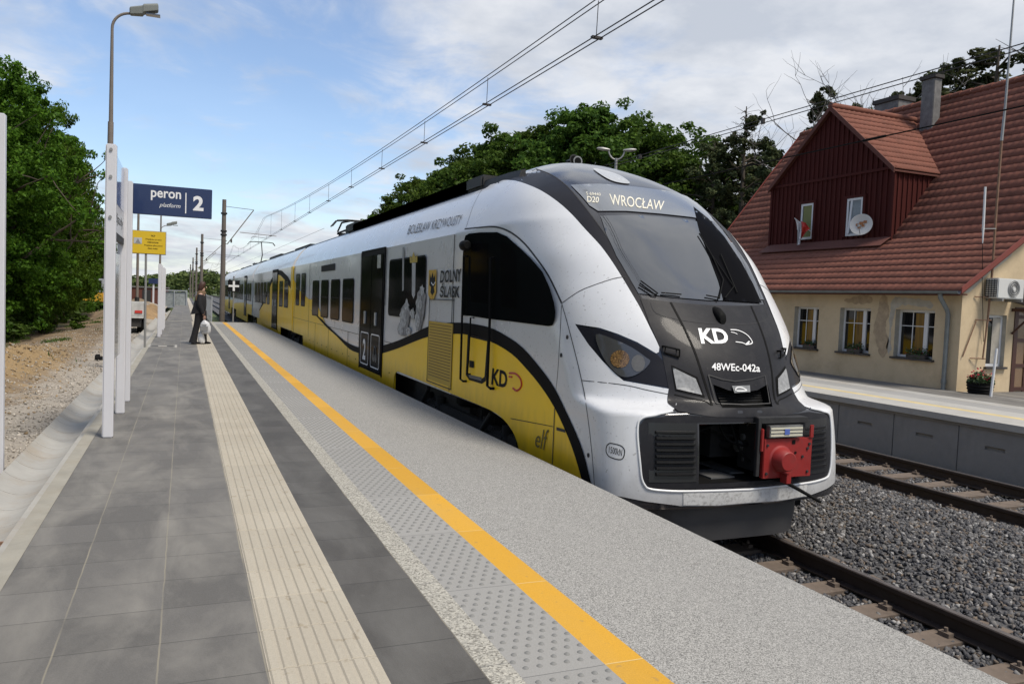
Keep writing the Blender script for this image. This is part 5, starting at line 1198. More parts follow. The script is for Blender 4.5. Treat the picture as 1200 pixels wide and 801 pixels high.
# patches where the plaster has come off
for nm, l, mt in (('bare_plaster_patch', smoothpoly([(14.72, 2.85), (14.55, 2.9), (14.42, 2.5), (14.5, 2.1), (14.36, 1.7), (14.5, 1.35), (14.66, 1.5), (14.86, 2.0), (14.78, 2.4)], True, 3), 'plaster_bare'), ('pale_plaster_patch', smoothpoly([(14.36, 2.8), (13.9, 2.86), (13.3, 2.8), (13.25, 2.62), (14.22, 2.62), (14.3, 1.5), (14.42, 1.6), (14.38, 2.1)], True, 3), 'plaster_pale'), ('bare_plaster_patch', smoothpoly([(15.5, 2.86), (15.1, 2.93), (14.95, 2.75), (15.3, 2.68), (15.9, 2.76)], True, 3), 'plaster_bare')):
    l = [(a+.05*noise.noise(Vector((a*9, b*9, 1))), b+.05*noise.noise(Vector((a*9, b*9, 4)))) for a, b in densify(l, .04)]; v2, fs = fill([l]); obj(nm, ([(HX-.004, a, b) for a, b in v2], fs), M[mt], house)
v2, fs = fill([smoothpoly([(16.25, 3.1), (16.6, 3.4), (17.1, 3.72), (17.6, 4.05), (17.7, 3.9), (17.0, 3.45), (16.4, 3.0)], True, 3)]); obj('pale_plaster_patch', ([(a, HY0-.004, b) for a, b in v2], fs), M['plaster_pale'], house)
def casement(y0, y1, z0, z1, X, flowers=True, hue=0):
    w_ = obj('window', MB().box(X, X+.05, y0, y0+.06, z0, z1).box(X, X+.05, y1-.06, y1, z0, z1).box(X, X+.05, y0+.06, y1-.06, z0, z0+.06).box(X, X+.05, y0+.06, y1-.06, z1-.06, z1), M['frame_white'], house, bevel=.005)
    ym = y0 + (y1-y0)*.30
    obj('mullion', MB().box(X-.012, X+.045, ym-.055, ym+.055, z0+.06, z1-.06), M['frame_white'], w_, bevel=.005)
    obj('pane', MB().box(X+.02, X+.03, y0+.06, y1-.06, z0+.06, z1-.06), M['window_glass'], w_)
    obj('glazing_bar', MB().box(X+.010, X+.0195, y0+.06, ym-.055, z1-.40, z1-.38).box(X+.010, X+.0195, ym+.055, y1-.06, z1-.40, z1-.38).box(X+.009, X+.0195, (ym+y1)/2-.01, (ym+y1)/2+.01, z0+.06, z1-.06), M['frame_white'], w_)
    obj('curtain', MB().box(X+.014, X+.0185, ym+.06, ym+.06+(y1-ym)*.32, z0+.08, z1-.08), M['curtain'], w_)
    obj('window_reveal', MB().add([(HX, y0, z0), (HX, y1, z0), (HX, y1, z1), (HX, y0, z1), (HX+.16, y0, z0), (HX+.16, y1, z0), (HX+.16, y1, z1), (HX+.16, y0, z1)], [(0, 1, 5, 4), (1, 2, 6, 5), (2, 3, 7, 6), (3, 0, 4, 7)]), M['plaster_pale'], w_, fixn=False)
    obj('sill', MB().box(HX-.07, HX+.155, y0-.06, y1+.06, z0-.05, z0+.0), M['sill'], w_, bevel=.006)
    return w_
for i, (a, b) in enumerate(WY): casement(a, b, WZ0+.001, WZ1, HX+.14)
def planter(loc, ln, label, cols=('flower',), seed=1, axis='y', grp='window boxes on the station house sills'):
    t = thing('flower_box', label, 'flower box', loc, 0, grp); r_ = random.Random(seed); x, y, z = loc
    if axis == 'y': obj('trough', MB().box(x-.06, x+.06, y-ln/2, y+ln/2, z, z+.10), M['sill'], t, bevel=.01)
    else: obj('trough', MB().box(x-ln/2, x+ln/2, y-.07, y+.07, z, z+.13), M['sill'], t, bevel=.01)
    V = []; Fq = []; V2 = []; F2 = []
    for k in range(260):
        a = r_.uniform(-.5, .5)*ln; b = r_.gauss(0, .05); c = z+.09+abs(r_.gauss(0, .07)) - (0.12 if r_.random() < .2 else 0)
        p = Vector((x+b, y+a, c)) if axis == 'y' else Vector((x+a, y+b, c)); fl_ = r_.random() < .16
        u = Vector((r_.gauss(0, 1), r_.gauss(0, 1), r_.gauss(0, 1))).normalized()*(.018 if fl_ else .028); v = u.cross(Vector((r_.gauss(0, 1), r_.gauss(0, 1), r_.gauss(0, 1)))).normalized()*u.length*.7
        A, B = (V2, F2) if fl_ else (V, Fq); n = len(A); A += [p-u, p-v, p+u, p+v]; B.append((n, n+1, n+2, n+3))
    inv = Vector(loc)
    mesh_np('leaves', [q-inv for q in V], Fq, M['leaf_dark'], t); mesh_np('blossoms', [q-inv for q in V2], F2, M['flower'], t)
planter((HX+.02, 13.55, WZ0), .55, 'flower box with red flowers on the facade window sill nearest the drainpipe', seed=1)
planter((HX+.02, 15.45, WZ0), .45, 'mostly green flower box on the sill of the middle facade window', seed=2)
planter((HX+.02, 17.05, WZ0), .45, 'dark flower box with pink flowers on the facade window sill nearest the train', seed=3)
# roofs: stepped tile courses with a rolled profile
def tiled(P0, P1, P2, P3, rows, tw=.21, step=.021, name='roof', parent=house, steps=True, amp=.020, bounds=None):
    P0, P1, P2, P3 = map(Vector, (P0, P1, P2, P3)); n = (P1-P0).cross(P3-P0).normalized()
    if n.z < 0: n = -n
    L = max((P1-P0).length, (P2-P3).length); nc = max(4, int(L/tw*4)); V = []; Fq = []
    for r_ in range(rows):
        t0, t1 = r_/rows, (r_+1)/rows
        a0, b0 = P0.lerp(P3, t0), P1.lerp(P2, t0); a1, b1 = P0.lerp(P3, t1), P1.lerp(P2, t1)
        base = len(V); L0 = (b0-a0).length
        jit = RR.uniform(-.004, .004)
        for k in range(nc+1):
            u = k/nc; ph = (u*L/tw)*2*pi; wv = amp*max(-.3, sin(ph)) 
            p = a0.lerp(b0, u); q = a1.lerp(b1, u)
            V += [p + n*(.0), p + n*(step+wv+jit), q + n*(.006+wv*.6)]
        for k in range(nc):
            i = base+3*k; Fq += [(i, i+3, i+4, i+1), (i+1, i+4, i+5, i+2)]
    inv = WM[parent.name].inverted()
    return mesh_np(name, [inv @ v for v in V], Fq, M['rooftile'], parent)
VY0, VY1 = HY0-.22, HY1+.25
tiled((15.85, VY0, EAVZ), (15.85, VY1, EAVZ), (KX, VY1, KZ), (KX, VY0, KZ), 9)
tiled((KX, VY0, KZ), (KX, VY1, KZ), (RX, VY1, RZ), (RX, VY0, RZ), 20)
tiled((2*RX-KX, VY1, KZ), (2*RX-KX, VY0, KZ), (RX, VY0, RZ), (RX, VY1, RZ), 18)
tiled((28.35, VY1, EAVZ), (28.35, VY0, EAVZ), (2*RX-KX, VY0, KZ), (2*RX-KX, VY1, KZ), 8)
g = MB()
y = VY0
while y < VY1-.1:
    g.tube([(RX, y, RZ+.03), (RX, min(y+.36, VY1), RZ+.015)], [.115, .10], 10); y += .35
obj('ridge_tiles', g, M['rooftile'], house, smooth=True)
def soffit(): 
    g = MB()
    for (a, b, c, d) in ((15.85, EAVZ, KX, KZ), (KX, KZ, RX, RZ), (2*RX-KX, KZ, RX, RZ), (28.35, EAVZ, 2*RX-KX, KZ)):
        g.prism([(a, VY0+.01, b-.03), (c, VY0+.01, d-.03), (c, VY1-.01, d-.03), (a, VY1-.01, b-.03)], (0, 0, -.08))
    return g
obj('roof_underside', soffit(), M['brownred'], house)
for y in (VY0-.03, VY1):
    g = MB()
    for (a, b, c, d) in ((15.85, EAVZ, KX, KZ), (KX, KZ, RX, RZ), (RX, RZ, 2*RX-KX, KZ), (2*RX-KX, KZ, 28.35, EAVZ)):
        g.prism([(a, y, b+.07), (c, y, d+.07), (c, y, d-.06), (a, y, b-.06)], (0, .03, 0))
    obj('verge_board', g, M['verge'], house)
# gutter + downpipe
g = MB(); pr = [(.065*cos(t), .065*sin(t)) for t in [pi+pi*k/8 for k in range(9)]] + [(.058*cos(t), .058*sin(t)) for t in [2*pi-pi*k/8 for k in range(9)]]
g.loft([[(15.80+a, VY0, EAVZ-.01+b) for a, b in pr], [(15.80+a, VY1, EAVZ-.01+b) for a, b in pr]]); obj('rain_gutter', g, M['zinc'], house, smooth=True)
obj('drainpipe', MB().tube([(15.82, 12.72, 2.95), (15.84, 12.72, 2.86), (16.07, 12.72, 2.6), (16.12, 12.72, 2.5), (16.12, 12.72, .98), (16.12, 12.72, .76)], .05, 12).tube([(16.12, 12.72, 1.0), (16.12, 12.72, .9)], .062, 12), M['zinc'], house, smooth=True)
obj('eaves_board', MB().box(15.95, HX-.003, VY0+.1, VY1-.1, 2.93, 2.96), M['brownred'], house)  # flat brown-red board under the eaves, between gutter and wall
# dormer
DX, DY0, DY1, DZ0, DZ1, DYM, DZA = 18.16, 16.27, 21.15, 4.50, 6.55, 18.68, 8.66
dor = obj('dormer', MB().prism([(DX, DY0, DZ0-.2), (DX, DY1, DZ0-.2), (DX, DY1, DZ1), (DX, DYM, DZA-.08), (DX, DY0, DZ1)], (3.4, 0, 0)), M['cladding'], house)
g = MB()
y = DY0+.02
while y < DY1:
    zt = DZ1 + (DZA-DZ1)*(1-abs(y-DYM)/(DYM-DY0)) - .14
    g.box(DX-.035, DX-.001, y, y+.05, DZ0, zt); y += .19
obj('board_batten', g, M['cladding'], dor)
g = MB(); x = DX+.12
while x < 20.0: g.box(x, x+.05, DY0-.03, DY0-.001, max(DZ0-.2, roofz(x)-.1), DZ1-.02); x += .19
obj('side_cladding', g, M['cladding'], dor)
g = MB().box(DX-.055, DX-.0355, DY0-.02, DY1+.02, DZ1-.06, DZ1+.02).box(DX-.06, DX-.002, DY0-.06, DY0+.02, DZ0-.1, DZ1).box(DX-.06, DX-.002, DY1-.02, DY1+.06, DZ0-.1, DZ1)
obj('trim_board', g, M['cladding'], dor)
obj('flashing', MB().prism([(DX-.45, DY0-.05, 4.33), (DX-.45, DY1+.05, 4.33), (DX-.03, DY1+.05, 4.60), (DX-.03, DY0-.05, 4.60)], (0, 0, .02)), M['brownred'], dor)
OE = 0.10; sl = (DZA-DZ1)/(DYM-DY0); ez = DZ1-OE*sl; ex = KX+(ez-KZ)/((RZ-KZ)/(RX-KX)); ax_ = KX+(DZA-KZ)/((RZ-KZ)/(RX-KX))
for s, ye in ((1, DY0-OE), (-1, DY1+OE)):
    tiled((DX-.13, ye, ez+.02), (ex+.1, ye, ez+.02), (ax_+.1, DYM, DZA+.02), (DX-.13, DYM, DZA+.02), 11, name='dormer_roof')
    obj('dormer_verge', MB().prism([(DX-.16, ye, ez+.05), (DX-.16, DYM, DZA+.06), (DX-.16, DYM, DZA-.10), (DX-.16, ye, ez-.10)], (.03, 0, 0)), M['brownred'], dor)
    obj('dormer_soffit', MB().prism([(DX-.12, ye, ez-.02), (ex+.3, ye, ez-.02), (ax_+.3, DYM, DZA-.02), (DX-.12, DYM, DZA-.02)], (0, 0, -.04)), M['brownred'], dor)
obj('ridge_tiles', MB().tube([(DX-.15, DYM, DZA+.05), (ax_, DYM, DZA+.05)], .10, 10), M['rooftile'], dor, smooth=True)
def dwin(x0, x1, y0_, y1_, inner, tilt=0):
    a = hit(x0, y1_, 0, DX-.05); b = hit(x1, y0_, 0, DX-.05); Y1_, Y0_ = a[1], b[1]; z0, z1 = a[2], b[2]
    w_ = obj('window', MB().box(DX-.06, DX-.02, Y0_, Y0_+.07, z0, z1).box(DX-.06, DX-.02, Y1_-.07, Y1_, z0, z1).box(DX-.06, DX-.02, Y0_+.07, Y1_-.07, z0, z0+.07).box(DX-.06, DX-.02, Y0_+.07, Y1_-.07, z1-.07, z1), M['frame_white'], house, bevel=.005)
    obj('pane', MB().box(DX-.035, DX-.03, Y0_+.07, Y1_-.07, z0+.07, z1-.07), M['window_glass'], w_)
    obj('blind', MB().box(DX-.045, DX-.037, Y0_+.07, Y1_-.10, z0+.07, z1-.07), inner, w_)
    obj('window_surround', MB().box(DX-.075, DX-.0, Y0_-.09, Y0_-.002, z0-.02, z1+.08).box(DX-.075, DX, Y1_+.002, Y1_+.09, z0-.02, z1+.08).box(DX-.075, DX, Y0_-.002, Y1_+.002, z1+.002, z1+.08), M['cladding'], w_)
    if tilt: obj('open_sash', MB().prism([(DX-.07, Y1_-.09, z0+.07), (DX-.07, Y1_-.16, z0+.07), (DX-.04, Y1_-.22, z1-.07), (DX-.04, Y1_-.15, z1-.07)], (-.02, 0, 0)), M['frame_white'], w_)
    return Y0_, Y1_, z0, z1
A = dwin(937, 954, 237.5, 281, M['blind']); B = dwin(990.5, 1012, 230.5, 277, M['frame_white'] if False else mat('net_curtain', (.22, .25, .26), .7, var=.3, vs=5), 1)
# satellite dish
p = Vector(hit(1009.5, 263.5, 0, DX-.35))
t = thing('satellite_dish', 'round white satellite dish with brown marks fixed in front of the dormer window', 'satellite dish', tuple(p))
rg = []
nrm = Vector((-.86, -.50, .15)).normalized(); a1 = nrm.cross(Vector((0, 0, 1))).normalized(); a2 = a1.cross(nrm).normalized()
for r_, h in ((.001, 0), (.1, .006), (.2, .025), (.30, .055), (.31, .05), (.30, .045), (.1, -.01), (.001, -.012)): rg.append([p + (a1*cos(k*pi/14)+a2*sin(k*pi/14))*r_ + nrm*h for k in range(28)])
obj('dish', MB().loft(rg), mat('dish_white', (.55, .53, .49), .45), t, smooth=True)
g = MB()
for c, q in (((-.10, .08), .06), ((0, .04), .07), ((.10, .0), .055), ((-.05, -.03), .05), ((.05, -.08), .05)):
    c3 = p + a1*c[0] + a2*c[1] + nrm*.034; g.add([c3+(a1*cos(k*pi/4)+a2*sin(k*pi/4)*.8)*q*(.8+.3*(k % 2)) for k in range(8)], [tuple(range(8))])
obj('dish_print', g, mat('dish_brown', (.30, .12, .04), .6), t, fixn=False)
obj('bracket', MB().tube([p-nrm*.02, p+Vector((.2, .02, -.15)), p+Vector((.33, .05, -.15))], .015, 6).tube([p-a2*.28+nrm*.05, p+nrm*.33-a2*.1], .01, 6).lathe(p+nrm*.33-a2*.1, [(.03, -.04), (.03, .04)], 8), M['galv'], t)
# flag
t = thing('flag', 'white and red flag hanging from a short pole at the left dormer window', 'flag', tuple(hit(931, 256, 0, DX-.25)))
P0 = Vector(hit(931, 255.5, 0, DX-.5)); P1 = Vector(hit(951, 272, 0, DX-.05)); obj('flag_pole', MB().tube([P0, P1], .012, 6), M['frame_white'], t)
def cloth(pts, mt, nm):
    V = []; fs = []
    n = 6
    for (xa, ya), (xb, yb_) in pts:
        for k in range(n+1):
            u = k/n; q = hit(xa+(xb-xa)*u, ya+(yb_-ya)*u, 0, DX-.34+.05*sin(u*7+ya*.2)); V.append(tuple(q))
    for i in range(len(pts)-1):
        for k in range(n): fs.append((i*(n+1)+k, i*(n+1)+k+1, (i+1)*(n+1)+k+1, (i+1)*(n+1)+k))
    obj(nm, (V, fs), mt, t, smooth=True, fixn=False)
cloth([((931, 255), (934, 257.5)), ((933.5, 262), (939, 261)), ((934.5, 270), (939, 270)), ((934.5, 280), (938.5, 280)), ((934, 287), (938, 286))], M['frame_white'], 'white_stripe')
cloth([((938.5, 259), (944, 261)), ((939, 264), (949, 268)), ((939, 272), (945, 271)), ((938.8, 280), (941, 277))], M['decal_red'], 'red_stripe')
# chimneys
def chimney(x, y, w_, d, z0, z1, cap=.12):
    c = obj('chimney', MB().box(x-w_/2, x+w_/2, y-d/2, y+d/2, z0, z1), M['chimney'], house, bevel=.015)
    obj('chimney_cap', MB().box(x-w_/2-.05, x+w_/2+.05, y-d/2-.05, y+d/2+.05, z1+.002, z1+cap), M['chim_cap'], c, bevel=.01)
    obj('chimney_flashing', MB().box(x-w_/2-.04, x+w_/2+.04, y-d/2-.04, y+d/2+.04, z0, roofz(min(x, 2*RX-x))+.35) if False else MB().box(x-w_/2-.03, x+w_/2+.03, y-d/2-.03, y+d/2+.03, z0, z0+.05), M['zinc'], c)
chimney(21.35, 17.95, .32, .46, 7.9, 9.78, .12); chimney(23.5, 21.3, .75, 1.05, 7.0, 10.05, .16)
# gable details: AC, window, door, canopy, mast
YG = HY0
w_ = obj('window', MB().box(GW[0], GW[0]+.06, YG+.10, YG+.15, GW[2], GW[3]).box(GW[1]-.06, GW[1], YG+.10, YG+.15, GW[2], GW[3]).box(GW[0]+.06, GW[1]-.06, YG+.10, YG+.15, GW[2], GW[2]+.06).box(GW[0]+.06, GW[1]-.06, YG+.10, YG+.15, GW[3]-.06, GW[3]), M['frame_white'], house)
obj('pane', MB().box(GW[0]+.06, GW[1]-.06, YG+.12, YG+.13, GW[2]+.06, GW[3]-.06), M['window_glass'], w_)
obj('curtain', MB().box(GW[0]+.30, GW[1]-.062, YG+.108, YG+.116, GW[2]+.07, GW[3]-.07), M['plaster_pale'], w_)
obj('sill', MB().box(GW[0]-.05, GW[1]+.05, YG-.07, YG+.095, GW[2]-.05, GW[2]-.001), M['sill'], w_)
g = MB(); a_ = (GW[0], GW[1]); 
obj('window_reveal', MB().box(GW[0]-.03, GW[0], YG+.001, YG+.16, GW[2], GW[3]).box(GW[1], GW[1]+.03, YG+.001, YG+.16, GW[2], GW[3]).box(GW[0], GW[1], YG+.001, YG+.16, GW[3], GW[3]+.03), M['plaster_pale'], w_)
d = obj('door', MB().box(GD[0], GD[0]+.09, YG-.02, YG+.06, GD[2]+.02, GD[3]).box(GD[1]-.09, GD[1], YG-.02, YG+.06, GD[2]+.02, GD[3]).box(GD[0]+.09, GD[1]-.09, YG-.02, YG+.06, GD[3]-.09, GD[3]), M['door_brown'], house)
g = MB().box(GD[0]+.09, GD[0]+.16, YG+.0, YG+.05, GD[2]+.03, GD[3]-.09).box(GD[1]-.16, GD[1]-.09, YG+.0, YG+.05, GD[2]+.03, GD[3]-.09).box((GD[0]+GD[1])/2-.05, (GD[0]+GD[1])/2+.05, YG, YG+.05, GD[2]+.03, GD[3]-.09)
for z in (.80, 1.35, 1.95, 2.5): g.box(GD[0]+.16, GD[1]-.16, YG+.001, YG+.049, z-.04, z+.04)
obj('door_lattice', g, M['door_brown'], d); obj('door_pane', MB().box(GD[0]+.09, GD[1]-.09, YG+.02, YG+.03, GD[2]+.03, GD[3]-.09), M['door_panel'], d)
rg = []
for k in range(9): t_ = pi*k/8; rg.append([(18.52-.68*cos(t_), YG-.62, 2.70+.30*sin(t_)), (18.52-.68*cos(t_), YG-.001, 2.86+.36*sin(t_)), (18.52-.66*cos(t_), YG-.001, 2.84+.34*sin(t_)), (18.52-.66*cos(t_), YG-.62, 2.68+.28*sin(t_))])
cnp = obj('canopy', MB().loft(rg), M['sill'], house, smooth=True); obj('canopy_post', MB().box(17.86, 17.93, YG-.62, YG-.001, 2.62, 2.69).box(19.1, 19.17, YG-.62, YG-.001, 2.62, 2.69), M['door_brown'], cnp)
obj('canopy_bracket', MB().tube([(17.9, YG-.55, 2.64), (17.9, YG-.02, 2.1)], .025, 6).tube([(19.13, YG-.55, 2.64), (19.13, YG-.02, 2.1)], .025, 6), M['door_brown'], cnp)
a = hit(1170.5, 325.5, 1, YG-.35); b = hit(1197, 351, 1, YG-.35); x0, x1, z0, z1 = a[0], a[0]+.88, b[2], a[2]
t = thing('air_conditioner', 'white outdoor air conditioning unit with round fan on the cream gable wall above the door', 'air conditioner', (x0+.4, YG-.2, z0))
obj('casing', MB().box(x0, x1, YG-.35, YG-.03, z0, z1), M['ac_white'], t, bevel=.02)
fc = (x0+.52, YG-.352, (z0+z1)/2); r0 = min(.22, (z1-z0)*.42)
obj('fan_recess', MB().lathe(fc, [(r0, -.006), (r0, .0)], 28, 'y'), M['grey_plate'], t)
g = MB()
for q in (.35, .6, .85, 1.0): g.tube([(fc[0]+r0*q*cos(k*pi/12), fc[1]-.012, fc[2]+r0*q*sin(k*pi/12)) for k in range(25)], .004, 4, cap=False)
obj('fan_guard', g, M['ac_white'], t); obj('fan_hub', MB().lathe((fc[0], fc[1]-.02, fc[2]), [(.045, 0), (.05, .012)], 14, 'y'), M['ac_white'], t)
g = MB()
for k in range(8): g.box(x0-.006, x0-.001, YG-.33, YG-.05, z0+.04+k*(z1-z0-.07)/8, z0+.055+k*(z1-z0-.07)/8)
for k in range(5): g.box(x0-.007, x0-.001, YG-.33+k*.065, YG-.32+k*.065, z0+.03, z1-.03)
obj('coil_grille', g, M['rubber'], t); obj('bracket', MB().box(x0+.1, x0+.14, YG-.4, YG-.001, z0-.06, z0-.002).box(x1-.14, x1-.1, YG-.4, YG-.001, z0-.06, z0-.002), M['galv'], t)
# radio mast on the gable
yb_ = YG-.12; pts = [hit(1151.5, 421, 1, yb_), hit(1157.5, 374, 1, yb_), hit(1162.5, 322, 1, yb_), hit(1168, 240, 1, yb_-.02), hit(1174.5, 157, 1, yb_-.04)]
t = thing('antenna_mast', 'tall rusty tube mast with pale upper section fixed to the gable wall', 'antenna mast', tuple(pts[0]))
obj('lower_tube', MB().tube(pts, [.018, .022, .026, .026, .026], 8), M['rust'], t, smooth=True)
obj('upper_tube', MB().tube([hit(1173.7, 165, 1, yb_-.07), hit(1178, 125, 1, yb_-.07), hit(1190.5, -30, 1, yb_-.1)], [.032, .026, .018], 8), M['galv'], t, smooth=True)
g = MB()
for (x, y) in ((1157, 348), (1158, 375), (1151.5, 420)): q = hit(x, y, 1, yb_); g.tube([(q[0]-.28, YG-.02, q[2]), (q[0]+.06, YG-.15, q[2])], .014, 6); g.tube([(q[0], YG-.15, q[2]), (q[0], YG, q[2])], .012, 6)
obj('wall_bracket', g, M['rust'], t)
obj('brace', MB().tube([hit(1144, 376, 1, YG-.05), hit(1128, 418, 1, YG-.03)], .014, 6), M['rust'], t)
q0 = hit(1150.5, 268, 1, yb_-.05); q1 = hit(1167, 268, 1, yb_-.03)
obj('side_arm', MB().tube([q0, q1], .012, 6), M['galv'], t); obj('whip_antenna', MB().tube([hit(1151.5, 285, 1, yb_-.05), hit(1152.2, 268, 1, yb_-.05), hit(1154.7, 219, 1, yb_-.05)], [.010, .026, .024], 8), M['frame_white'], t, smooth=True)
obj('cable', MB().tube([hit(1151.5, 285, 1, yb_), hit(1151, 330, 1, yb_), hit(1152.5, 400, 1, YG-.03)], .007, 5), M['rubber'], t)
# barrel planter + white pole
px_ = hit(1148, 461, 2, PZ); t = thing('barrel_planter', 'dark ribbed barrel of red flowers by the corner of the cream house', 'planter', (px_[0], px_[1], PZ)); px_ = Vector((px_[0], px_[1], PZ))
obj('tub', MB().lathe(px_, [(.22, 0), (.25, .04), (.235, .06), (.265, .10), (.25, .13), (.275, .17), (.26, .2), (.28, .25), (.26, .255)], 24), M['rubber'], t, smooth=True)
V = []; Fq = []; V2 = []; F2 = []
for k in range(600):
    fl_ = RR.random() < .10; an = RR.uniform(0, 2*pi); ra = .27*sqrt(RR.random()); h = .22+.28*(1-(ra/.3)**2)*RR.random() + (.1 if fl_ else 0)
    pp = Vector((ra*cos(an), ra*sin(an), h)); u = Vector((RR.gauss(0, 1), RR.gauss(0, 1), RR.gauss(0, 1))).normalized()*(.028 if fl_ else .038); v = u.cross(Vector((RR.gauss(0, 1), RR.gauss(0, 1), RR.gauss(0, 1)))).normalized()*u.length*.7
    A_, B_ = (V2, F2) if fl_ else (V, Fq); n = len(A_); A_ += [pp-u, pp-v, pp+u, pp+v]; B_.append((n, n+1, n+2, n+3))
mesh_np('leaves', V, Fq, M['leaf_dark'], t); mesh_np('blossoms', V2, F2, M['flower'], t)
pb = hit(1161, 464.5, 2, PZ); pt = hit(1168, 408, 1, pb[1])
o = obj('white_pole', MB().tube([tuple(pb), tuple(pt)], .027, 10), M['frame_white'], smooth=True); tag(o, 'plain thin white pole standing on the far platform by the barrel planter', 'pole')
# ------------------------------------------------------------------ platform signs and posts
def post(x, y, z0, z1, w_=.095, parent=None):
    return obj('post', MB().box(x-w_/2, x+w_/2, y-w_/2, y+w_/2, z0, z1), M['post_white'], parent, bevel=.012)
t = thing('information_board', 'white two-post board with a blue glass panel seen edge-on, nearest to the platform camera side', 'information board', (-.73, 10.2, PZ))
t['label'] = 'white two-post board with a narrow edge-on blue panel, in front of the navy platform sign'
ZT = 3.86
for y in (9.34, 11.09):
    p_ = post(-.73, y, PZ, ZT, .105, t)
    for z in (3.80, 3.52, 3.1): obj('bolt', MB().lathe((-.73, y-.054, z), [(.016, -.012), (.016, .0)], 10, 'y'), M['galv'], p_)
b_ = obj('panel', MB().box(-.755, -.715, 9.40, 11.03, 3.30, 3.83), M['sign_blue'], t, bevel=.004)
obj('lower_panel', MB().box(-.755, -.715, 9.40, 11.03, 2.98, 3.292), M['post_white'], t)
obj('lettering', text(MB(), 'odjazdy', lambda u, v: (-.7135, 9.55+1.3*u, 3.06+.14*v)), M['decal_black'], t)
obj('cross_bar', MB().box(-.75, -.71, 9.4, 11.03, 2.90, 2.975), M['dark'], t)
obj('timetable', MB().box(-.752, -.72, 9.75, 10.75, 1.55, 2.75), M['lens_white'], t)
t = thing('platform_sign', 'navy blue sign reading peron 2 sticking out from a white post over the paving', 'platform sign', (-.735, 12.24, PZ))
p_ = post(-.735, 12.24, PZ, 3.84, .105, t)
sb = obj('sign_panel', MB().box(-.682, .348, 12.215, 12.265, 3.395, 3.815), M['sign_navy'], t, bevel=.006)
def sg(x0, x1, z0, z1): return lambda u, v: (x0+(x1-x0)*u, 12.2135, z0+(z1-z0)*v)
obj('lettering', text(MB(), 'peron', sg(-.455, -.065, 3.60, 3.74), .018), M['decal_white'], sb)
obj('lettering', text(MB(), 'platform', sg(-.345, -.07, 3.50, 3.575), .0, .3), M['decal_white'], sb)
obj('number', text(MB(), '2', sg(.095, .235, 3.50, 3.71), .035), M['decal_white'], sb)
obj('divider', MB().box(-.008, .006, 12.2125, 12.2145, 3.45, 3.74), M['decal_white'], sb)
obj('sign_edge', MB().box(-.68, .346, 12.266, 12.272, 3.40, 3.81), M['decal_white'], sb)
t = thing('display_case', 'white post of a blue display case cut off by the left picture edge', 'display case', (-1.56, 8.43, .5))
obj('post', MB().box(-1.60, -1.515, 8.39, 8.47, .45, 3.89), M['post_white'], t, bevel=.01)
obj('panel', MB().box(-2.8, -1.602, 8.41, 8.45, 3.12, 3.84), M['sign_blue'], t); obj('second_post', MB().box(-2.9, -2.802, 8.39, 8.47, .45, 3.89), M['post_white'], t, bevel=.01)
# far boards
ms = MB
def farboard(y, name, label, grp):
    t = thing(name, label, 'information board', (-.74, y, PZ), 0, grp)
    for yy in (y-.8, y+.8): post(-.74, yy, PZ, 3.15, .10, t)
    obj('panel', MB().box(-.76, -.72, y-.74, y+.74, 2.3, 3.1), M['post_white'], t); return t
farboard(28.9, 'information_board', 'white two-post board just behind the yellow notice pole, edge-on to the view', 'far white boards on the near platform')
farboard(33.6, 'information_board', 'white two-post board farther along, half hidden behind another white board beyond the yellow notice', 'far white boards on the near platform')
# yellow notice
t = thing('notice_sign', 'yellow rectangular notice with warning triangle on a grey pole at the kerb', 'notice sign', (-.95, 23.18, PZ))
obj('pole', MB().tube([(-.95, 23.18, PZ), (-.96, 23.18, 3.35)], .03, 10), M['galv'], t, smooth=True)
sy = obj('panel', MB().box(-1.32, -.485, 23.13, 23.15, 3.27, 3.86), M['sign_yellow'], t, bevel=.003)
obj('frame', MB().box(-1.335, -.47, 23.151, 23.17, 3.255, 3.875), M['sign_back'], sy)
def ys(x0, x1, z0, z1): return lambda u, v: (x0+(x1-x0)*u, 23.128, z0+(z1-z0)*v)
obj('lettering', text(MB(), 'PKP', ys(-.84, -.74, 3.72, 3.77), .01), M['decal_black'], sy)
for s_, x0, x1, z in (('Wejście na tory', -.98, -.58, 3.62), ('wzbronione', -.93, -.66, 3.55), ('Przejście tylko peron', -1.0, -.56, 3.46), ('Zakaz wstępu', -.92, -.67, 3.38)):
    obj('lettering', text(MB(), s_, ys(x0, x1, z, z+.055), .01), M['decal_black'], sy)
obj('symbol_plate', MB().box(-1.26, -1.06, 23.125, 23.129, 3.52, 3.68), M['lens_white'], sy)
obj('warning_triangle', MB().prism([(-1.22, 23.122, 3.535), (-1.09, 23.122, 3.535), (-1.155, 23.122, 3.66)], (0, .002, 0)), M['sign_back'], sy)
# cross sign at platform end
t = thing('cross_sign', 'small black square sign with white cross on a thin post at the platform end', 'railway sign', (2.29, 41.9, PZ))
obj('post', MB().tube([(2.29, 41.9, PZ), (2.29, 41.9, 3.1)], .035, 8), M['galv'], t, smooth=True)
q = hit(274, 335, 1, 41.85); 
pn = obj('sign_panel', MB().box(q[0]-.28, q[0]+.28, 41.84, 41.86, q[2]-.28, q[2]+.28), M['decal_black'], t)
obj('cross', MB().box(q[0]-.25, q[0]+.25, 41.83, 41.838, q[2]-.05, q[2]+.05).box(q[0]-.05, q[0]+.05, 41.83, 41.838, q[2]+.051, q[2]+.25).box(q[0]-.05, q[0]+.05, 41.83, 41.838, q[2]-.25, q[2]-.051), M['decal_white'], pn)
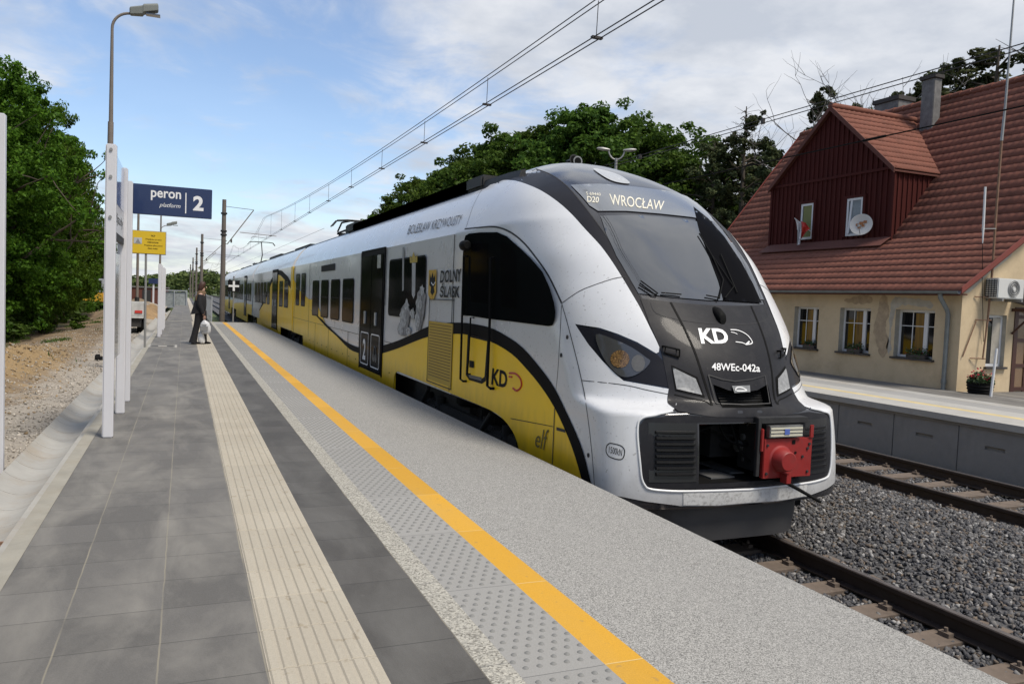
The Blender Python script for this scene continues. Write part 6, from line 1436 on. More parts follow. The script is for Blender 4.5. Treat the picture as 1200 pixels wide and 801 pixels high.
# barrier beyond the platform end
t = thing('barrier', 'pale grey railing panels running along the right side of the far path', 'barrier', (1.3, 42.6, PZ))
k = 0; y = 42.6
while y < 100:
    obj('barrier_post', MB().box(1.27, 1.33, y, y+.06, PZ-.1, 2.05), M['barrier'], t)
    g = MB().box(1.285, 1.315, y+.06, y+2.4, 1.96, 2.02).box(1.285, 1.315, y+.06, y+2.4, .95, 1.0)
    for q in range(18): g.box(1.29, 1.31, y+.14+q*.13, y+.165+q*.13, 1.0, 1.96)
    obj('barrier_panel', g, M['barrier'], t); y += 2.46
# ------------------------------------------------------------------ street lamps
def lamp(x, y, z0, H, arm, label, r0=.072):
    t = thing('street_lamp', label, 'street lamp', (x, y, z0))
    obj('pole', MB().tube([(x, y, z0), (x+.01, y, z0+H*.62), (x+.012, y, z0+H*.66)], [r0, r0*.8, r0*.78], 14), M['pole_brown'], t, smooth=True)
    pts = [(x+.012, y, z0+H*.66), (x+.015, y, z0+H*.66+.02)] + [(x+.015, y, z0+H*.9)]
    for k in range(1, 9): a_ = pi/2*k/8; pts.append((x+.015+.36*(1-cos(a_)), y, z0+H*.9+.36*sin(a_)*1.0))
    pts.append((x+arm*.6, y, z0+H*.9+.40))
    obj('arm', MB().tube(pts, [r0*.6]*2+[r0*.4]*(len(pts)-2), 12), M['pole_brown'], t, smooth=True)
    zt = z0+H*.9+.42; xs_ = x+arm*.55; L_ = .56
    rg = []
    for u, w_, h0, h1 in ((0, .05, -.05, .05), (.03, .08, -.09, .07), (.45, .11, -.10, .09), (.5, .12, -.06, .12), (.97, .11, -.03, .13), (1.0, .09, -.01, .10)):
        X = xs_+L_*u; zz_ = zt+.10*u
        rg.append([(X, y-w_, zz_+h0), (X, y+w_, zz_+h0), (X, y+w_, zz_+h1*.6), (X, y+w_*.6, zz_+h1), (X, y-w_*.6, zz_+h1), (X, y-w_, zz_+h1*.6)])
    h = obj('lamp_head', MB().loft(rg), mat('lamp_head_grey', (.17, .18, .165), .5), t, bevel=.006)
    obj('lamp_glass', MB().box(xs_+.32, xs_+.6, y-.085, y+.085, zt-.035, zt-.01), M['lens_dark'], h)
lp = hit(131, 80, 1, 19.0)
lamp(-1.52, 19.0, .45, 8.2, .62, 'tall brown-grey lamp post with curved arm and flat head rising behind the nearest white board')
lamp(-1.35, 50.0, .45, 5.75, .62, 'slender lamp post with small curved arm, distant, right of the yellow notice', .05)
# plain poles behind the signs
for x, y, z1, label in ((-2.0, 40, 6.6, 'thin dark pole with thick black base, left of the yellow notice pole'), (-1.58, 60, 9.2, 'thin grey pole passing behind the right edge of the yellow notice')):
    t = thing('utility_pole', label, 'pole', (x, y, .4))
    obj('shaft', MB().tube([(x, y, .3), (x+.01, y, z1)], [.07, .045], 8), M['pole_brown'], t, smooth=True); obj('base', MB().tube([(x, y, .3), (x, y, 1.9 if y < 50 else .8)], .10, 8), M['dark'], t, smooth=True)
# twin lamp on far platform
lp = hit(722, 190, 0, 15.0); y = lp[1]; x = 15.0
t = thing('twin_street_lamp', 'two-armed pale street lamp on the far platform, seen above the train nose', 'street lamp', (x, y, PZ))
obj('pole', MB().tube([(x, y, PZ), (x, y, 7.95)], [.08, .05], 12), M['galv'], t, smooth=True)
for s in (-1, 1):
    dx = Vector((RT[0], RT[1], 0))*s
    b = Vector((x, y, 7.9)); pts = [b] + [b + dx*(.30*sin(a_)) + Vector((0, 0, .36*(1-cos(a_)))) for a_ in [pi/2*k/6 for k in range(1, 7)]]
    obj('arm', MB().tube(pts, .028, 8), M['galv'], t, smooth=True)
    e = pts[-1]; rg = []
    n_ = Vector((-dx.y, dx.x, 0))
    for u, w_, h in ((-.05, .03, .03), (.03, .07, .05), (.22, .09, .07), (.40, .08, .05), (.45, .04, .02)):
        c = e + dx*u + Vector((0, 0, .08*u)); rg.append([c+n_*w_*cos(k*pi/4)+Vector((0, 0, h*sin(k*pi/4))) for k in range(8)])
    obj('lamp_head', MB().loft(rg), M['galv'], t, smooth=True)
# ------------------------------------------------------------------ catenary masts and wires
def mast(x, y, H, label, detail=True):
    t = thing('catenary_mast', label, 'catenary mast', (x, y, 0), 0, 'catenary masts along the near track')
    obj('mast_column', MB().tube([(x, y, -.3), (x, y, H)], [.20, .135], 10 if detail else 6), M['mastc'], t, smooth=True)
    for z in (H-.95, H-2.15, H-2.4): obj('clamp_band', MB().lathe((x, y, z), [(.2, -.05), (.21, 0), (.2, .07)], 12), M['dark'], t)
    zt, zl = H-.45, H-3.0
    e = (4.35, y, H-.55)
    obj('stay_rod', MB().tube([(x, y, H-.45), e], .018, 6), M['dark'], t); obj('cantilever_tube', MB().tube([(x, y, zl), (x+.25, y, zl+.0), e], .032, 8), M['pole_brown'], t)
    obj('registration_arm', MB().tube([(x+1.05, y, zl+.85), (5.9, y, zl+.75)], .022, 6), M['pole_brown'], t)
    obj('steady_arm', MB().tube([(4.2, y, zl+.48), (4.3, y, zl+.62), (5.25, y, zl+.55), (5.25, y, zl+.72)], .016, 6), M['dark'], t)
    obj('insulator', MB().lathe((x+.5, y, zl+.20), [(.04, -.1), (.07, -.06), (.04, -.02), (.07, .02), (.04, .06), (.07, .1), (.04, .14)], 8), M['insul'], t)
    return t
MH = 8.55
L_ = ['tall grey-brown concrete catenary mast with slanting arm, nearest, right of the walking woman', 'second catenary mast in the receding row left of the train', 'third catenary mast in the receding row left of the train', 'fourth catenary mast in the receding row left of the train', 'fifth, farthest catenary mast in the row left of the train']
MY = [57.5, 95, 127, 168, 215]
for i, (y, x) in enumerate(zip(MY, (2.42, 1.75, 1.62, 1.5, 1.35))): mast(x, y, MH, L_[i], i < 2)
t = thing('overhead_wires', 'twin contact and carrier wires with droppers running above the train into the distance', 'overhead wires', (5.08, 20, 6))
def wirez(y):  # carrier sag between supports
    if y < 57.5:
        a = max(0, (y-14)/43.5); return 6.47 + 1.1*a**2
    for y0, y1 in zip(MY[:-1], MY[1:]):
        if y0 <= y <= y1: u = (y-y0)/(y1-y0); return 7.57 - 1.15*4*u*(1-u)
    return 7.57
for dx in (-.05, .05):
    pts = [(5.08+dx, y, wirez(y)) for y in [-8+1.5*k for k in range(150)]]; obj('carrier_wire', MB().tube(pts, .008, 5), M['wire'], t)
    pts = [(5.08+dx, y, 5.98-.0*y) for y in [-8+4*k for k in range(56)]]; obj('contact_wire', MB().tube(pts, .0085, 5), M['wire'], t)
for y in (9.57, 13.75, 17.85, 22.1, 26.5, 31, 36, 41, 47, 53, 62, 70, 78, 86): obj('dropper', MB().tube([(5.08, y, wirez(y)), (5.08, y+.02, 5.98)], .006, 5).box(5.0, 5.16, y-.03, y+.03, 5.965, 5.995), M['wire'], t)
t = thing('overhead_wires', 'pair of dark wires crossing in front of the red tiled roof and chimney', 'overhead wires', (10.4, 10, 6))
for dz in (0, .075): obj('contact_wire', MB().tube([(10.4, y, 6.06+dz+.0004*y) for y in [-8+3*k for k in range(60)]], .009, 5), M['wire'], t)
for y in (12.5, 17, 21.5, 26): obj('clip', MB().box(10.37, 10.43, y, y+.06, 6.05, 6.16), M['wire'], t)
t = thing('power_cable', 'single black cable passing low in front of the red roof below the wire pair', 'cable', (10.4, 10, 5.3))
obj('cable_run', MB().tube([(10.4, y, 5.29+.00*y) for y in [-8+3*k for k in range(34)]], .012, 5), M['rubber'], t)
obj('cable_joint', MB().tube([(10.4, 9.55, 5.29), (10.4, 10.0, 5.29)], .022, 6), M['rubber'], t)
# more wires at left behind the nearest mast (siding)
t = thing('overhead_wires', 'distant thin wires beside the far end of the train right of the mast row', 'overhead wires', (10.4, 100, 6))
for z in (6.0, 7.3): obj('contact_wire', MB().tube([(9.6, y, z) for y in range(60, 320, 20)], .012, 4), M['wire'], t)
# ------------------------------------------------------------------ person
def skin(verts, edges, radii, name, mt, parent=None, sub=2, root=0, post=None):
    me = bpy.data.meshes.new(name); me.from_pydata([tuple(v) for v in verts], edges, []); o = bpy.data.objects.new(name, me); COL.objects.link(o)
    md = o.modifiers.new('s', 'SKIN'); 
    for i, r_ in enumerate(radii):
        rr_ = r_ if isinstance(r_, tuple) else (r_, r_); me.skin_vertices[0].data[i].radius = rr_
    me.skin_vertices[0].data[root].use_root = True
    s2 = o.modifiers.new('u', 'SUBSURF'); s2.levels = sub; s2.render_levels = sub
    dg = bpy.context.evaluated_depsgraph_get(); m2 = bpy.data.meshes.new_from_object(o.evaluated_get(dg)); bpy.data.objects.remove(o)
    m2.materials.clear(); m2.materials.append(mt); m2.shade_smooth()
    o = bpy.data.objects.new(name, m2); COL.objects.link(o)
    if parent: o.parent = parent
    WM[o.name] = WM[parent.name] if parent else Matrix(); return o
# local frame: facing +X, z up, origin between the feet
pr = thing('person', 'woman in black coat and wide trousers facing the train with a white bag', 'person', (.46, 24.95, PZ), radians(-8))
HT = 1.80
body_v = [(0, 0, .98), (0, 0, 1.15), (.0, 0, 1.35), (.01, 0, 1.50), (.03, 0, 1.58), (.05, 0, 1.69),   # pelvis..head 0-5
          (-.02, -.10, .92), (-.10, -.11, .50), (-.17, -.11, .10), (-.10, -.11, .03), (.0, -.11, .025),   # right-hand leg (trailing) 6-10
          (.04, .10, .92), (.09, .10, .50), (.06, .10, .09), (.12, .10, .035), (.21, .10, .025),          # other leg 11-15
          (0, -.17, 1.44), (.00, -.23, 1.18), (.08, -.21, .95), (.10, -.20, .86),                          # near arm 16-19
          (0, .17, 1.44), (-.02, .23, 1.18), (.06, .22, .95), (.08, .21, .88)]
be = [(0, 1), (1, 2), (2, 3), (3, 4), (4, 5), (0, 6), (6, 7), (7, 8), (8, 9), (9, 10), (0, 11), (11, 12), (12, 13), (13, 14), (14, 15), (3, 16), (16, 17), (17, 18), (18, 19), (3, 20), (20, 21), (21, 22), (22, 23)]
brd = [.14, .12, .15, .10, .055, .095, .095, .065, .045, .04, .03, .095, .065, .045, .04, .03, .06, .048, .036, .028, .06, .048, .036, .028]
body = skin(body_v, be, brd, 'body', M['skin'], pr)
# face details
obj('nose', MB().loft([[(.135, a, b) for a, b in ((-.012, 1.675), (.012, 1.675), (.004, 1.71))], [(.158, a, b) for a, b in ((-.008, 1.673), (.008, 1.673), (.002, 1.69))]]), M['skin'], pr, local=True, smooth=True)
for s in (-1, 1): obj('eye', MB().lathe((.125, s*.035, 1.705), [(.012, 0), (.012, .012), (.004, .016)], 8, 'x'), M['dark'], pr, local=True)
obj('mouth', MB().box(.128, .14, -.022, .022, 1.635, 1.643), M['decal_red'], pr, local=True)
# hand fingers
for s, bx in ((-1, .11), (1, .09)):
    hv = [(bx, s*.20, .865), (bx+.015, s*.20, .80)]; he = [(0, 1)]; hr = [.026, .028]
    for k in range(4): n = len(hv); hv += [(bx-.012+.016*k, s*.20, .775), (bx-.010+.016*k, s*(.195), .745-.004*(k in (1, 2))), (bx-.004+.016*k, s*.18, .73)]; he += [(1, n), (n, n+1), (n+1, n+2)]; hr += [.009, .008, .007]
    n = len(hv); hv += [(bx+.05, s*.19, .81), (bx+.058, s*.185, .775)]; he += [(0, n), (n, n+1)]; hr += [.010, .008]
    skin(hv, he, hr, 'hand', M['skin'], pr, sub=1)
# coat: elliptical sections
def tubeell(secs, n=24):
    return [[(cx+rx*cos(2*pi*k/n), cy+ry*sin(2*pi*k/n)*1.0, z+dz*cos(2*pi*k/n)) for k in range(n)] for cx, cy, z, rx, ry, dz in secs]
coat = tubeell([(-.09, 0, .90, .19, .24, .03), (-.06, 0, .98, .20, .245, .03), (-.03, 0, 1.12, .185, .22, .02), (-.01, 0, 1.28, .165, .215, 0), (0, 0, 1.42, .14, .20, 0), (.01, 0, 1.50, .10, .15, 0), (.02, 0, 1.55, .07, .085, 0)])
obj('coat', MB().loft(coat), M['coat'], pr, local=True, smooth=True)
for s, A, Bq, Cq in ((-1, (0, -.17, 1.45), (-.01, -.25, 1.18), (.09, -.215, .90)), (1, (0, .17, 1.45), (-.03, .25, 1.18), (.07, .225, .92))):
    obj('sleeve', MB().tube([A, tuple(np.array(A)*.5+np.array(Bq)*.5), Bq, tuple(np.array(Bq)*.5+np.array(Cq)*.5), Cq], [.075, .075, .068, .06, .055], 14), M['coat'], pr, local=True, smooth=True)
for pts, rr_ in (([(-.02, -.10, .98), (-.08, -.11, .6), (-.15, -.11, .25), (-.19, -.11, .04)], [.12, .09, .09, .115]), ([(.03, .10, .98), (.08, .10, .6), (.08, .10, .25), (.07, .10, .04)], [.12, .09, .09, .11])):
    obj('trouser_leg', MB().tube(pts, rr_, 16), M['coat'], pr, local=True, smooth=True)
for x0, y0 in ((-.17, -.11), (.09, .10)):
    obj('shoe', MB().loft([[(x0+u, y0+w_*cos(k*pi/4), .035*1+h*sin(k*pi/4)*(1 if sin(k*pi/4) > 0 else .9)) for k in range(8)] for u, w_, h in ((-.06, .03, .035), (0, .042, .05), (.1, .045, .04), (.18, .03, .025), (.2, .01, .01))]), M['rubber'], pr, local=True, smooth=True)
obj('hair', MB().loft([[(.035+cx+rx*cos(2*pi*k/18), ry*sin(2*pi*k/18), z - .05*cos(2*pi*k/18)*f_) for k in range(18)] for cx, rx, ry, z, f_ in ((-.06, .06, .075, 1.56, 0), (-.05, .085, .095, 1.60, 0), (-.035, .09, .105, 1.66, .2), (-.022, .098, .11, 1.72, -.2), (-.01, .10, .105, 1.775, -.5), (-.01, .08, .08, 1.82, -.4), (-.01, .03, .03, 1.845, 0))]), M['hair'], pr, local=True, smooth=True)
obj('scarf', MB().loft(tubeell([(.01, 0, 1.44, .12, .15, .03), (.01, 0, 1.49, .135, .155, .0), (.01, 0, 1.54, .12, .13, 0), (.015, 0, 1.585, .09, .095, 0)])), M['scarf'], pr, local=True, smooth=True)
obj('tassel', MB().tube([(-.05, -.12, 1.50), (-.10, -.15, 1.38), (-.11, -.15, 1.28)], [.045, .035, .03], 8), M['scarf'], pr, local=True, smooth=True)
def baggeo(cx, cy, zt, w_, h, th, seed):
    r_ = random.Random(seed); rg = []
    for u, s_, t_ in ((0, .10, .1), (.08, .35, .5), (.22, .8, .9), (.5, 1.0, 1.1), (.8, .98, 1.0), (.95, .8, .7), (1.0, .5, .3)):
        rg.append([(cx+w_/2*s_*cos(2*pi*k/20)*(1+r_.uniform(-.08, .08)) + .04*u, cy+th/2*t_*sin(2*pi*k/20)*(1+r_.uniform(-.2, .2)), zt-h*u+r_.uniform(-.012, .012)) for k in range(20)])
    return rg
bg_ = thing('carrier_bag', 'white printed plastic carrier bag held in the hand of the woman in black', 'bag', (.57, 24.74, PZ+.3), radians(-8))
obj('bag_body', MB().loft(baggeo(0, 0, .42, .30, .40, .12, 3)), M['bag'], bg_, local=True, smooth=True)
obj('bag_print', MB().box(-.10, .10, -.082, -.079, .12, .24).box(-.08, .06, -.082, -.079, .27, .30), M['sign_back'], bg_, local=True)
bg2 = thing('carrier_bag', 'small white bag hanging low behind the printed bag at the woman in black', 'bag', (.46, 24.86, PZ+.02), radians(-8))
obj('bag_body', MB().loft(baggeo(0, 0, .36, .20, .34, .12, 5)), M['decal_white'], bg2, local=True, smooth=True)
# ------------------------------------------------------------------ works area on the left
t = thing('utility_trailer', 'small white dropside trailer with red tail light on the dirt beyond the white posts', 'trailer', (-1.9, 33, .4))
x0, x1, y0, y1 = -2.5, -1.42, 33.0, 35.5
obj('trailer_bed', MB().box(x0, x1, y0, y0+.06, 1.28, 1.78).box(x0, x1, y1, y1+.06, 1.28, 1.78).box(x0, x0+.06, y0+.061, y1-.001, 1.28, 1.78).box(x1-.06, x1, y0+.061, y1-.001, 1.28, 1.78).box(x0, x1, y0, y1, 1.18, 1.279), M['truck_white'], t, bevel=.01)
obj('tail_light', MB().box(x1-.30, x1-.04, y0-.03, y0-.002, 1.38, 1.48), M['decal_red'], t); obj('chassis', MB().box(x0+.1, x1-.1, y0+.1, y1+1.2, .85, 1.17), M['underbody'], t)
for yy in (y0+1.2,):
    for xx in (x0+.02, x1-.26): obj('wheel', MB().lathe((xx, yy, .78), [(.3, 0), (.38, .03), (.38, .22), (.3, .25), (.16, .2)], 20, 'x'), M['rubber'], t, smooth=True)
def excavator():
    c = atdepth(108, 322, 62); x, y = c[0], c[1]; z = .3
    t = thing('excavator', 'small yellow excavator with grey cab standing among the spoil at left background', 'excavator', (x, y, z))
    obj('track', MB().prism([(x-.9, y-1.3, z), (x-.9, y+1.3, z), (x-.9, y+1.5, z+.35), (x-.9, y+1.2, z+.65), (x-.9, y-1.2, z+.65), (x-.9, y-1.5, z+.35)], (.4, 0, 0)), M['rubber'], t); obj('track', MB().prism([(x+.5, y-1.3, z), (x+.5, y+1.3, z), (x+.5, y+1.5, z+.35), (x+.5, y+1.2, z+.65), (x+.5, y-1.2, z+.65), (x+.5, y-1.5, z+.35)], (.4, 0, 0)), M['rubber'], t)
    obj('body', MB().box(x-.8, x+.9, y-.9, y+1.4, z+.75, z+1.5), M['machine_yellow'], t, bevel=.08)
    cb = obj('cab', MB().box(x-.1, x+.85, y-.9, y+.3, z+1.51, z+2.6), M['barrier'], t, bevel=.06); obj('cab_window', MB().box(x+.0, x+.75, y-.93, y-.901, z+1.7, z+2.45), M['window_glass'], cb)
    obj('boom', MB().tube([(x-.5, y-.8, z+1.2), (x-.9, y-2.0, z+3.1), (x-1.0, y-2.6, z+3.0)], [.18, .14, .12], 6), M['machine_yellow'], t); obj('dipper', MB().tube([(x-1.0, y-2.5, z+3.05), (x-1.1, y-3.3, z+1.3)], [.12, .09], 6), M['machine_yellow'], t)
    obj('bucket', MB().prism([(x-1.4, y-3.2, z+1.3), (x-1.4, y-3.6, z+.8), (x-1.4, y-3.2, z+.5), (x-1.4, y-2.8, z+.9)], (.6, 0, 0)), M['dark'], t)
excavator()
def block(name, label, cat, x0, x1, y, dz0, dz1, depth_y, m1, m2, parts):
    pass
q = atdepth(201, 345, 75)
t = thing('mesh_container', 'pale grey mesh storage cage standing at the end of the dirt beside the far path', 'storage cage', (q[0], q[1], .5)); x, y = q[0], q[1]
obj('cage_frame', MB().box(x-.9, x-.8, y, y+.1, .5, 2.2).box(x+1.3, x+1.4, y, y+.1, .5, 2.2).box(x-.8, x+1.3, y, y+.1, 2.1, 2.2).box(x-.8, x+1.3, y, y+.1, .5, .6).box(x+.2, x+.28, y, y+.1, .6, 2.1), M['barrier'], t)
obj('cage_mesh', MB().box(x-.8, x+1.3, y+.12, y+1.6, .55, 2.0), mat('cage_fill', (.22, .24, .24), .8, var=.4, vs=4), t)
# sheeted orange heap and barrel next to the near gutter end
t = thing('sand_heap', 'low pile of tan sand behind the far white boards', 'sand heap', (-2.3, 52, .5))
V = []; Fq = []; n = 26
for i in range(n):
    for k in range(n):
        u, v = i/(n-1)*2-1, k/(n-1)*2-1; V.append((u*1.6, v*6, max(0, (1-u*u))*max(0, 1-v*v)*1.0*(1+.4*noise.noise(Vector((u*3, v*5, 2)))) - .15))
for i in range(n-1):
    for k in range(n-1): Fq.append((i*n+k, i*n+k+1, (i+1)*n+k+1, (i+1)*n+k))
mesh_np('heap', V, Fq, mat('sand', (.27, .175, .085), .95, var=.35, vs=2, bump=.6, bs=12), t, smooth=True)
q = hit(119, 424, 2, .55); 
o = obj('pipe_stub', MB().lathe((q[0], q[1], .62), [(.09, -.14), (.12, -.12), (.12, -.04), (.07, -.03), (.07, .14), (.10, .15)], 14, 'x'), M['rubber'], smooth=True); tag(o, 'short black flanged pipe end lying on the stones beside the gutter', 'pipe end')
t = thing('blue_sign', 'distant small blue sign on a white post among the works behind the white boards', 'sign', tuple(atdepth(181, 345, 60)))
q = atdepth(180, 330, 60); obj('sign_panel', MB().box(q[0]-.35, q[0]+.35, q[1], q[1]+.05, q[2]-.15, q[2]+.25), M['sign_navy'], t); obj('post', MB().box(q[0]-.06, q[0]+.06, q[1]+.06, q[1]+.12, .5, q[2]+.2), M['post_white'], t)
q = atdepth(172, 338, 80); t = thing('works_hut', 'low dark red works hut with tan roof far behind the yellow notice pole', 'hut', (q[0], q[1], .5))
obj('wall', MB().box(q[0]-2.2, q[0]+2.0, q[1], q[1]+2.5, .5, 2.3), M['brownred'], t); obj('roof', MB().box(q[0]-2.3, q[0]+2.1, q[1]-.1, q[1]+2.6, 2.31, 2.45), M['chimney'], t); obj('door', MB().box(q[0]-.4, q[0]+.4, q[1]-.04, q[1]-.002, .6, 2.1), M['dark'], t)
# ------------------------------------------------------------------ vegetation
def leaves(cent, rad, per, leaf, rs, flat=.6):
    n = len(cent)*per; C_ = np.repeat(np.array(cent), per, 0); R_ = np.repeat(np.array(rad), per)
    d = rs.normal(size=(n, 3)); d /= np.linalg.norm(d, axis=1)[:, None]
    p = C_ + d*(R_*rs.uniform(.25, 1.0, n)**.5)[:, None]*np.array([1, 1, flat])
    nrm = d*.5 + rs.normal(size=(n, 3))*.5 + np.array([0, 0, .55]); nrm /= np.linalg.norm(nrm, axis=1)[:, None]
    a = np.cross(nrm, rs.normal(size=(n, 3))); a /= np.linalg.norm(a, axis=1)[:, None]; b = np.cross(nrm, a)
    s = leaf*rs.uniform(.6, 1.3, n)[:, None]
    V = np.stack([p-a*s, p-b*s*.55, p+a*s, p+b*s*.55], 1).reshape(-1, 3); Fq = np.arange(4*n).reshape(-1, 4); return V, Fq
def limb(g, p, d, L, r_, depth, tips, rnd, spread=.55, droop=0):
    pts = [p]; rr_ = [r_]; q = p.copy(); dd = d.copy(); n = 4
    for k in range(n):
        dd = (dd + Vector((rnd.gauss(0, .13), rnd.gauss(0, .13), rnd.gauss(.02, .1)-droop))).normalized(); q = q + dd*L/n; pts.append(q.copy()); rr_.append(r_*(1-.55*(k+1)/n))
    g.tube(pts, rr_, 6 if r_ > .05 else 4, cap=False)
    if depth == 0: tips.append(q); return
    for k in range(rnd.choice((2, 3))):
        a = Vector((rnd.gauss(0, 1), rnd.gauss(0, 1), rnd.gauss(.1, .6))); a = (a - dd*a.dot(dd)).normalized(); nd = (dd*(1-spread)+a*spread).normalized()
        limb(g, pts[rnd.choice((3, 4))], nd, L*rnd.uniform(.6, .8), r_*.5, depth-1, tips, rnd, spread, droop)
    tips.append(q)
PROTO = {}
def broad(key, H, W_, leafm, seed, nclump=26, sub=9, per=60, leaf=.16, base=.28, asym=0):
    rnd = random.Random(seed); rs = np.random.RandomState(seed)
    g = MB(); g.tube([(0, 0, -.4), (.05, 0, H*.15), (.0, .05, H*.33)], [H*.026, H*.021, H*.017], 10); tips = []
    for k in range(6):
        a = 2*pi*k/6+rnd.uniform(-.3, .3); limb(g, Vector((0, 0, H*(.16+.05*k*.6))), Vector((cos(a)*.8, sin(a)*.8, rnd.uniform(.5, 1.3))).normalized(), H*.33, H*.011, 2, tips, rnd)
    cent = []; rad = []
    for k in range(nclump):
        th = rnd.uniform(0, 2*pi); u = rnd.random()**.5; zf = rnd.random(); zc = H*(base+(1-base)*zf)
        prof = sin(pi*min(1, max(0.0, (zf*.86+.12))))**.6
        rc = W_/2*prof*u; c = Vector((rc*cos(th)+asym*zf, rc*sin(th), zc - H*.05)); R0 = W_*rnd.uniform(.10, .17)
        for q in range(sub):
            d = Vector((rnd.gauss(0, 1), rnd.gauss(0, 1), rnd.gauss(.2, .8))).normalized(); cent.append(c + d*R0*rnd.uniform(.5, 1.15)); rad.append(R0*rnd.uniform(.22, .5))
    for tp in tips: cent.append(tp); rad.append(W_*.05)
    V, Fq = leaves(cent, rad, per, leaf, rs)
    PROTO[key] = (g, V, Fq, leafm, H)
def pine(key, H, W_, seed, bare=.25, scots=False):
    rnd = random.Random(seed); rs = np.random.RandomState(seed); g = MB(); g.tube([(0, 0, -.4), (.05, .1, H*.5), (-.05, 0, H*.99)], [H*.018, H*.012, H*.002], 8); cent = []; rad = []
    nb_ = 46
    for k in range(nb_):
        f = .28+.70*k/nb_; z = H*f; a = rnd.uniform(0, 2*pi); L = W_/2*(1-f*.75)*rnd.uniform(.5, 1.25)*(1.5 if scots and f > .6 else 1)
        if f > .9: L *= .6
        e = Vector((cos(a)*L, sin(a)*L, z+L*rnd.uniform(-.15, .35))); g.tube([(0, 0, z-.2), e*.5+Vector((0, 0, z*.5+.05)), e], [.05, .03, .012], 4, cap=False)
        if rnd.random() < bare: 
            for _ in range(4): d = Vector((rnd.gauss(0, 1), rnd.gauss(0, 1), rnd.gauss(.4, .5))).normalized(); g.tube([e, e+d*rnd.uniform(.3, .8)], [.014, .006], 3, cap=False)
            continue
        for q in range(9):
            u = rnd.uniform(.3, 1.05); cent.append(Vector((e.x*u, e.y*u, z-.2+(e.z-z+.2)*u)) + Vector((rnd.gauss(0, .2), rnd.gauss(0, .2), rnd.gauss(.05, .14)))); rad.append(rnd.uniform(.14, .36)*(1.3 if scots else 1)*(1.15-f*.5))
    V, Fq = leaves(cent, rad, 60, .085, rs, .7); PROTO[key] = (g, V, Fq, 'needle', H)
def bare(key, H, seed):
    rnd = random.Random(seed); g = MB(); g.tube([(0, 0, -.4), (.1, 0, H*.4), (0, .1, H*.6)], [H*.016, H*.011, H*.008], 8); tips = []
    for k in range(5): a = rnd.uniform(0, 2*pi); limb(g, Vector((0, .05, H*(.42+.04*k))), Vector((cos(a)*.6, sin(a)*.6, 1)).normalized(), H*.25, H*.006, 3, tips, rnd, .5)
    V, Fq = leaves(tips[:18], [.25]*18, 12, .08, np.random.RandomState(seed)); PROTO[key] = (g, V, Fq, 'leaf', H)
def bush(key, seed, leafm='bush'):
    rnd = random.Random(seed); g = MB(); cent = []; rad = []; tips = []
    for k in range(5): a = rnd.uniform(0, 2*pi); limb(g, Vector((0, 0, 0)), Vector((cos(a)*.7, sin(a)*.7, 1)).normalized(), .6, .02, 1, tips, rnd)
    for k in range(34): a = rnd.uniform(0, 2*pi); r_ = 1.0*rnd.random()**.5; cent.append(Vector((r_*cos(a), r_*sin(a), rnd.uniform(.1, 1.0)*(1.1-r_*.7)))); rad.append(rnd.uniform(.15, .32))
    V, Fq = leaves(cent, rad, 70, .075, np.random.RandomState(seed)); PROTO[key] = (g, V, Fq, leafm, 1.2)
MESH = {}
def plant(key, x, y, z, sc, rz, name, label, cat, grp, bark='bark', sx=1.0):
    t = thing(name, label, cat, (x, y, z), rz, grp); t.scale = (sc*sx, sc*sx, sc)
    g, V, Fq, lm, H = PROTO[key]
    if key not in MESH:
        a = obj('trunk', g, M[bark], None, smooth=True, fixn=False); b = mesh_np('crown' if 'bush' not in key else 'foliage', V, Fq, M[lm]); MESH[key] = (a.data, b.data); a.parent = t; b.parent = t
        if 'bush' in key: a.name = 'stem'
    else:
        for nm, d in (('trunk' if 'bush' not in key else 'stem', MESH[key][0]), ('crown' if 'bush' not in key else 'foliage', MESH[key][1])):
            o = bpy.data.objects.new(nm, d); COL.objects.link(o); o.parent = t
    return t
broad('bigA', 12, 10, 'leaf', 1, nclump=58, sub=10, per=80, leaf=.125); broad('bigB', 12, 9.5, 'leaf', 2, nclump=58, sub=10, per=80, leaf=.125); broad('bigC', 12, 8.5, 'leaf', 3, nclump=52, sub=10, per=80, leaf=.125)
broad('leftA', 12, 9, 'leaf_left', 4, nclump=72, sub=11, per=85, leaf=.10, base=.12); broad('leftB', 12, 8, 'leaf_left', 5, nclump=66, sub=11, per=85, leaf=.10, base=.12)
pine('pineA', 12, 7, 6, .25); pine('pineB', 12, 6, 7, .45); pine('pineC', 12, 8, 17, .05); pine('scots', 12, 9.5, 8, .08, True); bare('bareA', 12, 9); bush('bushA', 10); bush('bushB', 11)
# back row, placed by where each crown's top shows and a real distance
def byphoto(px, top, dep, ground=.2):
    p = atdepth(px, top, dep); return p[0], p[1], p[2]-ground
B = [('bigB', 472, 232, 74, 'low rounded green tree at the left end of the row behind the train'), ('bigA', 497, 205, 70, 'rounded green tree second from the left in the row behind the train'),
     ('bigC', 530, 192, 66, 'green tree with flat top above the middle of the train roof'), ('bigA', 566, 168, 64, 'broad green tree behind the rising roof of the train'), ('bigB', 605, 150, 60, 'tall bushy green tree left of the round horns on the train roof'),
     ('bigC', 650, 143, 57, 'dark green tree directly behind the round horns on the train roof'), ('bigA', 700, 123, 55, 'tallest green tree with ragged top, just left of the twin-armed lamp'),
     ('bigB', 765, 133, 53, 'tall green tree just right of the twin-armed lamp'), ('bigC', 800, 172, 50, 'green tree between the twin-armed lamp and the dark pines'), ('bigA', 735, 205, 58, 'lower green tree behind the twin-armed lamp'), ('bigA', 560, 225, 60, 'low green crown filling the gap above the middle carriage roof')]
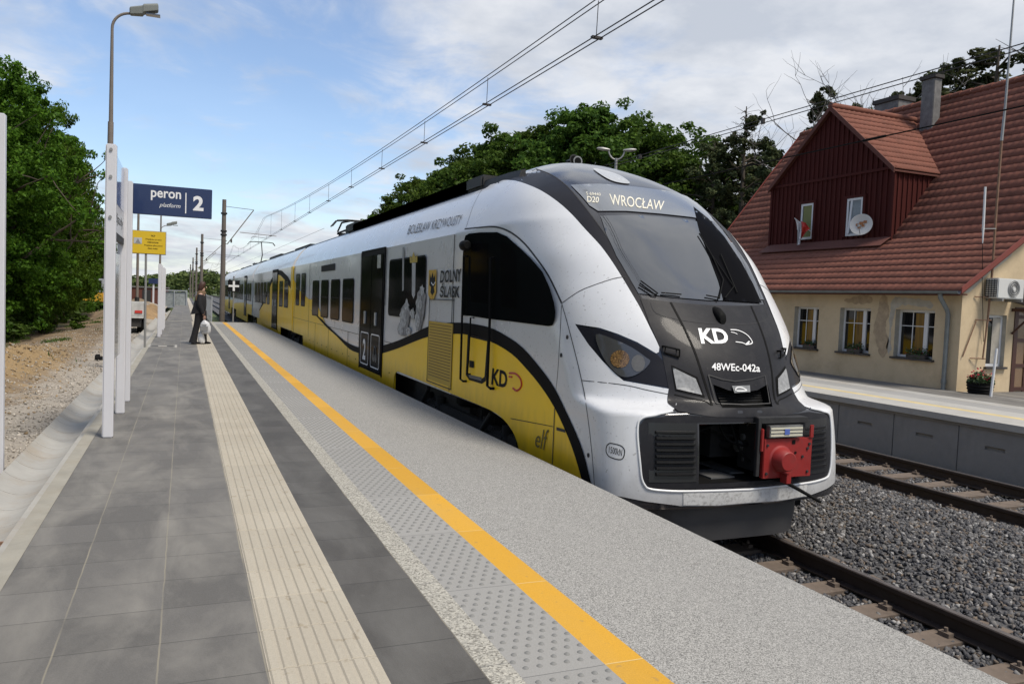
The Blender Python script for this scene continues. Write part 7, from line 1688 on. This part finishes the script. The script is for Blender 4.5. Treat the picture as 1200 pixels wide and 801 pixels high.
for i, (k, px_, top, dep, lab) in enumerate(B):
    x, y, h = byphoto(px_, top, dep); plant(k, x, y, .2, h/12.4, i*1.7, 'locust_tree', lab, 'tree', 'green trees behind the far platform')
P_ = [('pineC', 852, 158, 49, 'dense dark pine filling the gap behind the leftmost pine'), ('pineC', 896, 160, 48, 'dense dark pine right behind the pine nearest the house'), ('pineA', 838, 165, 47, 'dark pine with bare upper twigs just right of the green trees'), ('pineB', 876, 122, 46, 'dark pine with the tallest bare spike, left of the red house roof'), ('pineA', 905, 168, 44, 'dark pine nearest the left edge of the red house roof'), ('pineB', 858, 190, 52, 'shorter dark pine between two taller pines'), ('pineA', 890, 182, 54, 'pine half hidden behind the spiked pine')]
for i, (k, px_, top, dep, lab) in enumerate(P_):
    x, y, h = byphoto(px_, top, dep); plant(k, x, y, .2, h/12.0, i*2.1, 'pine_tree', lab, 'pine tree', 'dark pines beside the house')
H_ = [('scots', 1172, 50, 46, 1.45, 'spreading pine showing above the roof ridge at the right'), ('scots', 1122, 76, 48, .9, 'smaller spreading pine just right of the tall chimney'), ('pineA', 1066, 100, 50, .8, 'thin dark pine tip between the two chimneys'), ('pineA', 1012, 118, 48, .7, 'small dark pine tip left of the low chimney'), ('pineA', 962, 100, 46, .8, 'slim pine tip with tufts just above the dormer ridge')]
for i, (k, px_, top, dep, sx, lab) in enumerate(H_):
    x, y, h = byphoto(px_, top, dep); plant(k, x, y, .2, h/12.0, i*1.3+.5, 'pine_tree', lab, 'pine tree', 'pine tops rising behind the house', sx=sx)
for i, (px_, top, dep, lab) in enumerate(((962, 98, 40, 'bare twiggy treetop above the left slope of the dormer'), (1035, 90, 44, 'bare forked treetop left of the tall chimney'), (915, 140, 50, 'bare leaning branches between the pines and the house'))):
    x, y, h = byphoto(px_, top, dep); plant('bareA', x, y, .2, h/12.0, i*2.0, 'bare_tree', lab, 'bare tree', 'bare treetops behind the house', bark='bark_dead')
# left wood
Lf = [('leftA', -20, 60, 30, 'dark leafy tree at the left picture edge, tallest of the left wood'), ('leftB', -14, 72, 33, 'leafy tree with ragged top second from the left edge'), ('leftA', 52, 112, 36, 'leafy tree in the middle of the left wood sloping down to the lamp post'),
      ('leftB', 66, 150, 41, 'leafy tree behind the tall lamp post on the edge of the left wood'), ('leftA', 86, 205, 52, 'smaller leafy tree low behind the tall lamp post'), ('leftB', 75, 200, 46, 'leafy tree half hidden deep in the left wood'), ('leftA', 15, 150, 40, 'leafy tree filling the back of the left wood'), ('leftB', 118, 262, 75, 'far dark tree just left of the nearest white posts')]
for i, (k, px_, top, dep, lab) in enumerate(Lf):
    x, y, h = byphoto(px_, top, dep, .3); 
    plant(k, x, y, .3, h/12.4, i*1.9+.3, 'broadleaf_tree', lab, 'tree', 'trees of the wood left of the works', sx=(.85 if px_ < 50 else .62))
for i, (x, y, sc) in enumerate(((-13.5, 16, 1.15), (-14.5, 8, 1.2), (-13, 0, 1.15), (-15, -9, 1.2), (-17, 22, 1.2))):  # unseen trees continuing the wood, added to darken the train side and its reflections
    plant('leftA' if i % 2 else 'leftB', x, y, .3, sc, i*1.3, 'broadleaf_tree', ('unseen leafy tree added left of the display case, beyond the left picture edge', 'unseen leafy tree added to the near row, second beyond the left picture edge', 'unseen leafy tree added to the near row, third beyond the left picture edge', 'unseen leafy tree added to the near row, last beyond the left picture edge', 'unseen leafy tree added in a second row left of the display case')[i], 'tree', 'trees of the wood left of the works')
Lb = ['bush at the left picture edge under the trees', 'low bush left of the dirt track', 'round bush at the foot of the left wood', 'green bush beside the dirt track', 'bright bush nearest the tall lamp post', 'bush behind the brightest bush of the left wood']
for i, (px_, py_, dep, sc) in enumerate(((-5, 392, 32, 1.4), (20, 387, 34, 1.2), (42, 384, 36, 1.2), (68, 372, 42, 1.9), (92, 367, 50, 1.8), (108, 361, 58, 2.0))):
    q = hit(px_, py_, 2, .35); f = 1
    plant('bushA' if i % 2 else 'bushB', q[0]-.9, q[1]+.6, .2, sc, i*1.1, 'bush', Lb[i], 'bush', 'bushes along the left wood', sx=1.25)
for i, (x, y, sc) in enumerate(((-2.1, 33.5, .28), (-2.4, 44, .5), (-1.7, 58, .5))):
    plant('bushA', x, y, .5, sc, i, 'weed_clump', ('small green weed clump beside the gutter near the black pipe end', 'weed clump by the sand pile', 'weed clump beside the far path')[i], 'weeds', 'weed clumps beside the gutter')
# distant wood on the horizon: one mass
rs = np.random.RandomState(21); cent = []; rad = []
for k in range(2600):
    a = rs.uniform(-.42, .30); dd = rs.uniform(330, 420); hh = 8 + 1.6*sin(a*23)+.8*sin(a*61+1); x = dd*sin(a); y = dd*cos(a)
    cent.append((x, y, hh*rs.random()**.6)); rad.append(rs.uniform(1.2, 2.4))
V, Fq = leaves(cent, rad, 22, .9, rs, .8); o = mesh_np('distant_wood', V, Fq, M['leaf_far']); tag(o, 'low green band of distant trees on the horizon between the signs and the train', 'distant trees', None, 'stuff')
rs = np.random.RandomState(22); cent = []; rad = []
for k in range(900):
    x = -9-rs.random()*34; y = 95+rs.random()*90; cent.append((x-0.02*y, y, .5+rs.random()**.7*(4.6+1.2*sin(x)))); rad.append(rs.uniform(1, 2.0))
V, Fq = leaves(cent, rad, 40, .45, rs, .8); o = mesh_np('wood_edge', V, Fq, M['leaf_left']); tag(o, 'green wooded edge behind the works between the white posts', 'wood edge', None, 'stuff')
# grass verge under the left wood
rs = np.random.RandomState(5); n = 30000; x = -7.5-rs.random(n)**1.4*16; y = 18+rs.random(n)*50; x = x - .03*(60-y)
z = np.array([earth_h(a, b) for a, b in zip(x, y)]); h = rs.uniform(.08, .34, n); an = rs.uniform(0, pi, n); w_ = .02+.0*h
P = np.stack([x, y, z], 1); dx = np.stack([np.cos(an)*.03, np.sin(an)*.03, 0*an], 1); tip = P + np.stack([rs.normal(0, .06, n), rs.normal(0, .06, n), h], 1)
V = np.stack([P-dx, P+dx, tip], 1).reshape(-1, 3); o = mesh_np('grass', V, np.arange(3*n).reshape(-1, 3), M['bush']); tag(o, 'rough green grass under the trees at the left', 'grass', None, 'stuff')
# weeds and tan clods on the dug ground
rs = np.random.RandomState(8); P = []
while len(P) < 3800:
    x = -2.2-rs.random()*5.5; y = 20+rs.random()*30
    if noise.noise(Vector((x*.55, y*.35, 3))) + .35*noise.noise(Vector((x*2.5, y*2, 7))) > .28: P.append((x, y, earth_h(x, y)))
P = np.array(P); n = len(P); h = rs.uniform(.03, .15, n); an = rs.uniform(0, pi, n); dx = np.stack([np.cos(an)*.012, np.sin(an)*.012, 0*an], 1); tip = P + np.stack([rs.normal(0, .03, n), rs.normal(0, .03, n), h], 1)
o = mesh_np('weeds', np.stack([P-dx, P+dx, tip], 1).reshape(-1, 3), np.arange(3*n).reshape(-1, 3), M['bush']); tag(o, 'thin green weeds sprouting in patches on the dug earth at the left', 'weeds', None, 'stuff')
pts = []; sz = []
for _ in range(1500):
    x = -3.3+RR.gauss(0, .8); y = 19+RR.gauss(0, 5.5); s_ = RR.uniform(.010, .035)*(1 if RR.random() < .93 else 1.8); 
    if x < -1.7: pts.append((x, y, earth_h(x, y)+s_*.3)); sz.append(s_)
rocks('sand_clods', pts, sz, mat('clod', (.27, .195, .11), .95, island=.4), seed=4, label='tan clods of dry sandy earth strewn over the spoil at the left', cat='clods')
# drop camera-side duplicates of empty meshes
for o in list(bpy.data.objects):
    if o.type == 'MESH' and len(o.data.polygons) == 0: bpy.data.objects.remove(o)
